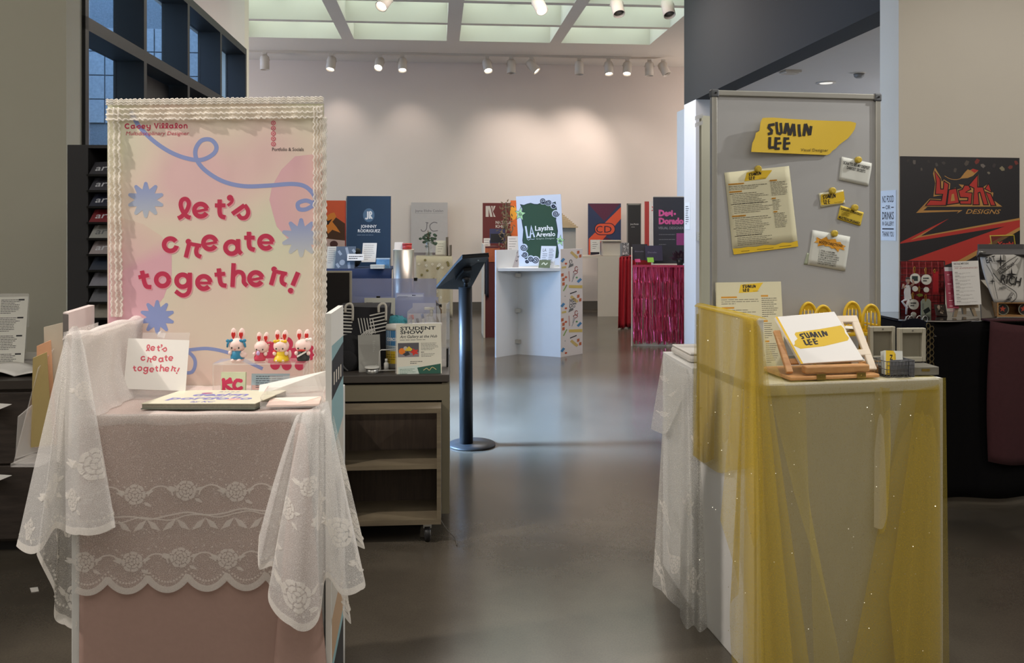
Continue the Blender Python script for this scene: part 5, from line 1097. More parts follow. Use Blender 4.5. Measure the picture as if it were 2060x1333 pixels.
t = thing('red_box', 'flat red box lid above the black leaflets near the pink fringe', 'box', at(1290, 10.1, .9)); MB().box(at(1282, 10.1, 0).x, at(1308, 10.1, 0).x, 10.02, 10.12, 1.03, 1.09).build('body', M('red_card', 'b02a30', .6), t); MB().box(at(1282, 10.1, 0).x, at(1308, 10.1, 0).x, 10.03, 10.12, .90, 1.03).build('foot_block', M('red_card'), t)
# pink fringe stand
t, f, W_ = stand('white edged stand dressed with the pink foil fringe curtain', 1272, 1392, 9.72, .5, .90, gst, -8); MB().box(-.012, .0, -.03, .5, 0, 1.12, f).build('edge_panel', gst, t)
foil = M('pink_foil', 'e0567c', .22, .8, var=.25, scale=40)
t = thing('fringe_curtain', 'metallic pink foil fringe curtain hanging on the stand by the lit column', 'curtain', f(.3, -.04)); rr = random.Random(6)
m = MB()
for k in range(120):
    x0 = .008 + k * (W_ - .02) / 120 + rr.uniform(-.002, .002); y = -.010 - rr.uniform(0, .026); zs_ = [.925, .80, .745, .72, .60, .555, .53, .40, .355, .33, .20, .16, .02 + rr.uniform(0, .05)]; ln, rn = [], []
    for z in zs_:
        a_ = rr.uniform(-1.1, 1.1); hw = .0052; ln.append(f(x0 - hw * math.cos(a_), y - hw * math.sin(a_) + rr.uniform(-.003, .003), z)); rn.append(f(x0 + hw * math.cos(a_), y + hw * math.sin(a_), z))
        x0 += rr.uniform(-.0025, .0025)
    i0 = m.add(ln); j0 = m.add(rn)
    for h in range(len(zs_) - 1): m.face((i0 + h, j0 + h, j0 + h + 1, i0 + h + 1))
m.build('fringe', foil, t, kind='stuff')
MB().box(0, W_, -.035, -.0, .905, .93, f).build('top_band', foil, t)
t, a = poster('charcoal poster with pink lettering beside the lit column', 1315, 1384, 396, 530, 9.95, '2b2c33'); 
for b in ('Desi', 'Dorado'): pass
a.text('Desi', 1326, 434, 12, 'c7558c', 0, width=29, bold=.06); a.disc(1359, 430, 2.4, 'c7558c', 0); a.text('Dorado', 1326, 450, 12, 'c7558c', 0, width=51, bold=.06); a.text('VISUAL DESIGNER', 1325, 461, 5.4, '8a8a90', 0, width=52)
a.lines(1326, 471, 36, 3, 10, '6d6d72', 0, 1.2, 4); a.rect(1362, 469, 1378, 493, '8d3f74', 0); a.build('print', t); 
MB().slab(at(1314, 9.98, EYE - (530 - HY) / F * 9.95), at(1386, 10.05, EYE - (530 - HY) / F * 9.95), at(1386, 10.08, EYE - (394 - HY) / F * 9.95), at(1314, 10.01, EYE - (394 - HY) / F * 9.95), .01).build('backing', gst, t)
for x0, x1, y0, y1, d, hc, lab, p in ((1273, 1304, 491, 523, 9.86, '1d1c26', 'black leaflet with faint title on the pink fringe stand', 0), (1299, 1334, 494, 524, 9.82, '26223a', 'deep violet book leaning on the pink fringe stand', 1), (1303, 1316, 518, 527, 9.74, '6fa02c', 'small lime green card on the pink fringe stand', 0), (1278, 1289, 521, 527, 9.74, 'b0306a', 'tiny magenta card on the pink fringe stand', 0)):
    t, a = poster(lab, x0, x1, y0, y1 + 0, d, hc, th=.006, name='leaflet' if y0 < 510 else 'small_card', cat='card', lean=.05)
    if y0 < 510: a.text('Dorado', x0 + 5, (y0 + y1) / 2, 3, '6e6a80', 0, width=18); a.build('lettering', t)
t = thing('dark_bouquet', 'dark purple foil bouquet at the right end of the pink fringe stand', 'bouquet', at(1368, 9.8, .93)); rr = random.Random(12); m = MB()
for k in range(70):
    dv = Vector((rr.gauss(0, 1), rr.gauss(0, .6), abs(rr.gauss(.4, .8)))).normalized() * rr.uniform(.08, .15); c_ = at(1368, 9.8, .98); sd = dv.cross(Vector((.1, 1, .2))).normalized() * .012; m.quad(c_ + dv * .3, c_ + dv * .7 + sd, c_ + dv, c_ + dv * .7 - sd)
m.build('foliage', M('dark_petal', '3a2436', .5, .2, var=.3), t, kind='stuff'); MB().lathe(at(1368, 9.8, .902), [(.03, 0), (.045, .08)], 14).build('pot', M('black_metal'), t)

# navy booth with the JR poster, left
navy = M('navy_cloth', '1d2a48', .9, var=.12, scale=20, bump=.1)
t, f, W_ = stand('stand under the navy cloth behind the reception desk screens', 600, 784, 9.25, .6, .89, gst)
MBg = thing('navy_tablecloth', 'navy cloth over the stand below the round monogram poster', 'tablecloth', f(W_ / 2, 0, .0))
MB().grid(lambda u, v: f(-.01 + (W_ + .02) * u, -.012 - .02 * (1 + math.sin(u * 26)) * v, .905 - v * .86), 70, 10).build('front_fall', navy, MBg, solid=.002)
MB().box(-.012, W_ + .012, -.012, .6, .892, .906, f).build('top', navy, MBg)
t, a = poster('dark blue poster with round monogram and two line name', 697, 785, 394, 545, 9.9, '1f3a55', rot=3)
X = lambda x: 640 + x / 5.554; Y = lambda y: 380 + y / 5.554
a.disc(X(560), Y(292), 11.5, '53708c', 0, 14); a.stroke(crom([(X(548), Y(250)), (X(548), Y(320)), (X(535), Y(332)), (X(522), Y(325))], 4), 3.0, 'dfe4e8', 1); a.stroke([(X(570), Y(250)), (X(570), Y(332))], 3, 'dfe4e8', 1); a.stroke(arc(X(572), Y(270), 3.6, -90, 90, 8), 2.2, 'dfe4e8', 2); a.stroke(crom([(X(570), Y(292)), (X(582), Y(310)), (X(598), Y(332))], 4), 2.6, 'dfe4e8', 2)
a.text('JOHNNY', X(560), Y(433), 6, 'e4e8ec', 0, width=32, align='c', bold=.02); a.text('RODRIGUEZ', X(565), Y(483), 6, 'e4e8ec', 0, width=45, align='c', bold=.02); a.lines(X(432), Y(512), 50, 1, 2, '7d90a6', 0, 1, 1, .02); a.build('print', t)
MB().slab(at(696, 9.94, EYE - (546 - HY) / F * 9.9), at(788, 9.99, EYE - (546 - HY) / F * 9.9), at(788, 10.0, EYE - (393 - HY) / F * 9.9), at(696, 9.95, EYE - (393 - HY) / F * 9.9), .01).build('backing', gst, t)
t, a = poster('orange poster with a flame shaped creature drawing', 640, 694, 403, 520, 10.6, 'c2512d', floor=True); a.poly([(640, 470), (665, 430), (694, 450), (694, 490), (660, 480), (640, 475)], '4a3222', 0)
a.poly([(646, 445), (652, 427), (658, 434), (664, 429), (672, 427), (676, 436), (668, 446), (676, 456), (684, 468), (676, 465), (668, 462), (660, 470), (655, 462), (648, 460)], 'c97b34', 1); a.poly([(652, 440), (660, 444), (668, 440), (660, 452), (650, 452)], '2a201c', 2); a.poly([(640, 478), (694, 484), (694, 520), (640, 520)], 'b9a29a', 1); a.disc(671, 491, 8, '4a2f2c', 2, 7); a.build('print', t)
t, a = poster('thin red poster edge between the flame and the round monogram poster', 694, 698, 404, 480, 10.3, 'a5342c', name='banner_board', floor=True)
JB = [(673, 712, 496, 541, 9.32, '4b5868', 'grey patterned portfolio cover leaning on the navy cloth', 'portfolio'), (727, 755, 489, 527, 9.42, 'c9c7c2', 'white resume sheet standing on the navy cloth', 'paper'), (655, 676, 496, 543, 9.36, 'bfb9ac', 'pale folded card at the left end of the navy cloth', 'card')]
for x0, x1, y0, y1, d, hc, lab, cat in JB:
    t, a = poster(lab, x0, x1, y0, y1, d, hc, name={'portfolio': 'portfolio_cover', 'paper': 'resume_sheet', 'card': 'folded_card'}[cat], cat=cat, th=.008, lean=.1)
    if cat == 'portfolio':
        for (xa, ya, xb, yb, w_) in ((678, 505, 684, 513, 5), (693, 498, 700, 520, 5), (706, 502, 711, 508, 5), (676, 530, 682, 538, 5), (700, 528, 702, 540, 5)): a.stroke([(xa, ya), (xb, yb)], w_, '8f99a5', 0)
        a.disc(687, 528, 5.5, '8f99a5', 0); a.rect(698, 511, 731 - 18, 524, 'dcdad6', 2)
    else: a.lines(x0 + 3, y0 + 4, x1 - x0 - 6, 8, 4, '77777a', 0, 1, 7)
    a.build('print', t)
t, a = poster('white name plate with two lines in front of the patterned portfolio', 698, 731, 511, 524, 9.33, 'd9d7d3', name='name_plate', cat='card', th=.003); a.lines(701, 515, 28, 2, 4, '2e2f33', 0, 1.6, 3, .1); a.build('print', t)
t = thing('toy_robot', 'small pale blue box robot figure on the navy cloth', 'toy', at(700, 9.5, .91)); MB().box(at(688, 9.5, 0).x, at(706, 9.5, 0).x, 9.48, 9.58, .91, 1.13).build('body', M('pale_blue_plastic', '8ea0b4', .5), t); MB().box(at(706, 9.5, 0).x, at(712, 9.5, 0).x, 9.48, 9.6, .91, 1.125).build('side_door', M('grey_plastic_side', '686c74', .5), t); m = MB(); m.ball(at(695, 9.475, 1.06), .012, n=8, m=6); m.build('knob', M('black_metal'), t)
t = thing('dark_plush', 'dark plush figure beside the pale blue box robot', 'toy', at(716, 9.6, .91)); m = MB(); m.ball(at(716, 9.6, 1.0), .06, .05, .09, 12, 8); m.build('body', M('dark_plush_fabric', '2b2f2e', .95, var=.4, scale=50), t); m = MB(); m.ball(at(719, 9.58, 1.085), .04, n=10, m=8); m.build('head', M('dark_plush_fabric'), t)
for k, (x0, x1, y, hc, lab) in enumerate(((757, 783, 532, '5d8ab0', 'blue and white box at the right end of the navy cloth'), (745, 772, 537, 'd3cdbc', 'cream soap box before the blue box on the navy cloth'))):
    t = thing('small_box', lab, 'box', at((x0 + x1) / 2, 9.3, .906)); d = 9.34 - .06 * k; h = (.10, .03)[k]
    MB().box(at(x0, d, 0).x, at(x1, d, 0).x, d, d + .07, .907, .907 + h).build('body', M('box_' + hc, hc, .5, var=.35, scale=40), t); MB().box(at(x0, d, 0).x - .002, at(x1, d, 0).x + .002, d - .002, d + .072, .907 + h, .907 + h + .012).build('lid', M('lid_' + hc, 'aebfd0' if k == 0 else 'd8d2c4', .5), t)
# silver cylinder with red box, JC table
t = thing('silver_column', 'tall brushed silver cylinder between the navy stand and the daisy cloth', 'plinth', at(811, 9.0, 0))
MB().cyl(at(812, 9.1, 0), at(812, 9.1, 1.12), .112, 40).build('tube', M('brushed_silver', '9a9690', .38, .95), t); MB().cyl(at(812, 9.1, 1.12), at(812, 9.1, 1.125), .112, 40).build('cap', gst, t)
t = thing('red_tin', 'red round tin standing on the silver cylinder', 'tin', at(819, 9.1, 1.125)); MB().cyl(at(819, 9.1, 1.126), at(819, 9.1, 1.175), .05, 24).build('body', M('red_tin_paint', 'a92a26', .5), t); MB().cyl(at(819, 9.1, 1.175), at(819, 9.1, 1.19), .052, 24).build('lid', M('red_tin_paint'), t)
t, a = poster('pale paper cone holder leaning left behind the red tin', 793, 810, 487, 502.5, 9.08, 'cbc7c0', name='paper_holder', cat='holder')
t, a = poster('pale grey poster with fine script initials taped to the back wall', 827, 900, 407, 508, 13.5, 'b9b4b3', lean=0, th=.002)
a.text('Jayne Elisha Catalan', 835, 426, 5, '68646a', 0, width=56); a.rect(835, 428.5, 891, 429, '8a868a', 0)
a.stroke(crom([(X(1200), Y(375)), (X(1225), Y(378)), (X(1215), Y(385)), (X(1210), Y(440)), (X(1190), Y(470)), (X(1160), Y(470)), (X(1148), Y(450))], 5), 1.6, '6e6a6c', 0); a.stroke(crom([(X(1330), Y(380)), (X(1290), Y(372)), (X(1250), Y(400)), (X(1250), Y(440)), (X(1280), Y(470)), (X(1335), Y(465))], 5), 1.6, '6e6a6c', 0); a.build('print', t)
cream = M('cream_cloth', 'b8ad94', .9, var=.08, scale=30)
t, f, W_ = stand('stand hidden under the daisy cloth below the script poster', 838, 906, 12.45, .5, .90, gst)
t = thing('daisy_tablecloth', 'cream cloth scattered with daisies and olive blooms below the script poster', 'tablecloth', f(W_ / 2, 0, 0))
MB().grid(lambda u, v: f(-.01 + (W_ + .04) * u, -.015 - .03 * (1 + math.sin(u * 20)) * v, .918 - v * .9), 50, 10).build('front_fall', cream, t, solid=.002); MB().box(-.01, W_ + .02, -.015, .5, .902, .918, f).build('top', cream, t)
a = Art(lambda u, v: f((W_ + .04) * u, -.018 - .03 * (1 + math.sin(u * 20)) * v - .004, .918 - v * .9), -(f(0, 1) - f(0, 0)), .001); rr = random.Random(9)
for k in range(34): 
    u, v = rr.uniform(.05, .95), rr.uniform(.05, .9)
    for h in range(5): a.disc(u + .022 * math.cos(h * 1.257), v + .013 * math.sin(h * 1.257), .016, 'd8d2c2' if k % 3 else '77704a', 0, .009, 8)
    a.disc(u, v, .01, 'b59a4a', 1, .006, 6)
a.build('flower_print', t)
t = thing('vase_plant', 'small green eucalyptus sprig in a glass vase on the daisy cloth', 'plant', at(862, 12.6, .92)); MB().lathe(at(863, 12.6, .92), [(.05, 0), (.055, .2), (.05, .22)], 16).build('vase', clear('vase_glass', 'c9cfcc', .25, .1), t); m = MB(); rr = random.Random(5)
for k in range(34):
    c_ = at(861, 12.6, 1.17) + Vector((rr.gauss(0, .048), rr.gauss(0, .03), rr.gauss(0, .05))); lf = MB(); q = [Vector((.026 * math.cos(h), rr.uniform(-.008, .008), .02 * math.sin(h))) for h in [.785 * g for g in range(8)]]; lf.prism([c_ + v for v in q], (0, .004, 0)); lf.build('leaf', M('eucalyptus_leaf', '3f5240', .7, var=.2), t)
MB().tube([at(863, 12.6, .93), at(861, 12.6, 1.3)], .006, 6).build('stem', M('dry_stem'), t)
t, a = poster('cream folded menu card leaning beside the eucalyptus vase', 876, 896, 484, 512, 12.7, 'cfc8b8', name='folded_card', cat='card', lean=.1); a.lines(880, 490, 12, 4, 5, '8a8478', 0, 1, 3); a.build('print', t)
for k, x in enumerate((898, 905)): t = thing('bookend_board', ['taller', 'shorter'][k] + ' thin board standing at the end of the daisy cloth', 'board', at(x, 12.7, .92)); MB().box(at(x, 12.7, 0).x, at(x + 2.5, 12.7, 0).x, 12.6, 12.85, .92, (1.2, 1.08)[k]).build('body', M('grey_brown_board', '6b6255', .7), t); MB().box(at(x, 12.7, 0).x, at(x + 2.5, 12.7, 0).x, 12.6, 12.64, .905, .92).build('foot', M('grey_brown_board'), t)
# ------------------------------------------------------------------ yellow booth
YB = Fr((.745, 2.56, 0), 10.4)
YW, YD = .618, .46
st = thing('display_stand', 'white display stand veiled in yellow tulle carrying the magnetic board', 'display stand', YB(.3, .2), 'display stands in the gallery')
MB().box(0, YW, 0, YD, TT - .035, TT, YB).build('tabletop', white_lam, st, .003)
MB().box(-.0, .02, 0, YD, 0, 1.11, YB).build('side_panel', white_lam, st, .003); MB().box(YW, YW + .018, .01, YD, 0, TT, YB).build('side_panel', white_lam, st)
MB().box(0, YW, .008, .026, 0, TT - .035, YB).build('front_panel', white_lam, st); MB().box(0, YW, YD - .018, YD, 0, TT - .035, YB).build('back_panel', white_lam, st)
MB().box(-.006, -.0005, YD - .012, YD - .004, 0, 1.08, YB).build('hinge_strip', M('brushed_steel'), st)
for z in (.35, .33, .30, .28, .62, .75, .90):
    m = MB(); m.cyl(YB(-.000, YD - .03, z), YB(-.0035, YD - .03, z), .0035, 8); m.build('screw', M('brushed_steel'), st)
# magnetic board
WB = lambda x, y, z: YB(x, y, z)
bx0, bx1, by, bz0, bz1 = .040, .680, .425, TT + .004, 1.868
alum = M('aluminium_profile', 'b3b2ab', .35, .6); plast = M('grey_corner_plastic', '55585c', .5)
wb = thing('magnetic_board', 'grey magnetic whiteboard with aluminium frame standing on the yellow tulle stand', 'whiteboard', WB((bx0 + bx1) / 2, by, bz0))
f1 = lambda x, t: by - .014 * (x - bx0) / (bx1 - bx0) + t
tlw, trw_, blw = WB(bx0, f1(bx0, 0), bz1), WB(bx1, f1(bx1, 0) , bz1), WB(bx0, f1(bx0, 0), bz0)
MB().slab(blw, trw_ + blw - tlw, trw_, tlw, .010).build('face', M('magnetic_steel_face', 'b9babb', .36, .35, var=.03, scale=3), wb)
def wbox(xa, xb, za, zb, ya, yb): return MB().hexa([WB(x, f1(x, y), z) for z in (za, zb) for x, y in ((xa, ya), (xb, ya), (xb, yb), (xa, yb))])
for b in ((bx0 - .004, bx0 + .016, bz0, bz1), (bx1 - .016, bx1 + .004, bz0, bz1)): wbox(*b, -.008, .014).build('frame_rail', alum, wb, .003)
for b in ((bx0 + .016, bx1 - .016, bz1 - .016, bz1 + .004), (bx0 + .016, bx1 - .016, bz0, bz0 + .016)): wbox(*b, -.008, .014).build('frame_rail', alum, wb, .003)
for xa, xb in ((bx0 - .007, bx0 + .022), (bx1 - .022, bx1 + .007)):
    o = wbox(xa, xb, bz1 - .022, bz1 + .007, -.011, .016).build('corner_cap', plast, wb, .005); c_ = WB((xa + xb) / 2, f1(xa, -.0125), bz1 - .007); m = MB(); m.cyl(c_, c_ - (YB(0, 1) - YB(0, 0)) * .002, .0035, 10); m.build('screw', M('black_metal'), o)
wfn = pane_fn(tlw, trw_ - tlw, blw - tlw, 1435, 189, 1762, 769)
NW = -Vector((YB(0, 1) - YB(0, 0)))
# pixel -> board, using the four outer corners of the board as photographed
def wpt(px, py):
    s = (px - 1434) / (1764 - 1434); yt = 186 + 8 * s; yb = 760 + 1 * s; t = (py - yt) / (yb - yt)
    return WB(bx0 + s * (bx1 - bx0), f1(bx0 + s * (bx1 - bx0), 0), bz1 - t * (bz1 - bz0))
def sheet_on_board(name, label, cat, quad, mat, px, thick=.0008, lift=.002, group=None, curl=0.0):
    """paper held on the board: corners tl tr br bl in photo pixels"""
    tl, tr, br, bl = [wpt(*q) + NW * lift for q in quad]
    root = thing(name, label, cat, (bl + br) / 2, group)
    def fn(a, b):
        u = (a - px[0]) / (px[2] - px[0]); v = (b - px[1]) / (px[3] - px[1])
        return (tl * (1 - u) + tr * u) * (1 - v) + (bl * (1 - u) + br * u) * v + NW * (curl * max(0, 1 - u * 1.6) ** 2 * 1.0)
    m = MB(); m.grid(lambda u, v: fn(px[0] + u * (px[2] - px[0]), px[1] + v * (px[3] - px[1])), 12, 6); m.build('sheet', mat, root, solid=thick)
    return root, Art(lambda a, b: fn(a, b) + NW * thick, NW), fn
YEL, BLKI = 'd8b530', '26221f'
LS = {'S': [([(505, 238), (412, 255), (400, 300), (452, 352), (446, 402), (384, 418)], 50)], 'U': [([(538, 195), (543, 300), (556, 395), (600, 412), (626, 385), (622, 310), (612, 210)], 46)],
      'M': [([(680, 408), (722, 212)], 58), ([(722, 212), (772, 435)], 60), ([(772, 435), (842, 225)], 56), ([(842, 225), (862, 448)], 52)], 'I': [([(938, 232), (942, 350), (955, 458)], 52)],
      'N': [([(1022, 446), (1054, 222)], 54), ([(1054, 222), (1128, 430)], 56), ([(1128, 430), (1152, 262)], 50)], 'L': [([(420, 472), (412, 668)], 52), ([(400, 668), (492, 658)], 48)],
      'E': [([(530, 472), (516, 690)], 52), ([(512, 500), (606, 494)], 44), ([(516, 590), (626, 578)], 42), ([(505, 684), (596, 680)], 44)]}
def sumin(art, fx, L=1, col=BLKI, k=1.0):
    for ch, dx in (('S', 0), ('U', 0), ('M', 0), ('I', 0), ('N', 0), ('L', 0), ('E', 0), ('E', 158)):
        for pts, wd in LS[ch]:
            q = [fx(x + dx, y) for x, y in pts]; sc = math.hypot(fx(100, 0)[0] - fx(0, 0)[0], fx(100, 0)[1] - fx(0, 0)[1]) / 100; art.stroke(q, wd * sc, col, L)
TORN = [(90, 745), (105, 600), (160, 480), (165, 405), (235, 365), (255, 300), (250, 220), (290, 125), (480, 115), (800, 135), (1200, 155), (1830, 175), (1930, 205), (1925, 290), (1860, 400), (1790, 490), (1700, 560), (1640, 610), (1580, 680), (1520, 720), (1490, 770), (1430, 797), (800, 770)]
# big torn banner, its left end lifting off the board
zp = lambda x, y: (1490 + x / 8.583, 230 + y / 8.583)
t = thing('torn_banner', 'large torn yellow paper banner with black name, lifting at one end of the magnetic board', 'banner', wpt(1600, 320))
def tfn(a, b):
    u = (a - 1500) / 220; return wpt(a, b) + NW * (.004 + .03 * max(0, 1 - u * 1.25) ** 1.5 + .010 * max(0, u - .5))
m = MB(); pts = [zp(*p) for p in TORN]
# triangulated strip so that the sheet can bow: slice the outline into columns
def column(x):
    ys = []
    for i in range(len(pts)):
        (x0, y0), (x1, y1) = pts[i], pts[(i + 1) % len(pts)]
        if (x0 - x) * (x1 - x) < 0 or x0 == x: ys.append(y0 + (y1 - y0) * (x - x0) / ((x1 - x0) or 1e-9))
    return (min(ys), max(ys)) if len(ys) > 1 else None
rows_ = []
for k in range(90):
    x = min(p[0] for p in pts) + .2 + k * (max(p[0] for p in pts) - min(p[0] for p in pts) - .4) / 89; c_ = column(x)
    if c_: rows_.append(m.add([tfn(x, c_[0] + (c_[1] - c_[0]) * h / 4) for h in range(5)]))
for i, j in zip(rows_, rows_[1:]):
    for h in range(4): m.face((i + h, j + h, j + h + 1, i + h + 1))
m.build('sheet', M('torn_yellow_paper', 'd6b42c', .6, var=.10, scale=6), t, solid=.0008)
a = Art(lambda p, q: tfn(p, q) + NW * .0012, NW); sumin(a, zp, 1)
a.text('Visual Designer', 1603, 314.5, 6.3, '3a3226', 1, width=56, rot=-1); a.build('lettering', t)
# resume pinned on the board and the stack of the same sheet
def resume(a, k=1):
    X = lambda x: x; 
    a.poly([(300, 250), (330, 130), (430, 105), (660, 95), (655, 110), (580, 215)], YEL, 0)
    def fx(x, y): return (358 + (x - 385) * .205 - (y - 200) * .0, 135 + (y - 200) * .20 - (x - 385) * .03)
    sumin(a, fx, 1); a.text('Visual Designer', 488, 216, 12, '4a3d20', 1, width=92, rot=4)
    heads = ((92, 296, 205), (105, 405, 165), (140, 750, 180), (630, 245, 95), (655, 500, 55), (678, 690, 52))
    for (x, y, w_), hd in zip(heads, ('PROFESSIONAL SUMMARY', 'WORK EXPERIENCES', 'INVOLVEMENTS', 'EDUCATION', 'SKILLS', 'TOOLS')): a.poly([(x, y - 9), (x + w_, y - 9 - w_ * .08), (x + w_, y + 10 - w_ * .08), (x, y + 10)], 'c48a2c', 0); a.text(hd, x + 4, y + 6, 13, '5a3c12', 1, width=w_ - 8, rot=4.5)
    def para(x, y, w_, n, sd, dy=22, ind=0):
        rnd = random.Random(sd)
        for q in range(n):
            e = w_ * (1 - .35 * rnd.random()); xx = x + q * 2.2 + (ind if q else 0); x_ = 0
            while x_ < e:
                l = min(e - x_, rnd.uniform(18, 60)); ya = y + q * dy - x_ * .08; a.poly([(xx + x_, ya), (xx + x_ + l, ya - l * .08), (xx + x_ + l, ya + 6.5 - l * .08), (xx + x_, ya + 6.5)], '6d685c' if q else '3e3a33', 0); x_ += l + 7
    para(98, 326, 520, 3, 1); para(110, 432, 520, 7, 2, 23, 30); para(128, 580, 520, 6, 3, 24, 30); para(148, 775, 500, 6, 4, 25, 28); para(162, 925, 500, 5, 5, 24, 28); para(176, 1030, 500, 6, 6, 25, 28)
    para(636, 268, 230, 10, 7, 20); para(664, 522, 110, 7, 8, 22); para(684, 712, 170, 10, 9, 21.5)
    a.poly([(150, 1205), (260, 1200), (340, 1185), (450, 1185), (560, 1160), (700, 1165), (800, 1130), (900, 1135), (995, 1105), (1005, 1190), (165, 1290)], YEL, 1)
    for x, y, w_ in ((258, 1243, 108), (465, 1220, 215), (752, 1185, 160)): a.poly([(x, y), (x + w_, y - w_ * .09), (x + w_, y + 7 - w_ * .09), (x, y + 7)], '6b5518', 2)
cream_p = M('cream_resume_paper', 'c9c4a6', .75, var=.03)
zr = lambda x, y: (1450 + x / 6.665, 340 + y / 6.665)
t, a, fn = sheet_on_board('resume_sheet', 'cream resume with yellow torn header pinned tilted on the magnetic board', 'paper', [zr(45, 128), zr(885, 38), zr(1005, 1190), zr(155, 1288)], cream_p, (45, 38, 1005, 1288))
a.fn = lambda x, y: wpt(*zr(x, y)) + NW * .0032
resume(a); a.build('print', t)
rs = thing('resume_stack', 'stack of cream resumes standing behind the yellow tulle at the foot of the magnetic board', 'paper', wpt(1505, 740) + NW * .05)
c4 = lambda px, py, d: P(px, py, d)
tl, tr_, bl = P(1441, 568, 2.93), P(1571, 566, 2.985), P(1448, 772, 2.86); MB().slab(bl, tr_ + bl - tl, tr_, tl, .008).build('sheets', cream_p, rs)
n_ = (bl - tl).cross(tr_ - tl).normalized(); a = Art(pane_fn(tl, tr_ - tl, bl - tl, 45, 120, 895, 1300), n_)
a.poly([(330, 250), (360, 150), (660, 130), (640, 150), (570, 240)], YEL, 0); sumin(a, lambda x, y: (385 + (x - 385) * .22, 150 + (y - 200) * .17), 1); a.text('Visual Designer', 520, 234, 10, '4a3d20', 1, width=80)
for (x, y, w_) in ((100, 300, 205), (105, 425, 160), (620, 290, 95), (640, 590, 55), (650, 830, 52)): a.rect(x, y - 10, x + w_, y + 9, 'c48a2c', 0)
a.lines(100, 325, 500, 3, 24, '6d685c', 0, 7, 1); a.lines(108, 450, 480, 24, 26, '6d685c', 0, 7, 2); a.lines(625, 315, 220, 10, 24, '55514a', 0, 7, 3); a.lines(645, 615, 110, 8, 24, '6d685c', 0, 7, 4); a.lines(655, 855, 160, 10, 24, '6d685c', 0, 7, 5)
a.build('print', rs)
zs = lambda x, y: (1600 + x / 5.13, 320 + y / 5.13)
wp = M('note_white', 'c9cbc4', .75, var=.02); yp = M('note_yellow', 'cdb132', .7, var=.04)
def rotfn(q, W_, H_):
    a0, b0, c0 = [Vector((*zs(*p), 0)) for p in (q[0], q[1], q[3])]
    return lambda u, v: wpt(*((a0 + (b0 - a0) * (u / W_) + (c0 - a0) * (v / H_)).xy)) + NW * .0032
q = [(452, 32), (772, 108), (728, 362), (422, 290)]
t, a, fn = sheet_on_board('note_card', 'white note card with black jagged lettering pinned near the top right of the board', 'card', [zs(*p) for p in q], wp, (0, 0, 100, 80)); a.fn = rotfn(q, 100, 80)
a.text('SCAN TO SEE MY DEEPEST', 50, 23, 10, '26251f', 0, width=86, align='c', bold=.02); a.text('DARKEST SECRETS', 50, 37, 10, '26251f', 0, width=60, align='c', bold=.02); a.build('lettering', t)
q = [(214, 436), (468, 398), (488, 552), (234, 594)]
t, a, fn = sheet_on_board('business_card', 'cream business card with torn yellow band pinned at mid height of the board', 'card', [zs(*p) for p in q], cream_p, (0, 0, 100, 60)); a.fn = rotfn(q, 100, 60)
a.poly([(8, 6), (60, 10), (100, 6), (100, 40), (90, 54), (4, 50), (3, 30)], YEL, 0); sumin(a, lambda x, y: (14 + (x - 385) * .066, 8 + (y - 200) * .082), 1); a.text('Visual Designer', 56, 50, 4.5, '4a3d20', 1, width=32); a.build('print', t)
q = [(440, 570), (680, 652), (645, 802), (405, 722)]
t, a, fn = sheet_on_board('business_card', 'plain yellow business card with two jagged headings pinned below the cream one', 'card', [zs(*p) for p in q], yp, (0, 0, 100, 62)); a.fn = rotfn(q, 100, 62)
a.text('DESIGN STRATEGY', 4, 17, 10, BLKI, 0, width=92, bold=.03); a.text('MULTIDISCIPLINARY', 3, 56, 11, BLKI, 0, width=92, bold=.03); a.lines(10, 22, 36, 5, 4, '8a7620', 0, 1.6, 3); a.build('lettering', t)
q = [(152, 838), (540, 918), (488, 1302), (102, 1220)]
t, a, fn = sheet_on_board('note_card', 'white square note with an orange starburst heading pinned low on the board', 'card', [zs(*p) for p in q], wp, (0, 0, 100, 100)); a.fn = rotfn(q, 100, 100)
bur = [(12, 18), (22, 24), (38, 12), (42, 20), (62, 14), (66, 22), (76, 20), (80, 26), (92, 30), (86, 34), (90, 42), (76, 40), (74, 50), (66, 41), (56, 43), (48, 38), (38, 40), (32, 36), (18, 44), (20, 34), (8, 34), (14, 28)]
a.fan((50, 30), bur, lambda p: lin('d99a34'), 0); a.text('BOOTH DIRECTIONS!', 52, 34, 7.5, BLKI, 1, width=62, align='c', bold=.03)
for k, (txt, w_) in enumerate((('1. STEAL A RESUME!', 42), ('2. SNATCH A NOTEPAD!', 48), ('3. SEIZE A BUSINESS CARD!', 54), ('4. CALL ME IF YOU HAVE A', 54), ('JOB FOR A PASSIONATE', 49), ('VISUAL DESIGNER THAT', 49), ('CAN GET SH*T DONE!***', 49))): a.text(txt, 24, 56 + k * 6.2, 4.4, '33322c', 0, width=w_, bold=.01)
a.build('lettering', t)
t, a, fn = sheet_on_board('note_corner', 'pale green sheet corner peeping out behind the starburst note', 'paper', [zs(98, 1090), zs(140, 1100), zs(140, 1225), zs(64, 1218)], M('pale_green_note', '9aa28c', .7), (0, 0, 10, 10), lift=.001)
mag = M('yellow_magnet', 'c2a83a', .4, var=.03)
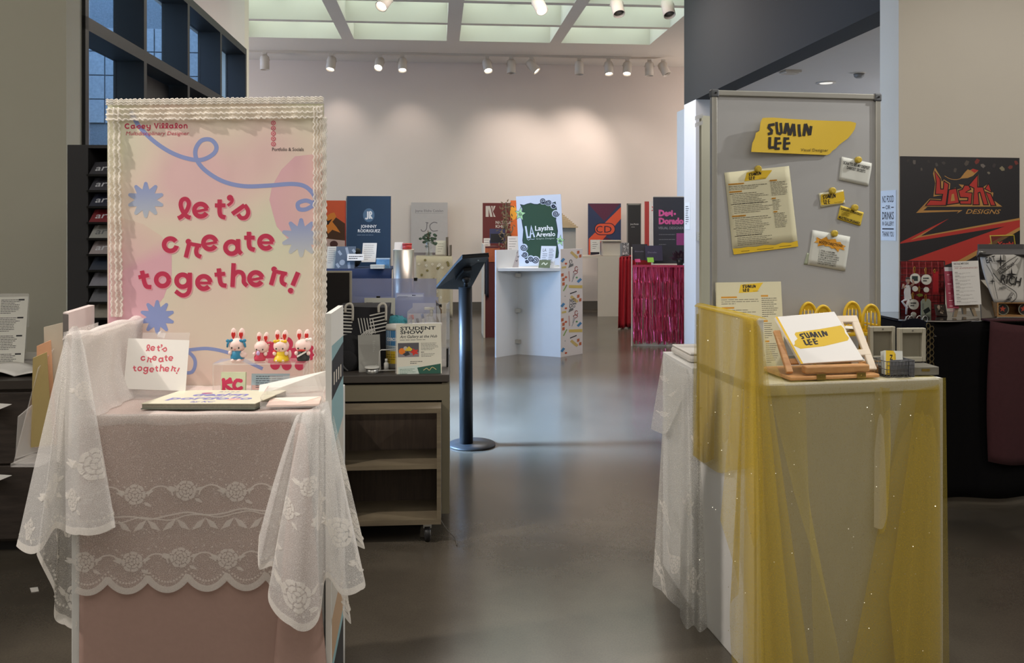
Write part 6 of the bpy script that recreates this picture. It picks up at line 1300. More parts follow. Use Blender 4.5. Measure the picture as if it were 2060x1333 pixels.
for k, (px, py, lab) in enumerate(((1520, 351.5, 'round yellow magnet holding the tilted cream resume'), (1719, 333.5, 'round yellow magnet holding the white deepest secrets card'), (1667, 399.5, 'round yellow magnet holding the cream business card'), (1712, 436.5, 'round yellow magnet holding the plain yellow card'), (1671, 491.5, 'round yellow magnet holding the starburst note'))):
    c_ = wpt(px, py); t = thing('magnet', lab, 'magnet', c_ + NW * .004, 'yellow magnets on the board'); MB().lathe(c_ + NW * .004, [(.0118, 0), (.0118, .011), (.009, .013)], 20, NW).build('body', mag, t); MB().lathe(c_ + NW * .0165, [(.0085, 0), (.0075, .0012)], 18, NW).build('cap', mag, t)
# wooden book stand with the portfolio
bw = wood('light_wood', 'b07a48', 'cf9f6a', .5, 4, (1, 12, 12)); bl_w = M('pale_wood', 'dccdb8', .5, var=.08, scale=30)  # the second, paler wood is for the right-hand bars
bs = thing('book_stand', 'wooden folding book stand on the yellow tulle table top', 'stand', YB(.27, .10, TT + .006))
z_ = TT + .006
bz = lambda x, y, z: YB(x, y, z_ + z)
tilt = math.radians(62)                                # slope of the rest: rises toward the back
BSX0, BSX1, BSY = .158, .405, .052
def rest(u, v, h=0.0): return bz(u, BSY + v * math.sin(tilt) * .62 - h * .62, .022 + v * .78 + h * .62)
MB().box(BSX0 - .04, BSX1 + .02, BSY - .028, BSY + .17, 0, .012, Fr(YB(0, 0, z_), 10.4)).build('base_frame', bw, bs, .004)
def rslab(u0, u1, v0, v1, h0, h1, name, mat, bev=.003):
    p = [rest(u, v, h) for h in (h0, h1) for u, v in ((u0, v0), (u1, v0), (u1, v1), (u0, v1))]; MB().hexa(p).build(name, mat, bs, bev)
for b in ((BSX0 - .035, BSX0 - .012, 0, .155), (BSX1 - .052, BSX1 - .028, .0, .20), (BSX1 + .004, BSX1 + .030, 0, .20)): rslab(*b, -.012, .0, 'side_bar', bw if b[0] < .2 else bl_w)
for v0, v1 in ((.0, .014), (.052, .075), (.178, .205)): rslab(BSX1 - .05, BSX1 + .03, v0, v1, -.0115, .0005, 'cross_bar', bl_w)
rslab(BSX0 - .012, BSX1 - .05, .03, .05, -.011, -.001, 'cross_bar', bw)
fz = Fr(YB(0, 0, z_), 10.4)
MB().box(BSX0 + .015, BSX1 - .012, BSY - .024, BSY + .004, .018, .042, fz).build('ledge', bw, bs, .005)
for x in (BSX0 + .05, BSX1 - .06): o = MB().box(x, x + .03, BSY - .0295, BSY - .026, .0, .018, fz).build('hinge', M('brass', 'b09a5a', .35, .9), bs); m = MB(); m.cyl(fz(x + .015, BSY - .0295, .009), fz(x + .015, BSY - .032, .009), .0025, 8); m.build('screw', M('brass'), o)
t = thing('portfolio_book', 'white portfolio with a yellow spine and torn yellow band leaning on the wooden stand', 'book', YB(.22, .12, z_ + .03))
# its corners as seen: lower edge on the ledge, top edge higher and further left
pl0, pr0 = rest(.172, .020, .014), rest(.392, .026, .014); pt0, pt1 = rest(.136, .196, .014), rest(.350, .212, .014)
MB().slab(pl0, pr0, pt1, pt0, .012).build('cover', M('white_cover', 'e4e2df', .35, var=.01, spec=.6), t, .002)
n_ = (pr0 - pl0).cross(pt0 - pl0).normalized(); a = Art(lambda u, v: (pt0 * (1 - u) + pt1 * u) * (1 - v) + (pl0 * (1 - u) + pr0 * u) * v, n_)
a.rect(0, 0, .035, 1, 'dcb32c', 0); a.poly([(.035, .62), (.07, .60), (.09, .54), (.16, .49), (.15, .40), (.18, .36), (.60, .33), (.97, .29), (.985, .36), (.96, .45), (.975, .55), (.93, .60), (.50, .68), (.12, .70)], YEL, 1)
sumin(a, lambda x, y: (.22 + (x - 385) * .00058, .385 + (y - 200) * .00052 - (x - 385) * .00004), 2); a.build('print', t)
# yellow doll-cot cart
ymet = M('yellow_enamel', 'd3ae22', .45, var=.03)
ct = thing('yellow_rack', 'yellow two tier rack with arched ends standing before the magnetic board', 'rack', YB(.46, .34, z_))
za = 1.0
cor = [YB(.352, .385), YB(.345, .275), YB(.592, .275), YB(.590, .385)]      # back-left, front-left, front-right, back-right
ctr = sum(cor, Vector()) / 4
def rail(p, q, z0_, z1_, nm, th=.004):
    d_ = (q - p).normalized(); n_ = Vector((d_.y, -d_.x, 0)) * th
    MB().hexa([Vector((v.x, v.y, z0_)) for v in (p, q, q - n_, p - n_)] + [Vector((v.x, v.y, z1_)) for v in (p, q, q - n_, p - n_)]).build(nm, ymet, ct, .001)
for k, nm in enumerate(('end_rail', 'front_rail', 'end_rail', 'back_rail')): rail(cor[k], cor[(k + 1) % 4], za + .012, za + .038 if nm != 'front_rail' else za + .024, nm)
MB().prism([Vector((c_.x, c_.y, za + .012)) for c_ in cor], (0, 0, .004)).build('tray', ymet, ct)
for k in range(4): MB().cyl(Vector((cor[k].x, cor[k].y, z_ + .003)), Vector((cor[k].x, cor[k].y, za + .045)), .0065, 12).build('leg', ymet, ct)
MB().prism([Vector((c_.x, c_.y, z_ + .03)) for c_ in cor], (0, 0, .004)).build('lower_tray', ymet, ct)
def archpts(c_, ux, r, h): return [c_ - ux * r - Vector((0, 0, .03))] + [c_ - ux * r * math.cos(math.radians(a_)) + Vector((0, 0, h * math.sin(math.radians(a_)))) for a_ in range(0, 181, 12)] + [c_ + ux * r - Vector((0, 0, .03))]
UX = (YB(1, 0) - YB(0, 0)); UY = (YB(0, 1) - YB(0, 0))
for k, sx in ((0, 1), (1, 1), (2, -1), (3, -1)):       # an arched head board at each corner, facing the front
    c_ = cor[k] + UX * .033 * sx; c_.z = za + .068; r = .031
    m = MB(); m.tube(archpts(c_, UX, r, .05), .0055, 8); o = m.build('arch', ymet, ct)
    m = MB(); m.prism(archpts(c_, UX, r - .002, .046)[5:14] + [c_ + UX * x_ + Vector((0, 0, .024)) for x_ in (-.022, .022)][::-1], UY * .003); m.build('arch_panel', ymet, o)
    for x_ in (-.015, 0, .015): MB().cyl(c_ + UX * x_ - Vector((0, 0, .034)), c_ + UX * x_ + Vector((0, 0, .03)), .0028, 8).build('bar', ymet, o)
lx = cor[2] - cor[3]
for k in range(4): p = cor[3].lerp(cor[2], .15 + k * .23); MB().cyl(Vector((p.x, p.y, z_ + .034)), Vector((p.x, p.y, za + .012)), .0035, 8).build('lattice_bar', ymet, ct)
for z in (.06, .095, .13): p, q = cor[3], cor[2]; MB().cyl(Vector((p.x, p.y, z_ + z)), Vector((q.x, q.y, z_ + z)), .0035, 8).build('lattice_bar', ymet, ct)
for k in range(7):
    t = thing('leaflet', ['folded leaflet with brown edge', 'white leaflet', 'grey green leaflet', 'slim tan leaflet', 'pale leaflet', 'cream leaflet', 'small topmost leaflet'][k] + ' lying in the yellow rack tray', 'paper', ctr + Vector((0, 0, za + .018)), 'leaflets in the yellow rack'); f = Fr((ctr.x - .06 + .018 * k, ctr.y - .03 + .007 * (k % 3), za + .0165 + .0028 * k), -20 + k * 13); hc = ('8a6a4a', 'e0ddd2', 'a9ad98', 'b3905c', 'd3d0c2', 'cfc6a4', 'e4e2da')[k]
    MB().box(0, .075, 0, .045, 0, .002, f).build('sheet', M('leaflet_' + hc, hc, .7), t)
# two lidded grey boxes, wire basket with cards
gb = M('putty_plastic', 'aba695', .5, var=.03); gbd = M('dark_putty', '6e6b62', .5)
def open_box(x0, x1, y0, y1, d, label, rot):
    c_ = Vector((P((x0 + x1) / 2, 0, d).x, d, TT + .006)); W_ = (x1 - x0) / F * d; zt_ = EYE - (y0 - HY) / F * d; f = Fr(c_, rot); h = zt_ - c_.z
    t = thing('open_case', label, 'case', c_)
    for b in ((-W_ / 2, -W_ / 2 + .012, .03, h), (W_ / 2 - .012, W_ / 2, .03, h), (-W_ / 2 + .012, W_ / 2 - .012, h - .016, h), (-W_ / 2 + .012, W_ / 2 - .012, .03, .046)): MB().box(b[0], b[1], 0, .018, b[2], b[3], f).build('lid_rim', gb, t, .002)
    MB().box(-W_ / 2 + .004, W_ / 2 - .004, .014, .018, .032, h - .004, f).build('lid_panel', M('putty_panel', '8d8878', .35, .3), t)
    m = MB(); m.cyl(f(0, -.001, h - .008), f(0, .001, h - .008), .003, 10); m.build('lid_stud', gbd, t)
    MB().box(-W_ / 2, W_ / 2, -.075, .015, .0, .026, f).build('tray', gbd, t, .002); MB().box(-.012, .014, -.0765, -.075, .012, .02, f).build('latch', M('brass'), t)
    return t
open_box(1749, 1803, 657, 722, 2.80, 'open putty coloured case with a brownish lid panel beside the yellow rack', 6)
open_box(1808, 1864, 660, 728, 2.78, 'open pale putty case at the corner of the table behind the card basket', 4)
wk = thing('wire_basket', 'small grey wire grid basket holding business cards on the table corner', 'basket', Vector((P(1820, 0, 2.66).x, 2.68, TT + .006)))
f = Fr((P(1783, 0, 2.665).x, 2.66, TT + .006), 9); wm = M('grey_wire', '5c5d60', .4, .6); Lx, Ly, Hz = .093, .075, .050
for k in range(9):
    x = k * Lx / 8; m = MB(); m.tube([f(x, Ly, 0), f(x, 0, 0), f(x, 0, Hz)], .0011, 5); m.build('wire', wm, wk)
for k in range(5): m = MB(); z = k * Hz / 4; m.tube([f(0, 0, z), f(Lx, 0, z)], .0011 if k < 4 else .0018, 5); m.build('wire', wm, wk)
for k in range(1, 6): m = MB(); y = k * Ly / 5; m.tube([f(0, y, Hz), f(0, y, 0), f(Lx, y, 0)], .0011, 5); m.build('wire', wm, wk)
for z in (Hz / 2, Hz): m = MB(); m.tube([f(0, 0, z), f(0, Ly, z), f(Lx, Ly, z)], .0014, 5); m.build('wire', wm, wk)
MB().box(Lx, Lx + .0025, 0, Ly, 0, Hz + .003, f).build('solid_end', M('grey_metal_sheet', '77797e', .4, .4), wk)
MB().box(.03, Lx - .002, Ly * .35, Ly * .42, .002, Hz + .0, f).build('inner_plate', M('grey_metal_sheet'), wk)
for k in range(4):
    tl, tr_, bl = f(.022, .05 + k * .006, .078 - .002 * k), f(.088, .052 + k * .006, .074 - .002 * k), f(.012, .03 + k * .006, .004)
    t, a = board('business_card', ['front yellow banded', 'second', 'third', 'hindmost'][k] + ' business card standing in the wire basket', 'card', tl, tr_, bl, .0012, wp, (0, 0, 100, 60), 'business cards in the wire basket')
    if k == 0: a.poly([(10, 0), (50, 0), (62, 8), (62, 60), (4, 60)], YEL, 0); a.text('MIN', 44, 44, 14, BLKI, 1, rot=90, bold=.04); a.lines(57, 8, 3, 1, 2, '6b5518', 1, 30, 1); a.build('print', t)
pn = thing('fountain_pen', 'dark brown pen lying beside the wooden stand', 'pen', YB(.47, .10, z_ + .01)); MB().tube([YB(.435, .12, z_ + .020), YB(.49, .10, z_ + .014), YB(.53, .088, z_ + .008)], [.004, .0062, .003], 10).build('barrel', M('tortoise_plastic', '3a2722', .25), pn); MB().cyl(YB(.442, .1175, z_ + .0195), YB(.446, .116, z_ + .019), .0055, 10).build('ring', M('brass'), pn)
wt = thing('wooden_box', 'low tan wooden box beside the pen on the yellow table', 'box', YB(.50, .13, z_)); MB().box(.455, .53, .10, .19, 0, .022, Fr(YB(0, 0, z_), 10.4)).build('body', bw, wt, .002); MB().box(.458, .527, .103, .187, .022, .025, Fr(YB(0, 0, z_), 10.4)).build('lid', bw, wt)
# ------------------------------------------------------------------ yellow tulle
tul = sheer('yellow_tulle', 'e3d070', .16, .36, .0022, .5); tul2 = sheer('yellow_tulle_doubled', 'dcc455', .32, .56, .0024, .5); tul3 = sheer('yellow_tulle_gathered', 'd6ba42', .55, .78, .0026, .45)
tl_ = thing('yellow_tulle', 'sheer yellow glitter tulle draped over the stand of the magnetic board', 'cloth', YB(.3, -.03, .02))
hem = M('tulle_hem', 'c79f2e', .7, var=.1)
def tsheet(keys, name, mat, ease=1, belly=0, nv=24):
    f, n = sheet(keys, ease, belly); return MB().grid(f, n * 2, nv).build(name, mat, tl_)
def sd(px, off):
    k = (px - CX) / F; y = (.745 - off * .984 - k * (2.56 - off * .18)) / (.1805 + k * .9836); return 2.56 - off * .18 + y * .9836
def sk(px0, py0, px1, py1, o0, o1): return ((px0, py0, sd(px0, o0)), (px1, py1, sd(px1, o1)))
tsheet([sk(1398, 612, 1392, 915, .006, .014), sk(1404, 614, 1400, 920, .008, .03), sk(1412, 616, 1408, 928, .006, .012), sk(1420, 618, 1420, 930, .008, .034), sk(1428, 620, 1430, 925, .006, .012), sk(1440, 622, 1436, 922, .007, .03)], 'side_fall', tul2)
tsheet([sk(1410, 616, 1395, 915, .007, .02), sk(1430, 620, 1440, 948, .006, .012), sk(1450, 625, 1462, 950, .008, .024), sk(1474, 630, 1470, 946, .006, .012), sk(1496, 635, 1490, 944, .008, .022), sk(1512, 638, 1512, 940, .006, .012), sk(1522, 640, 1520, 936, .008, .012)], 'side_fold', tul2)
tsheet([sk(1455, 627, 1452, 880, .007, .03), sk(1462, 629, 1458, 890, .007, .04), sk(1470, 630, 1466, 880, .007, .02)], 'side_fold', tul)
MB().grid(lambda u, v: YB(-.012 + .04 * v, .465 - .475 * u, 1.114 + .004 * math.sin(v * 3.14) - .008 * (v < .1) - .004 * (v > .9)), 14, 3).build('ridge', tul3, tl_)
# main sweep from the corner of the raised side down to the floor
tsheet([sk(1490, 634, 1449, 1045, .01, .05), sk(1496, 636, 1486, 1180, .012, .02), sk(1502, 637, 1468, 1230, .014, .06), sk(1506, 638, 1484, 1430, .012, .04), ((1512, 640, 2.55), (1530, 1420, 2.45)), ((1518, 642, 2.54), (1568, 1420, 2.48)), ((1524, 650, 2.54), (1612, 1420, 2.46)), ((1530, 662, 2.54), (1640, 1420, 2.48))], 'main_sweep', tul2, .95)
tsheet([sk(1500, 638, 1494, 1430, .016, .05), ((1512, 646, 2.545), (1535, 1430, 2.43)), ((1520, 648, 2.54), (1560, 1430, 2.45)), ((1528, 656, 2.54), (1604, 1430, 2.44))], 'gathered_fold', tul2, .92)
tsheet([sk(1494, 640, 1500, 1000, .014, .04), ((1510, 642, 2.55), (1518, 1100, 2.50)), ((1522, 646, 2.54), (1536, 1000, 2.50))], 'gathered_fold', tul2, .92)
tsheet([((1524, 644, 2.55), (1528, 790, 2.545)), ((1532, 660, 2.56), (1570, 795, 2.55)), ((1538, 672, 2.57), (1585, 792, 2.56))], 'corner_veil', tul)
# thin layer over the top and the whole front
MB().grid(lambda u, v: YB(.0 + u * YW, -.006 + v * .30, TT + .004 + .0015 * math.sin(u * 30 + v * 9)), 30, 10).build('top_veil', tul, tl_)
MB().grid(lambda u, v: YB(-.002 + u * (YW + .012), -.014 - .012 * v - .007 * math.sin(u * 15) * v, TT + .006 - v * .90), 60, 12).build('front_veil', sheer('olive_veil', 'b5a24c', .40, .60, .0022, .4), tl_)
tsheet([((1545, 775, 2.56), (1600, 1000, 2.52)), ((1580, 776, 2.56), (1690, 1330, 2.5)), ((1620, 776, 2.575), (1640, 1420, 2.5))], 'front_fold', tul, 1)
# gathered corner on the far side
tsheet([((1818, 782, 2.645), (1700, 1400, 2.56)), ((1838, 784, 2.645), (1755, 1420, 2.54)), ((1848, 782, 2.65), (1790, 1420, 2.58)), ((1858, 780, 2.65), (1820, 1420, 2.54)), ((1868, 778, 2.655), (1850, 1420, 2.58)), ((1878, 776, 2.66), (1872, 1420, 2.56)), ((1888, 772, 2.67), (1893, 1420, 2.60)), ((1891, 768, 2.68), (1896, 1420, 2.66))], 'corner_gather', tul2, 1.05)
tsheet([((1846, 784, 2.648), (1788, 1200, 2.56)), ((1862, 782, 2.652), (1815, 1420, 2.55)), ((1876, 780, 2.657), (1858, 1420, 2.56)), ((1890, 776, 2.665), (1892, 1420, 2.60))], 'gathered_fold', tul2, 1)
tsheet([((1770, 778, 2.63), (1768, 1075, 2.60)), ((1780, 780, 2.63), (1784, 1050, 2.58)), ((1790, 780, 2.635), (1792, 900, 2.60))], 'front_fold', tul2, 1)
pale = sheer('pale_tulle', 'd9cfae', .5, .7, .0022, .4)
tsheet([((1760, 780, 2.625), (1758, 1060, 2.595)), ((1768, 781, 2.625), (1776, 1062, 2.58)), ((1774, 781, 2.63), (1786, 1030, 2.585))], 'pale_fold', pale)
gl = MB(); rr = random.Random(11)
for k in range(210):
    px = rr.choice((rr.uniform(1400, 1520), rr.uniform(1460, 1640), rr.uniform(1700, 1890))); py = rr.uniform(640, 1330)
    if px > 1530 and py < 790: continue
    c_ = P(px, py, 2.485 if px < 1660 else 2.56); s_ = rr.uniform(.0006, .0013); n_ = Vector((rr.gauss(0, .5), -1, rr.gauss(.3, .5))).normalized(); e1 = n_.orthogonal().normalized() * s_; e2 = n_.cross(e1)
    gl.quad(c_ - e1 - e2, c_ + e1 - e2, c_ + e1 + e2, c_ - e1 + e2)
gl.build('glitter', M('silver_glitter', 'fffbe8', .15, .9), tl_, kind='stuff')
# ------------------------------------------------------------------ white lace stand behind
f = Fr((.655, 3.075, 0), 5); W_ = .30; LT = .875
t = thing('display_stand', 'white stand with a lace side drape behind the yellow tulle stand', 'display stand', f(.15, .2), 'display stands in the gallery')
MB().box(0, W_, 0, .40, LT - .03, LT, f).build('tabletop', white_lam, t, .002)
for b in ((0, .018, .0, .40), (W_ - .018, W_, .0, .40), (.018, W_ - .018, .005, .023), (.018, W_ - .018, .377, .395)): MB().box(b[0], b[1], b[2], b[3], 0, LT - .03, f).build('panel', white_lam, t)
bx = thing('white_case', 'rounded white case lying on the lace draped stand', 'case', f(.12, .2, .876)); MB().box(.02, .26, .10, .36, .877, .905, f).build('body', M('ivory_plastic', 'cdc9c0', .4), bx, .012); MB().box(.025, .255, .105, .355, .905, .912, f).build('lid', M('ivory_plastic'), bx, .004)
l2 = thing('lace_drape', 'long white lace drape falling to the floor from the white stand by the yellow tulle', 'cloth', P(1360, 1200, 3.15)); l2.location.z = .02
lace2 = sheer('floral_lace', 'ecebe6', .36, .72, .006)
def l2s(keys, nm, motifs, sd): 
    f_, n = sheet(keys); MB().grid(f_, n * 2, 24).build(nm, lace2, l2); A = Lace(lambda a, b: f_(min(max(a, 0), 1), b), (0, -1, 0), .001)
    for u, v, r in motifs:
        A2 = Lace(lambda a, b: f_(min(max(u + a / .25, 0), 1), v + b / .95), (0, -1, 0), .001); rose(A2, 0, 0, r, 0, sd * 30 + u * 99); k = A.mb.add(A2.mb.v); A.mb.f += [tuple(q + k for q in ff) for ff in A2.mb.f]; A.mb.mi += A2.mb.mi; A.mb.sm += A2.mb.sm
    A.build('lace_pattern', l2)
l2s([((1334, 712, 3.44), (1309, 862, 3.40)), ((1346, 720, 3.35), (1336, 872, 3.24)), ((1360, 730, 3.25), (1352, 850, 3.20)), ((1380, 740, 3.12), (1384, 770, 3.06))], 'swag', ((.2, .3, .03), (.3, .75, .03), (.6, .5, .025)), 1)
l2s([((1336, 730, 3.42), (1328, 1130, 3.36)), ((1342, 745, 3.36), (1312, 1180, 3.28)), ((1352, 750, 3.28), (1330, 1215, 3.22)), ((1362, 755, 3.22), (1346, 1300, 3.12)), ((1376, 756, 3.14), (1376, 1290, 3.04))], 'side_fall', ((.3, .86, .035), (.6, .9, .035), (.8, .7, .03), (.5, .6, .028)), 2)
l2s([((1372, 750, 3.12), (1366, 1420, 2.98)), ((1384, 752, 3.06), (1380, 1430, 2.88)), ((1394, 752, 3.03), (1396, 1430, 2.92)), ((1404, 754, 3.03), (1410, 1430, 2.86)), ((1420, 754, 3.05), (1432, 1430, 2.92))], 'front_fall', ((.3, .4, .03), (.5, .62, .034), (.4, .82, .034), (.7, .94, .03), (.6, .2, .026)), 3)
# grey board behind the magnetic board with tape
t = thing('tall_board', 'tall beige board standing edge out behind the magnetic board', 'board', P(1422, 600, 3.3)); MB().slab(*(Vector((P(x, 0, 3.32).x, 3.32 + dy, z)) for x, dy, z in ((1411, .0, .925), (1436, .03, .925), (1436, .03, 1.826), (1411, 0, 1.826))), .012).build('panel', M('beige_board', 'b4b3a0', .7, var=.02), t)
for y in (236, 250): m = MB(); m.slab(P(1398, y + 6, 3.31), P(1414, y, 3.305), P(1414, y - 8, 3.305), P(1398, y - 2, 3.31), .001); m.build('tape', clear('cloudy_tape', 'e8ebee', .5, .3), t)
t, a = board('small_card', 'little white card taped to the pale partition behind the tall board', 'card', P(1402, 466, 8.826), P(1412, 466, 8.826), P(1402, 484, 8.826), .002, wp, (0, 0, 10, 18)); a.lines(4, 4, 5, 3, 5, '3c3c44', 0, 1.6, 2); a.build('lettering', t)
# ------------------------------------------------------------------ black cloth table on the right
BT = Fr((P(1826, 0, 4.24).x, 4.24, 0), 5.04)
tb_ = thing('folding_table', 'table covered by black cloth against the right wall under the red and black poster', 'table', BT(.5, .22))
MB().box(0, 1.3, 0, .46, .885, .91, BT).build('tabletop', M('black_laminate', '1b1a1b', .18, .0, coat=.4), tb_, .002)
for x in (.02, 1.24):
    for y in (.03, .40): MB().box(x, x + .035, y, y + .035, 0, .885, BT).build('leg', M('black_metal'), tb_)
bk_ = M('black_velvet', '0e0d0e', .98, var=.2, scale=50, spec=.1); mr_ = M('maroon_velvet', '3e1c20', .95, var=.2, scale=60)
t = thing('black_tablecloth', 'black cloth hanging to the floor over the table front', 'tablecloth', BT(.4, -.03, .03))
MB().grid(lambda u, v: BT(-.02 + 1.32 * u, -.012 - .018 * (1 + math.sin(u * 22)) * v, .908 - v * .875 - .01 * math.sin(u * 3)), 60, 12).build('front_fall', bk_, t, solid=.004)
MB().grid(lambda u, v: BT(-.014 - .01 * v * math.sin(u * 9), .0 + .45 * u, .90 - v * .86), 12, 8).build('side_fall', bk_, t, solid=.004)
t = thing('maroon_shawl', 'dark maroon shawl hanging over the right part of the black cloth', 'cloth', BT(.55, -.08, .3))
MB().grid(lambda u, v: BT(.40 - .02 * math.sin(v * 2.5) + .85 * u, -.056 - .02 * math.sin(u * 18) * v, .915 - v * .70 - .03 * math.sin(u * 5)), 40, 16).build('fall', mr_, t, solid=.006)
MB().box(.40, 1.28, -.05, .02, .911, .920, BT).build('top_fold', mr_, t, .003)
# slim glossy lid the display stands on (rounded record-like plate at the front edge)
t = thing('black_tray', 'thin black plate with pale curved rim at the front edge of the black table', 'tray', BT(.25, .1, .912)); 
pts = [BT(-.02, .06, .912)] + [BT(-.02 + .43 * k / 14, .05 - .085 * math.sin(math.pi * k / 14) ** .8, .912) for k in range(15)] + [BT(.41, .34, .912), BT(-.02, .34, .912)]
MB().prism(pts, (0, 0, .006)).build('plate', M('gloss_black', '161314', .12, coat=.5), t); MB().tube(pts[1:16], .0035, 6).build('rim', M('pale_rim', '9b958f', .4, .4), t)
# big poster on the wall
tl, tr_, bl = RM(2.70, 4.712, EYE + .1 + 0, ), RM(0, 0, 0), RM(0, 0, 0)
d0 = 4.70
def wallpt(px, py):
    # where the sight line meets the wall face v = 4.728
    x = (px - CX) / F; d = 4.726 / (-x * ST + CT); p = P(px, py, d); return p
tl, tr_, bl = wallpt(1811, 314), wallpt(2051, 317), wallpt(1811, 562); tr_.z = tl.z - .005
t, a = board('wall_poster', 'large black and red designer poster with jagged lettering on the right wall', 'poster', tl, tr_, bl, .002, M('poster_black', '242124', .5, var=.06, scale=30), (1811, 314, 2051, 562))
z5 = lambda x, y: (1820 + x / 6.667, 320 + y / 6.667 - .5)
GOLD, RD, BK = 'b98a4e', 'b93b34', '211d20'
rr = random.Random(21)
for (x, y, s_, c_) in ((130, 40, 40, '6b6560'), (220, 135, 28, '5d5650'), (420, 70, 34, '55504d'), (515, 50, 32, '4a4543'), (675, 140, 40, '57504a'), (820, 45, 50, '5a524c'), (960, 20, 50, '7a3a34'), (1040, 80, 40, '78706a'), (1120, 175, 26, '7d7668'), (1200, 70, 40, '473f3f'), (1310, 110, 45, '8a8268'), (1420, 95, 40, '7c3e36'), (1490, 30, 40, '7a3a34'), (320, 30, 30, '3f3a39'), (40, 20, 30, '3f3a39')):
    r0 = rr.uniform(0, 6); a.poly([z5(x + s_ * math.cos(r0 + q) * (1 if k % 2 else .6), y + s_ * math.sin(r0 + q) * .8) for k, q in enumerate((0, .9, 2.0, 3.2, 4.4))], c_, 0)
zpoly = lambda pts, c_, L: a.poly([z5(*p) for p in pts], c_, L)
zpoly([(-60, 1118), (590, 793), (215, 1030), (60, 1100)], RD, 1); zpoly([(70, 1092), (400, 905), (215, 1032), (1545, 778), (1545, 806), (190, 1052)], GOLD, 2)
zpoly([(-60, 1122), (60, 1090), (190, 1050), (1545, 804), (1545, 885), (1340, 896), (-60, 1136)], RD, 1); zpoly([(1340, 896), (1545, 868), (1545, 905), (770, 1345), (-60, 1620), (-60, 1400)], RD, 2); zpoly([(1545, 900), (1545, 945), (860, 1345), (740, 1400), (640, 1400)], GOLD, 3); zpoly([(1545, 945), (1545, 1345), (860, 1345)], BK, 3)
zpoly([(400, 110), (480, 240), (492, 300), (520, 268), (605, 320), (598, 400), (680, 375), (700, 400), (770, 385), (718, 330), (840, 347), (982, 195), (985, 372), (1050, 365), (1120, 318), (1165, 430), (1185, 440), (1172, 530), (1305, 627), (252, 637), (150, 722), (330, 530), (490, 535), (495, 480), (380, 500), (405, 320), (375, 190)], GOLD, 4)
zpoly([(250, 642), (300, 642), (245, 688), (770, 680), (692, 726), (720, 696), (150, 722)], GOLD, 4)
yos = [[(400, 168), (465, 262), (472, 405), (518, 405), (525, 300), (578, 335), (542, 612), (285, 618), (340, 552), (492, 560), (512, 462), (412, 462), (424, 300)],
       [(592, 412), (682, 392), (718, 578), (568, 602)], [(722, 420), (770, 405), (800, 350), (850, 352), (872, 395), (800, 440), (892, 452), (880, 592), (746, 592), (738, 560), (845, 556), (850, 505), (742, 502)],
       [(860, 345), (970, 212), (966, 372), (1040, 372), (1108, 598), (1058, 598), (1008, 425), (972, 440), (988, 598), (916, 600), (930, 378)], [(1078, 385), (1120, 328), (1152, 425)], [(1088, 438), (1145, 462), (1208, 606), (1156, 608)]]
for q in yos: a.stroke([z5(*p) for p in q], 4.2, BK, 5, True)
for k, q in enumerate(yos): zpoly(q, RD, 6)
zpoly([(625, 468), (652, 458), (668, 552), (612, 560)], GOLD, 7); zpoly([(735, 255), (800, 170), (840, 128), (870, 140), (910, 118), (985, 140), (910, 215), (840, 245)], GOLD, 5); zpoly([(880, 140), (910, 118), (985, 140), (930, 175)], RD, 6); a.stroke([z5(*p) for p in crom([(530, 220), (600, 258), (680, 268), (745, 255)], 5)], 1.2, GOLD, 5)
a.text('DESIGNS', *z5(812, 726), 9.2, GOLD, 5, width=71, shear=.35, bold=.01)
a.build('print', t)
# red grid panel with key rings
RZ = lambda px, py, d: P(px, py, d)
gp = thing('grid_panel', 'red wire grid panel standing on the black table', 'grid panel', P(1860, 640, 4.5)); red_w = M('red_wire', '8f1f22', .4, var=.05)
gx0, gx1, gy0, gy1, gd = 1811, 1900, 525, 636, 4.52
MB().slab(*(P(x, y, gd + .05) for x, y in ((gx0, gy1), (gx1, gy1), (gx1, gy0), (gx0, gy0))), .004).build('backing', M('red_backing_cloth', '7a1c20', .85, var=.1, scale=30), gp)
for k in range(8): x = gx0 + k * (gx1 - gx0) / 7; MB().cyl(P(x, gy1, gd + .03), P(x, gy0, gd + .03), .0035 if k in (0, 7) else .0022, 8).build('wire', red_w if k % 7 else M('dark_red_wire', '3a1214', .4), gp)
for k in range(9): y = gy0 + k * (gy1 - gy0) / 8; MB().cyl(P(gx0, y, gd + .03), P(gx1, y, gd + .03), .0022, 8).build('wire', M('dark_red_wire'), gp)
gold = M('gold_clasp', 'b08a3a', .3, .9); ivory = M('ivory_acrylic', 'd3d3c8', .35)
def clasp(t, px, y0, y1, d): MB().tube([P(px - 1.6, y0 + 3, d), P(px, y0, d), P(px + 1.6, y0 + 3, d), P(px + 1, y1 - 3, d), P(px, y1, d), P(px - 1, y1 - 3, d)], .0022, 6, True).build('clasp', gold, t)
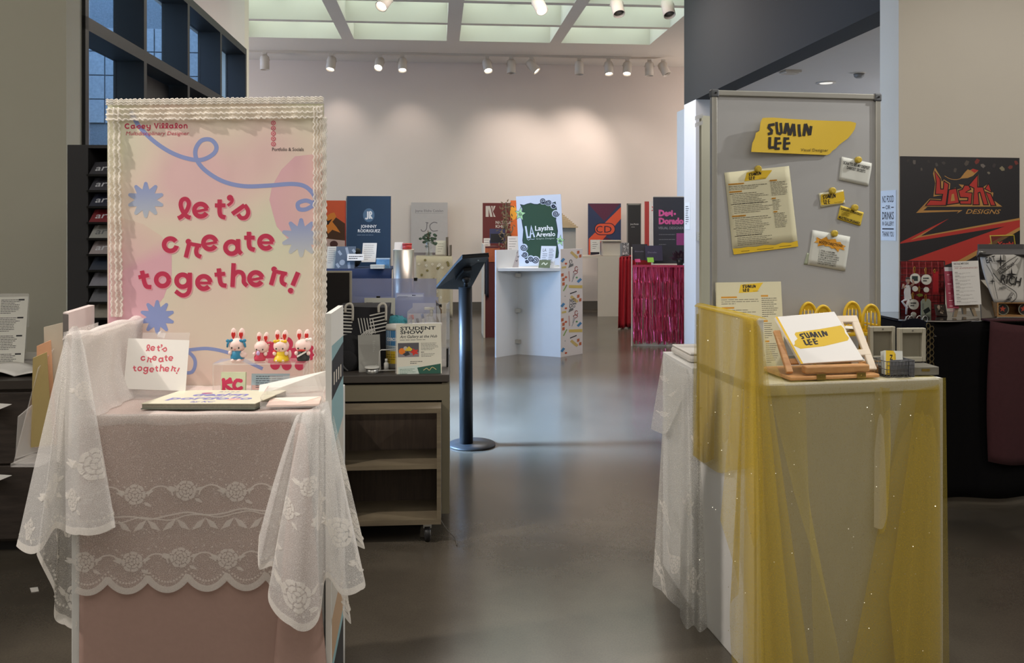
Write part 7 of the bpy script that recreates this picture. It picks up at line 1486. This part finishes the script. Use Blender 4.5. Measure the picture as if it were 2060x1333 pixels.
def keyring(px, py, lab, shape):
    d = 4.50; t = thing('key_ring', lab, 'key ring', P(px, py + 12, d), 'key rings on the red grid panel'); clasp(t, px - 1, py - 24, py - 10, d)
    if shape == 'round':
        MB().lathe(P(px, py, d), [(.0275, 0), (.0275, .004)], 24, (0, -1, 0)).build('disc', ivory, t); MB().lathe(P(px, py + 20.5, d), [(.0145, 0), (.0145, .004)], 20, (0, -1, 0)).build('small_disc', ivory, t)
        a = Art(lambda u, v: P(u, v, d - .004), (0, -1, 0)); (a.rect(px - 6, py - 5, px + 6, py + 5, '35403f') if 'dark' in lab else (a.lines(px - 6, py - 4, 12, 2, 5, '34363a', 0, 3, 4, .1))); a.build('print', t)
    else:
        MB().prism([P(px + u, py + v, d) for u, v in ((-10, 19), (-10, -10), (-6, -15), (6, -15), (10, -10), (10, 19))], (0, .004, 0)).build('plate', M('mint_acrylic', 'aab39f', .35), t)
        a = Art(lambda u, v: P(u, v, d), (0, -1, 0)); a.poly([(px - 6, py + 8), (px + 5, py + 1), (px + 9, py + 9), (px - 2, py + 16)], '2c3232', 0); a.rect(px - 8, py - 6, px - 4, py + 6, '8d978c', 0); a.build('print', t)
keyring(1840.5, 560, 'round key ring with a dark square print, upper row', 'round'); keyring(1863, 562, 'round key ring with two rows of lettering, upper row', 'round'); keyring(1837.5, 612, 'round key ring below the white dancer cutout', 'round'); keyring(1863, 616, 'mint tag key ring with a dark tilted print', 'tag')
t = thing('key_ring', 'small green charm hanging on the middle of the red grid', 'key ring', P(1850, 592, 4.5), 'key rings on the red grid panel'); clasp(t, 1849, 576, 588, 4.5); MB().prism([P(1844 + u, 593 + v, 4.5) for u, v in ((0, 0), (6, -3), (12, -2), (13, 2), (5, 4))], (0, .004, 0)).build('charm', M('green_acrylic', '7d8a3c', .35), t)
t = thing('key_ring', 'clear red strap hanging at the end of the red grid', 'key ring', P(1883, 585, 4.5), 'key rings on the red grid panel'); clasp(t, 1880, 541, 550, 4.5); MB().slab(P(1877, 592, 4.5), P(1888, 591, 4.5), P(1888, 546, 4.5), P(1877, 546, 4.5), .004).build('strap', M('red_gel', 'a3232a', .2, trans=.0), t)
# dancer cutout: small standing figure in white
fg = thing('dancer_cutout', 'small acrylic cutout of a dancer in white with one arm raised', 'cutout', P(1822, 632, 4.46)); d = 4.46; cw = M('cutout_white', 'c3c3c6', .5); cs = M('cutout_skin', '9c7f70', .6)
MB().prism([P(x, y, d) for x, y in ((1821, 575), (1826, 572), (1832, 575), (1832, 590), (1834, 601), (1826, 604), (1820, 601), (1819, 588))], (0, .004, 0)).build('dress', cw, fg)
MB().tube([P(1826, 572, d), P(1827, 568, d)], .006, 8).build('neck', cs, fg); m = MB(); m.ball(P(1826.5, 564, d), .012, .006, .016, 12, 8); m.build('head', cs, fg); m = MB(); m.ball(P(1826.5, 561, d + .001), .0125, .0065, .012, 12, 8); m.build('hair', M('cutout_hair', '3a2c28', .7), fg)
for pts in ([(1832, 576), (1838, 570), (1836, 562)], [(1821, 576), (1816, 580), (1818, 571)], [(1823, 602), (1815, 606), (1822, 616), (1826, 619)], [(1828, 603), (1824, 614), (1823, 632)]): MB().tube([P(x, y, d) for x, y in pts], [.007, .0058, .005, .005][:len(pts)], 8).build('limb', cs if pts[0][1] < 590 else cw, fg)
# resume on a little easel
es = thing('table_easel', 'small wooden easel carrying the red edged resume', 'easel', P(1945, 640, 4.35)); ew = wood('easel_wood', '7a684e', '97846a', .6, 4, (12, 1, 1)); d = 4.33
MB().slab(P(1919, 620, d), P(1969, 619, d), P(1968, 612, d), P(1921, 612.5, d), .03).build('ledge', ew, es, .002)
for (x0, y0, x1, y1, dd) in ((1925, 620, 1921, 638, d), (1957, 620, 1963, 636, d), (1940, 618, 1941, 632, d + .10)): MB().slab(P(x1 - 3, y1, dd), P(x1 + 3, y1, dd), P(x0 + 4, y0, dd), P(x0 - 4, y0, dd), .014).build('leg', ew, es)
tl, tr_, bl = P(1899, 537, d + .03), P(1969, 524, d + .03), P(1906, 620, d - .012)
t, a = board('folder', 'red and violet folder behind the resume on the small easel', 'folder', tl, P(1922, 537, d + .03), bl, .003, M('crimson_folder', '8e1f3a', .5), (0, 0, 30, 90)); a.rect(1, 0, 29, 9, 'b8b4b8', 0); 
for k, y in enumerate((16, 36, 56, 72, 84)): a.lines(6, y, 16, 1, 3, 'd3a6ae', 0, 2, k); a.lines(6, y + 5, 16, 3, 3.4, 'b06a78', 0, 1, k + 9)
a.build('print', t)
tl, tr_, bl = P(1915, 526, d + .015), P(1968, 524, d + .015), P(1921, 614, d - .022)
t, a = board('resume_sheet', 'white resume with cut corner standing on the small easel', 'paper', tl, tr_, bl, .002, M('bright_paper', 'd2cfca', .7, var=.02), (0, 0, 100, 170)); a.text('NICOLE MIYOSHI', 6, 13, 8, '2e2b2c', 0, width=56, bold=.02); a.lines(6, 20, 50, 1, 3, '7a7674', 0, 1.5, 1); a.text('MY EXPERIENCES', 8, 30, 6, '8a2f2c', 0, width=88, shear=.3)
for k in range(9): a.lines(8, 42 + k * 14, 28, 1, 3, '4b4846', 0, 2, k); a.lines(8, 46 + k * 14, 80, 2, 4, '8d8985', 0, 1.2, k + 20)
a.build('print', t)
# lettered shopper panel hung on a grey clip, wooden shelf box, badge discs
lp = thing('lettered_panel', 'curling white and grey panel with black graffiti lettering beside the easel', 'panel', P(2020, 600, 4.4))
W2 = wallpt
def lpf(a_, b_): u = (a_ - 95) / 570; v = (b_ - 345) / 645; return P(1960 + a_ / 6.66, 460 + b_ / 6.66, 4.42 - .05 * math.sin(u * 3.0) * (1 - v) - .06 * v)
m = MB(); m.grid(lambda u, v: lpf(75 + u * 600 + (1 - u) * 190 * v ** 1.5, 345 + v * 640), 16, 12); m.build('sheet', M('pale_vinyl', 'b9b5ae', .6, var=.03), lp, solid=.002)
a = Art(lpf, (0, -1, 0), .003); DKI = '211f1f'
for q in ([(130, 350), (390, 350), (390, 520), (200, 450)], [(390, 350), (655, 350), (610, 520), (390, 520)], [(200, 450), (390, 520), (390, 690), (330, 690), (255, 600)], [(390, 520), (610, 520), (570, 640), (540, 755), (390, 690)]): a.poly(q, '8d8a83', 0)
for txt, x, y, h, w_, r_ in (('EAT', 150, 460, 80, 130, 12), ('RICH', 335, 720, 120, 270, -10), ('FEED', 330, 815, 34, 90, 12), ('BLOOD', 340, 545, 36, 110, 38), ('ELON PHAR', 330, 605, 44, 240, 32), ('BEZOS', 460, 960, 44, 110, 60), ('LUNCH', 395, 985, 34, 110, 25)): a.text(txt, x, y, h, DKI, 2, width=w_, rot=r_, bold=.01)
for cx_2, cy_2, r in ((335, 430, 80), (480, 610, 80), (225, 700, 42)): a.fan((cx_2, cy_2), [(cx_2 + (r if k % 2 == 0 else r * .22) * math.cos(k * math.pi / 4), cy_2 + 1.2 * (r if k % 2 == 0 else r * .22) * math.sin(k * math.pi / 4)) for k in range(8)], lambda p: lin(DKI), 3)
a.stroke(crom([(240, 590), (330, 700), (430, 770), (540, 850), (545, 930), (480, 985)], 5), 8, DKI, 2); a.stroke(crom([(290, 560), (430, 440), (560, 360)], 4), 6, DKI, 2); a.stroke(crom([(350, 600), (480, 500), (570, 390)], 4), 6, DKI, 2); a.stroke(crom([(150, 480), (230, 620), (260, 760), (300, 940)], 5), 6, DKI, 2)
a.build('lettering', lp)
t = thing('clip_bar', 'dark grey clip bar gripping the top of the graffiti panel', 'clip', P(2015, 505, 4.45)); MB().slab(P(1969, 511, 4.38), P(2075, 512, 4.38), P(2075, 500, 4.40), P(1970, 500, 4.40), .03).build('front_jaw', M('dark_grey_plastic', '4a4747', .5), t, .003); MB().slab(P(1969, 560, 4.46), P(2060, 560, 4.46), P(2060, 491, 4.46), P(1969, 491, 4.46), .012).build('back_plate', M('dark_grey_plastic'), t); MB().cyl(P(1970, 506, 4.37), P(1982, 508, 4.37), .005, 8).build('pin', M('brushed_steel'), t)
t = thing('framed_tag', 'small yellow rimmed sign with red jagged lettering above the grey clip bar', 'sign', P(2020, 500, 4.47)); d = 4.48
q = [P(x, y, d) for x, y in ((1992, 474), (2039, 473), (2045, 512), (1998, 512))]; MB().tube(q, .004, 6, True).build('rim', M('yellow_rim', 'bfa83a', .4), t); MB().slab(q[3], q[2], q[1], q[0], .002).build('panel', clear('smoke_acrylic', '3a3434', .45, .1), t)
a = Art(lambda u, v: P(u, v, d - .002), (0, -1, 0)); a.text('Yoshi', 2006, 495, 9, 'b23a30', 0, width=33, bold=.05, shear=.1); a.rect(2004, 497, 2041, 498.5, 'b98a4e', 0); a.build('lettering', t)
wb_ = thing('shelf_box', 'tan wooden shelf box holding the round patches under the graffiti panel', 'box', P(2035, 640, 4.36)); d = 4.36; tan = wood('tan_wood', '8a6238', 'a87e4c', .6, 4, (1, 12, 12))
for (x0, x1, y0, y1, nm, dp) in ((2006, 2075, 607.5, 610, 'top_board', .12), (2006, 2075, 634, 637, 'bottom_board', .12), (2006, 2009, 610, 634, 'side_board', .12), (2071, 2075, 610, 634, 'side_board', .12)): MB().slab(P(x0, y1, d), P(x1, y1, d), P(x1, y0, d), P(x0, y0, d), dp).build(nm, tan, wb_)
MB().slab(P(2009, 634, d + .11), P(2071, 634, d + .11), P(2071, 610, d + .11), P(2009, 610, d + .11), .008).build('back_board', tan, wb_)
MB().slab(P(1975, 640, d + .02), P(2006, 638, d + .02), P(2006, 600, d + .06), P(1970, 560, d + .1), .01).build('side_panel', M('grey_brown_board'), wb_)
for k, (x, lab) in enumerate(((2018, 'black round patch with a red star in the wooden shelf box'), (2060, 'black round patch at the far end of the wooden shelf box'))):
    t = thing('round_patch', lab, 'patch', P(x, 634, d + .02), 'patches in the wooden shelf box'); MB().lathe(P(x, 622, d + .02), [(.030, 0), (.030, .004)], 24, (0, -1, 0)).build('disc', M('black_patch', '1f1d1c', .8), t)
    a = Art(lambda u, v: P(u, v, d + .015), (0, -1, 0)); a.stroke(arc(x, 622, 10.8, 0, 345, 22), 1.6, '7d7a66', 0, True)
    a.fan((x - 1, 621), [(x - 1 + (7 if q % 2 == 0 else 3) * math.cos(q * .628 - 1.5), 621 + (7 if q % 2 == 0 else 3) * math.sin(q * .628 - 1.5)) for q in range(10)], lambda p: lin('a0402f'), 1); a.build('print', t)
t = thing('sticker_pack', 'small dark sticker pack leaning between the grid panel and the easel', 'packet', P(1892, 638, 4.42)); MB().slab(P(1884, 634, 4.40), P(1906, 636, 4.40), P(1902, 612, 4.44), P(1880, 612, 4.44), .006).build('body', M('sticker_film', '4a423c', .3, .2, var=.6, scale=60), t)
a = Art(pane_fn(P(1880, 612, 4.439), P(1902, 612, 4.439) - P(1880, 612, 4.439), P(1884, 634, 4.399) - P(1880, 612, 4.439), 0, 0, 20, 20), (0, -1, .3)); rr = random.Random(3)
for k in range(12): a.disc(rr.uniform(3, 17), rr.uniform(3, 17), rr.uniform(1, 2.6), rr.choice(('b09a78', '77604c', '1c1a1a', 'c9b8a0')), k % 3, n=7)
a.build('print', t)
for k, (x, lab) in enumerate(((1826, 'wire hanger hook nearest the lit jamb at the black table end'), (1832, 'second wire hanger hook at the black table end'), (1848, 'third wire hanger hook, standing apart at the black table end'), (1860, 'wire hanger hook nearest the chain trim at the black table end'))):
    t = thing('hanger', lab, 'hanger', P(x, 660, 4.2), 'wire hangers at the end of the black table'); d = 4.20 - .012 * k
    MB().tube(crom([P(x - 3, 652, d), P(x - 4.5, 642, d), P(x + 1, 635, d), P(x + 6, 640, d), P(x + 4, 652, d), P(x + 5, 662, d)], 6), .0022, 6).build('hook', steel_m, t)
    MB().tube([P(x + 5, 662, d), P(x - 12, 676, d), P(x + 24, 676, d), P(x + 5, 662, d)], .0022, 6).build('shoulder_wire', steel_m, t)
t = thing('hanging_garment', 'black garment on the wire hangers at the end of the black table', 'garment', P(1838, 690, 4.2)); MB().grid(lambda u, v: P(1814 + 52 * u, 640 + 8 * (1 - math.sin(math.pi * u)) + v * 320, 4.155 + .03 * math.sin(u * 14) * v), 30, 12).build('body', M('midnight_fabric', '12131b', .95, var=.2, scale=50, spec=.1), t, solid=.004)
cht = thing('chain_trim', 'black lattice chain trim hanging down the edge of the black cloth', 'trim', P(1873, 900, 4.12)); m = MB()
for k in range(22):
    for s_ in (-1, 1): c_ = P(1871 + s_ * 3.6, 655 + k * 12 + (6 if s_ > 0 else 0), 4.12); m.tube([c_ + Vector((.010 * math.cos(h * 1.047), 0, .014 * math.sin(h * 1.047))) for h in range(6)], .0022, 5, True)
m.build('chain', M('aged_brass', '6b5d40', .4, .7), cht, kind='stuff')
MB().box(P(1866, 0, 4.12).x, P(1880, 0, 4.12).x, 4.122, 4.128, P(0, 930, 4.12).z, P(0, 650, 4.12).z).build('backing', bk_, cht)
# slivers seen between the magnetic board and the lit jamb: a dark poster stand in the side room
t, a = poster('dark navy poster board standing in the side room behind the magnetic board', 1740, 1772, 386, 560, 6.6, '2a2c3c', rot=0); a.rect(1764, 400, 1771, 520, '3d4a6a', 0); a.disc(1767, 470, 4, '9a4a6a', 1); a.build('print', t)
t, f, W_ = stand('stand in the side room behind the magnetic board', 1725, 1772, 6.4, .5, .97, gst, 0)
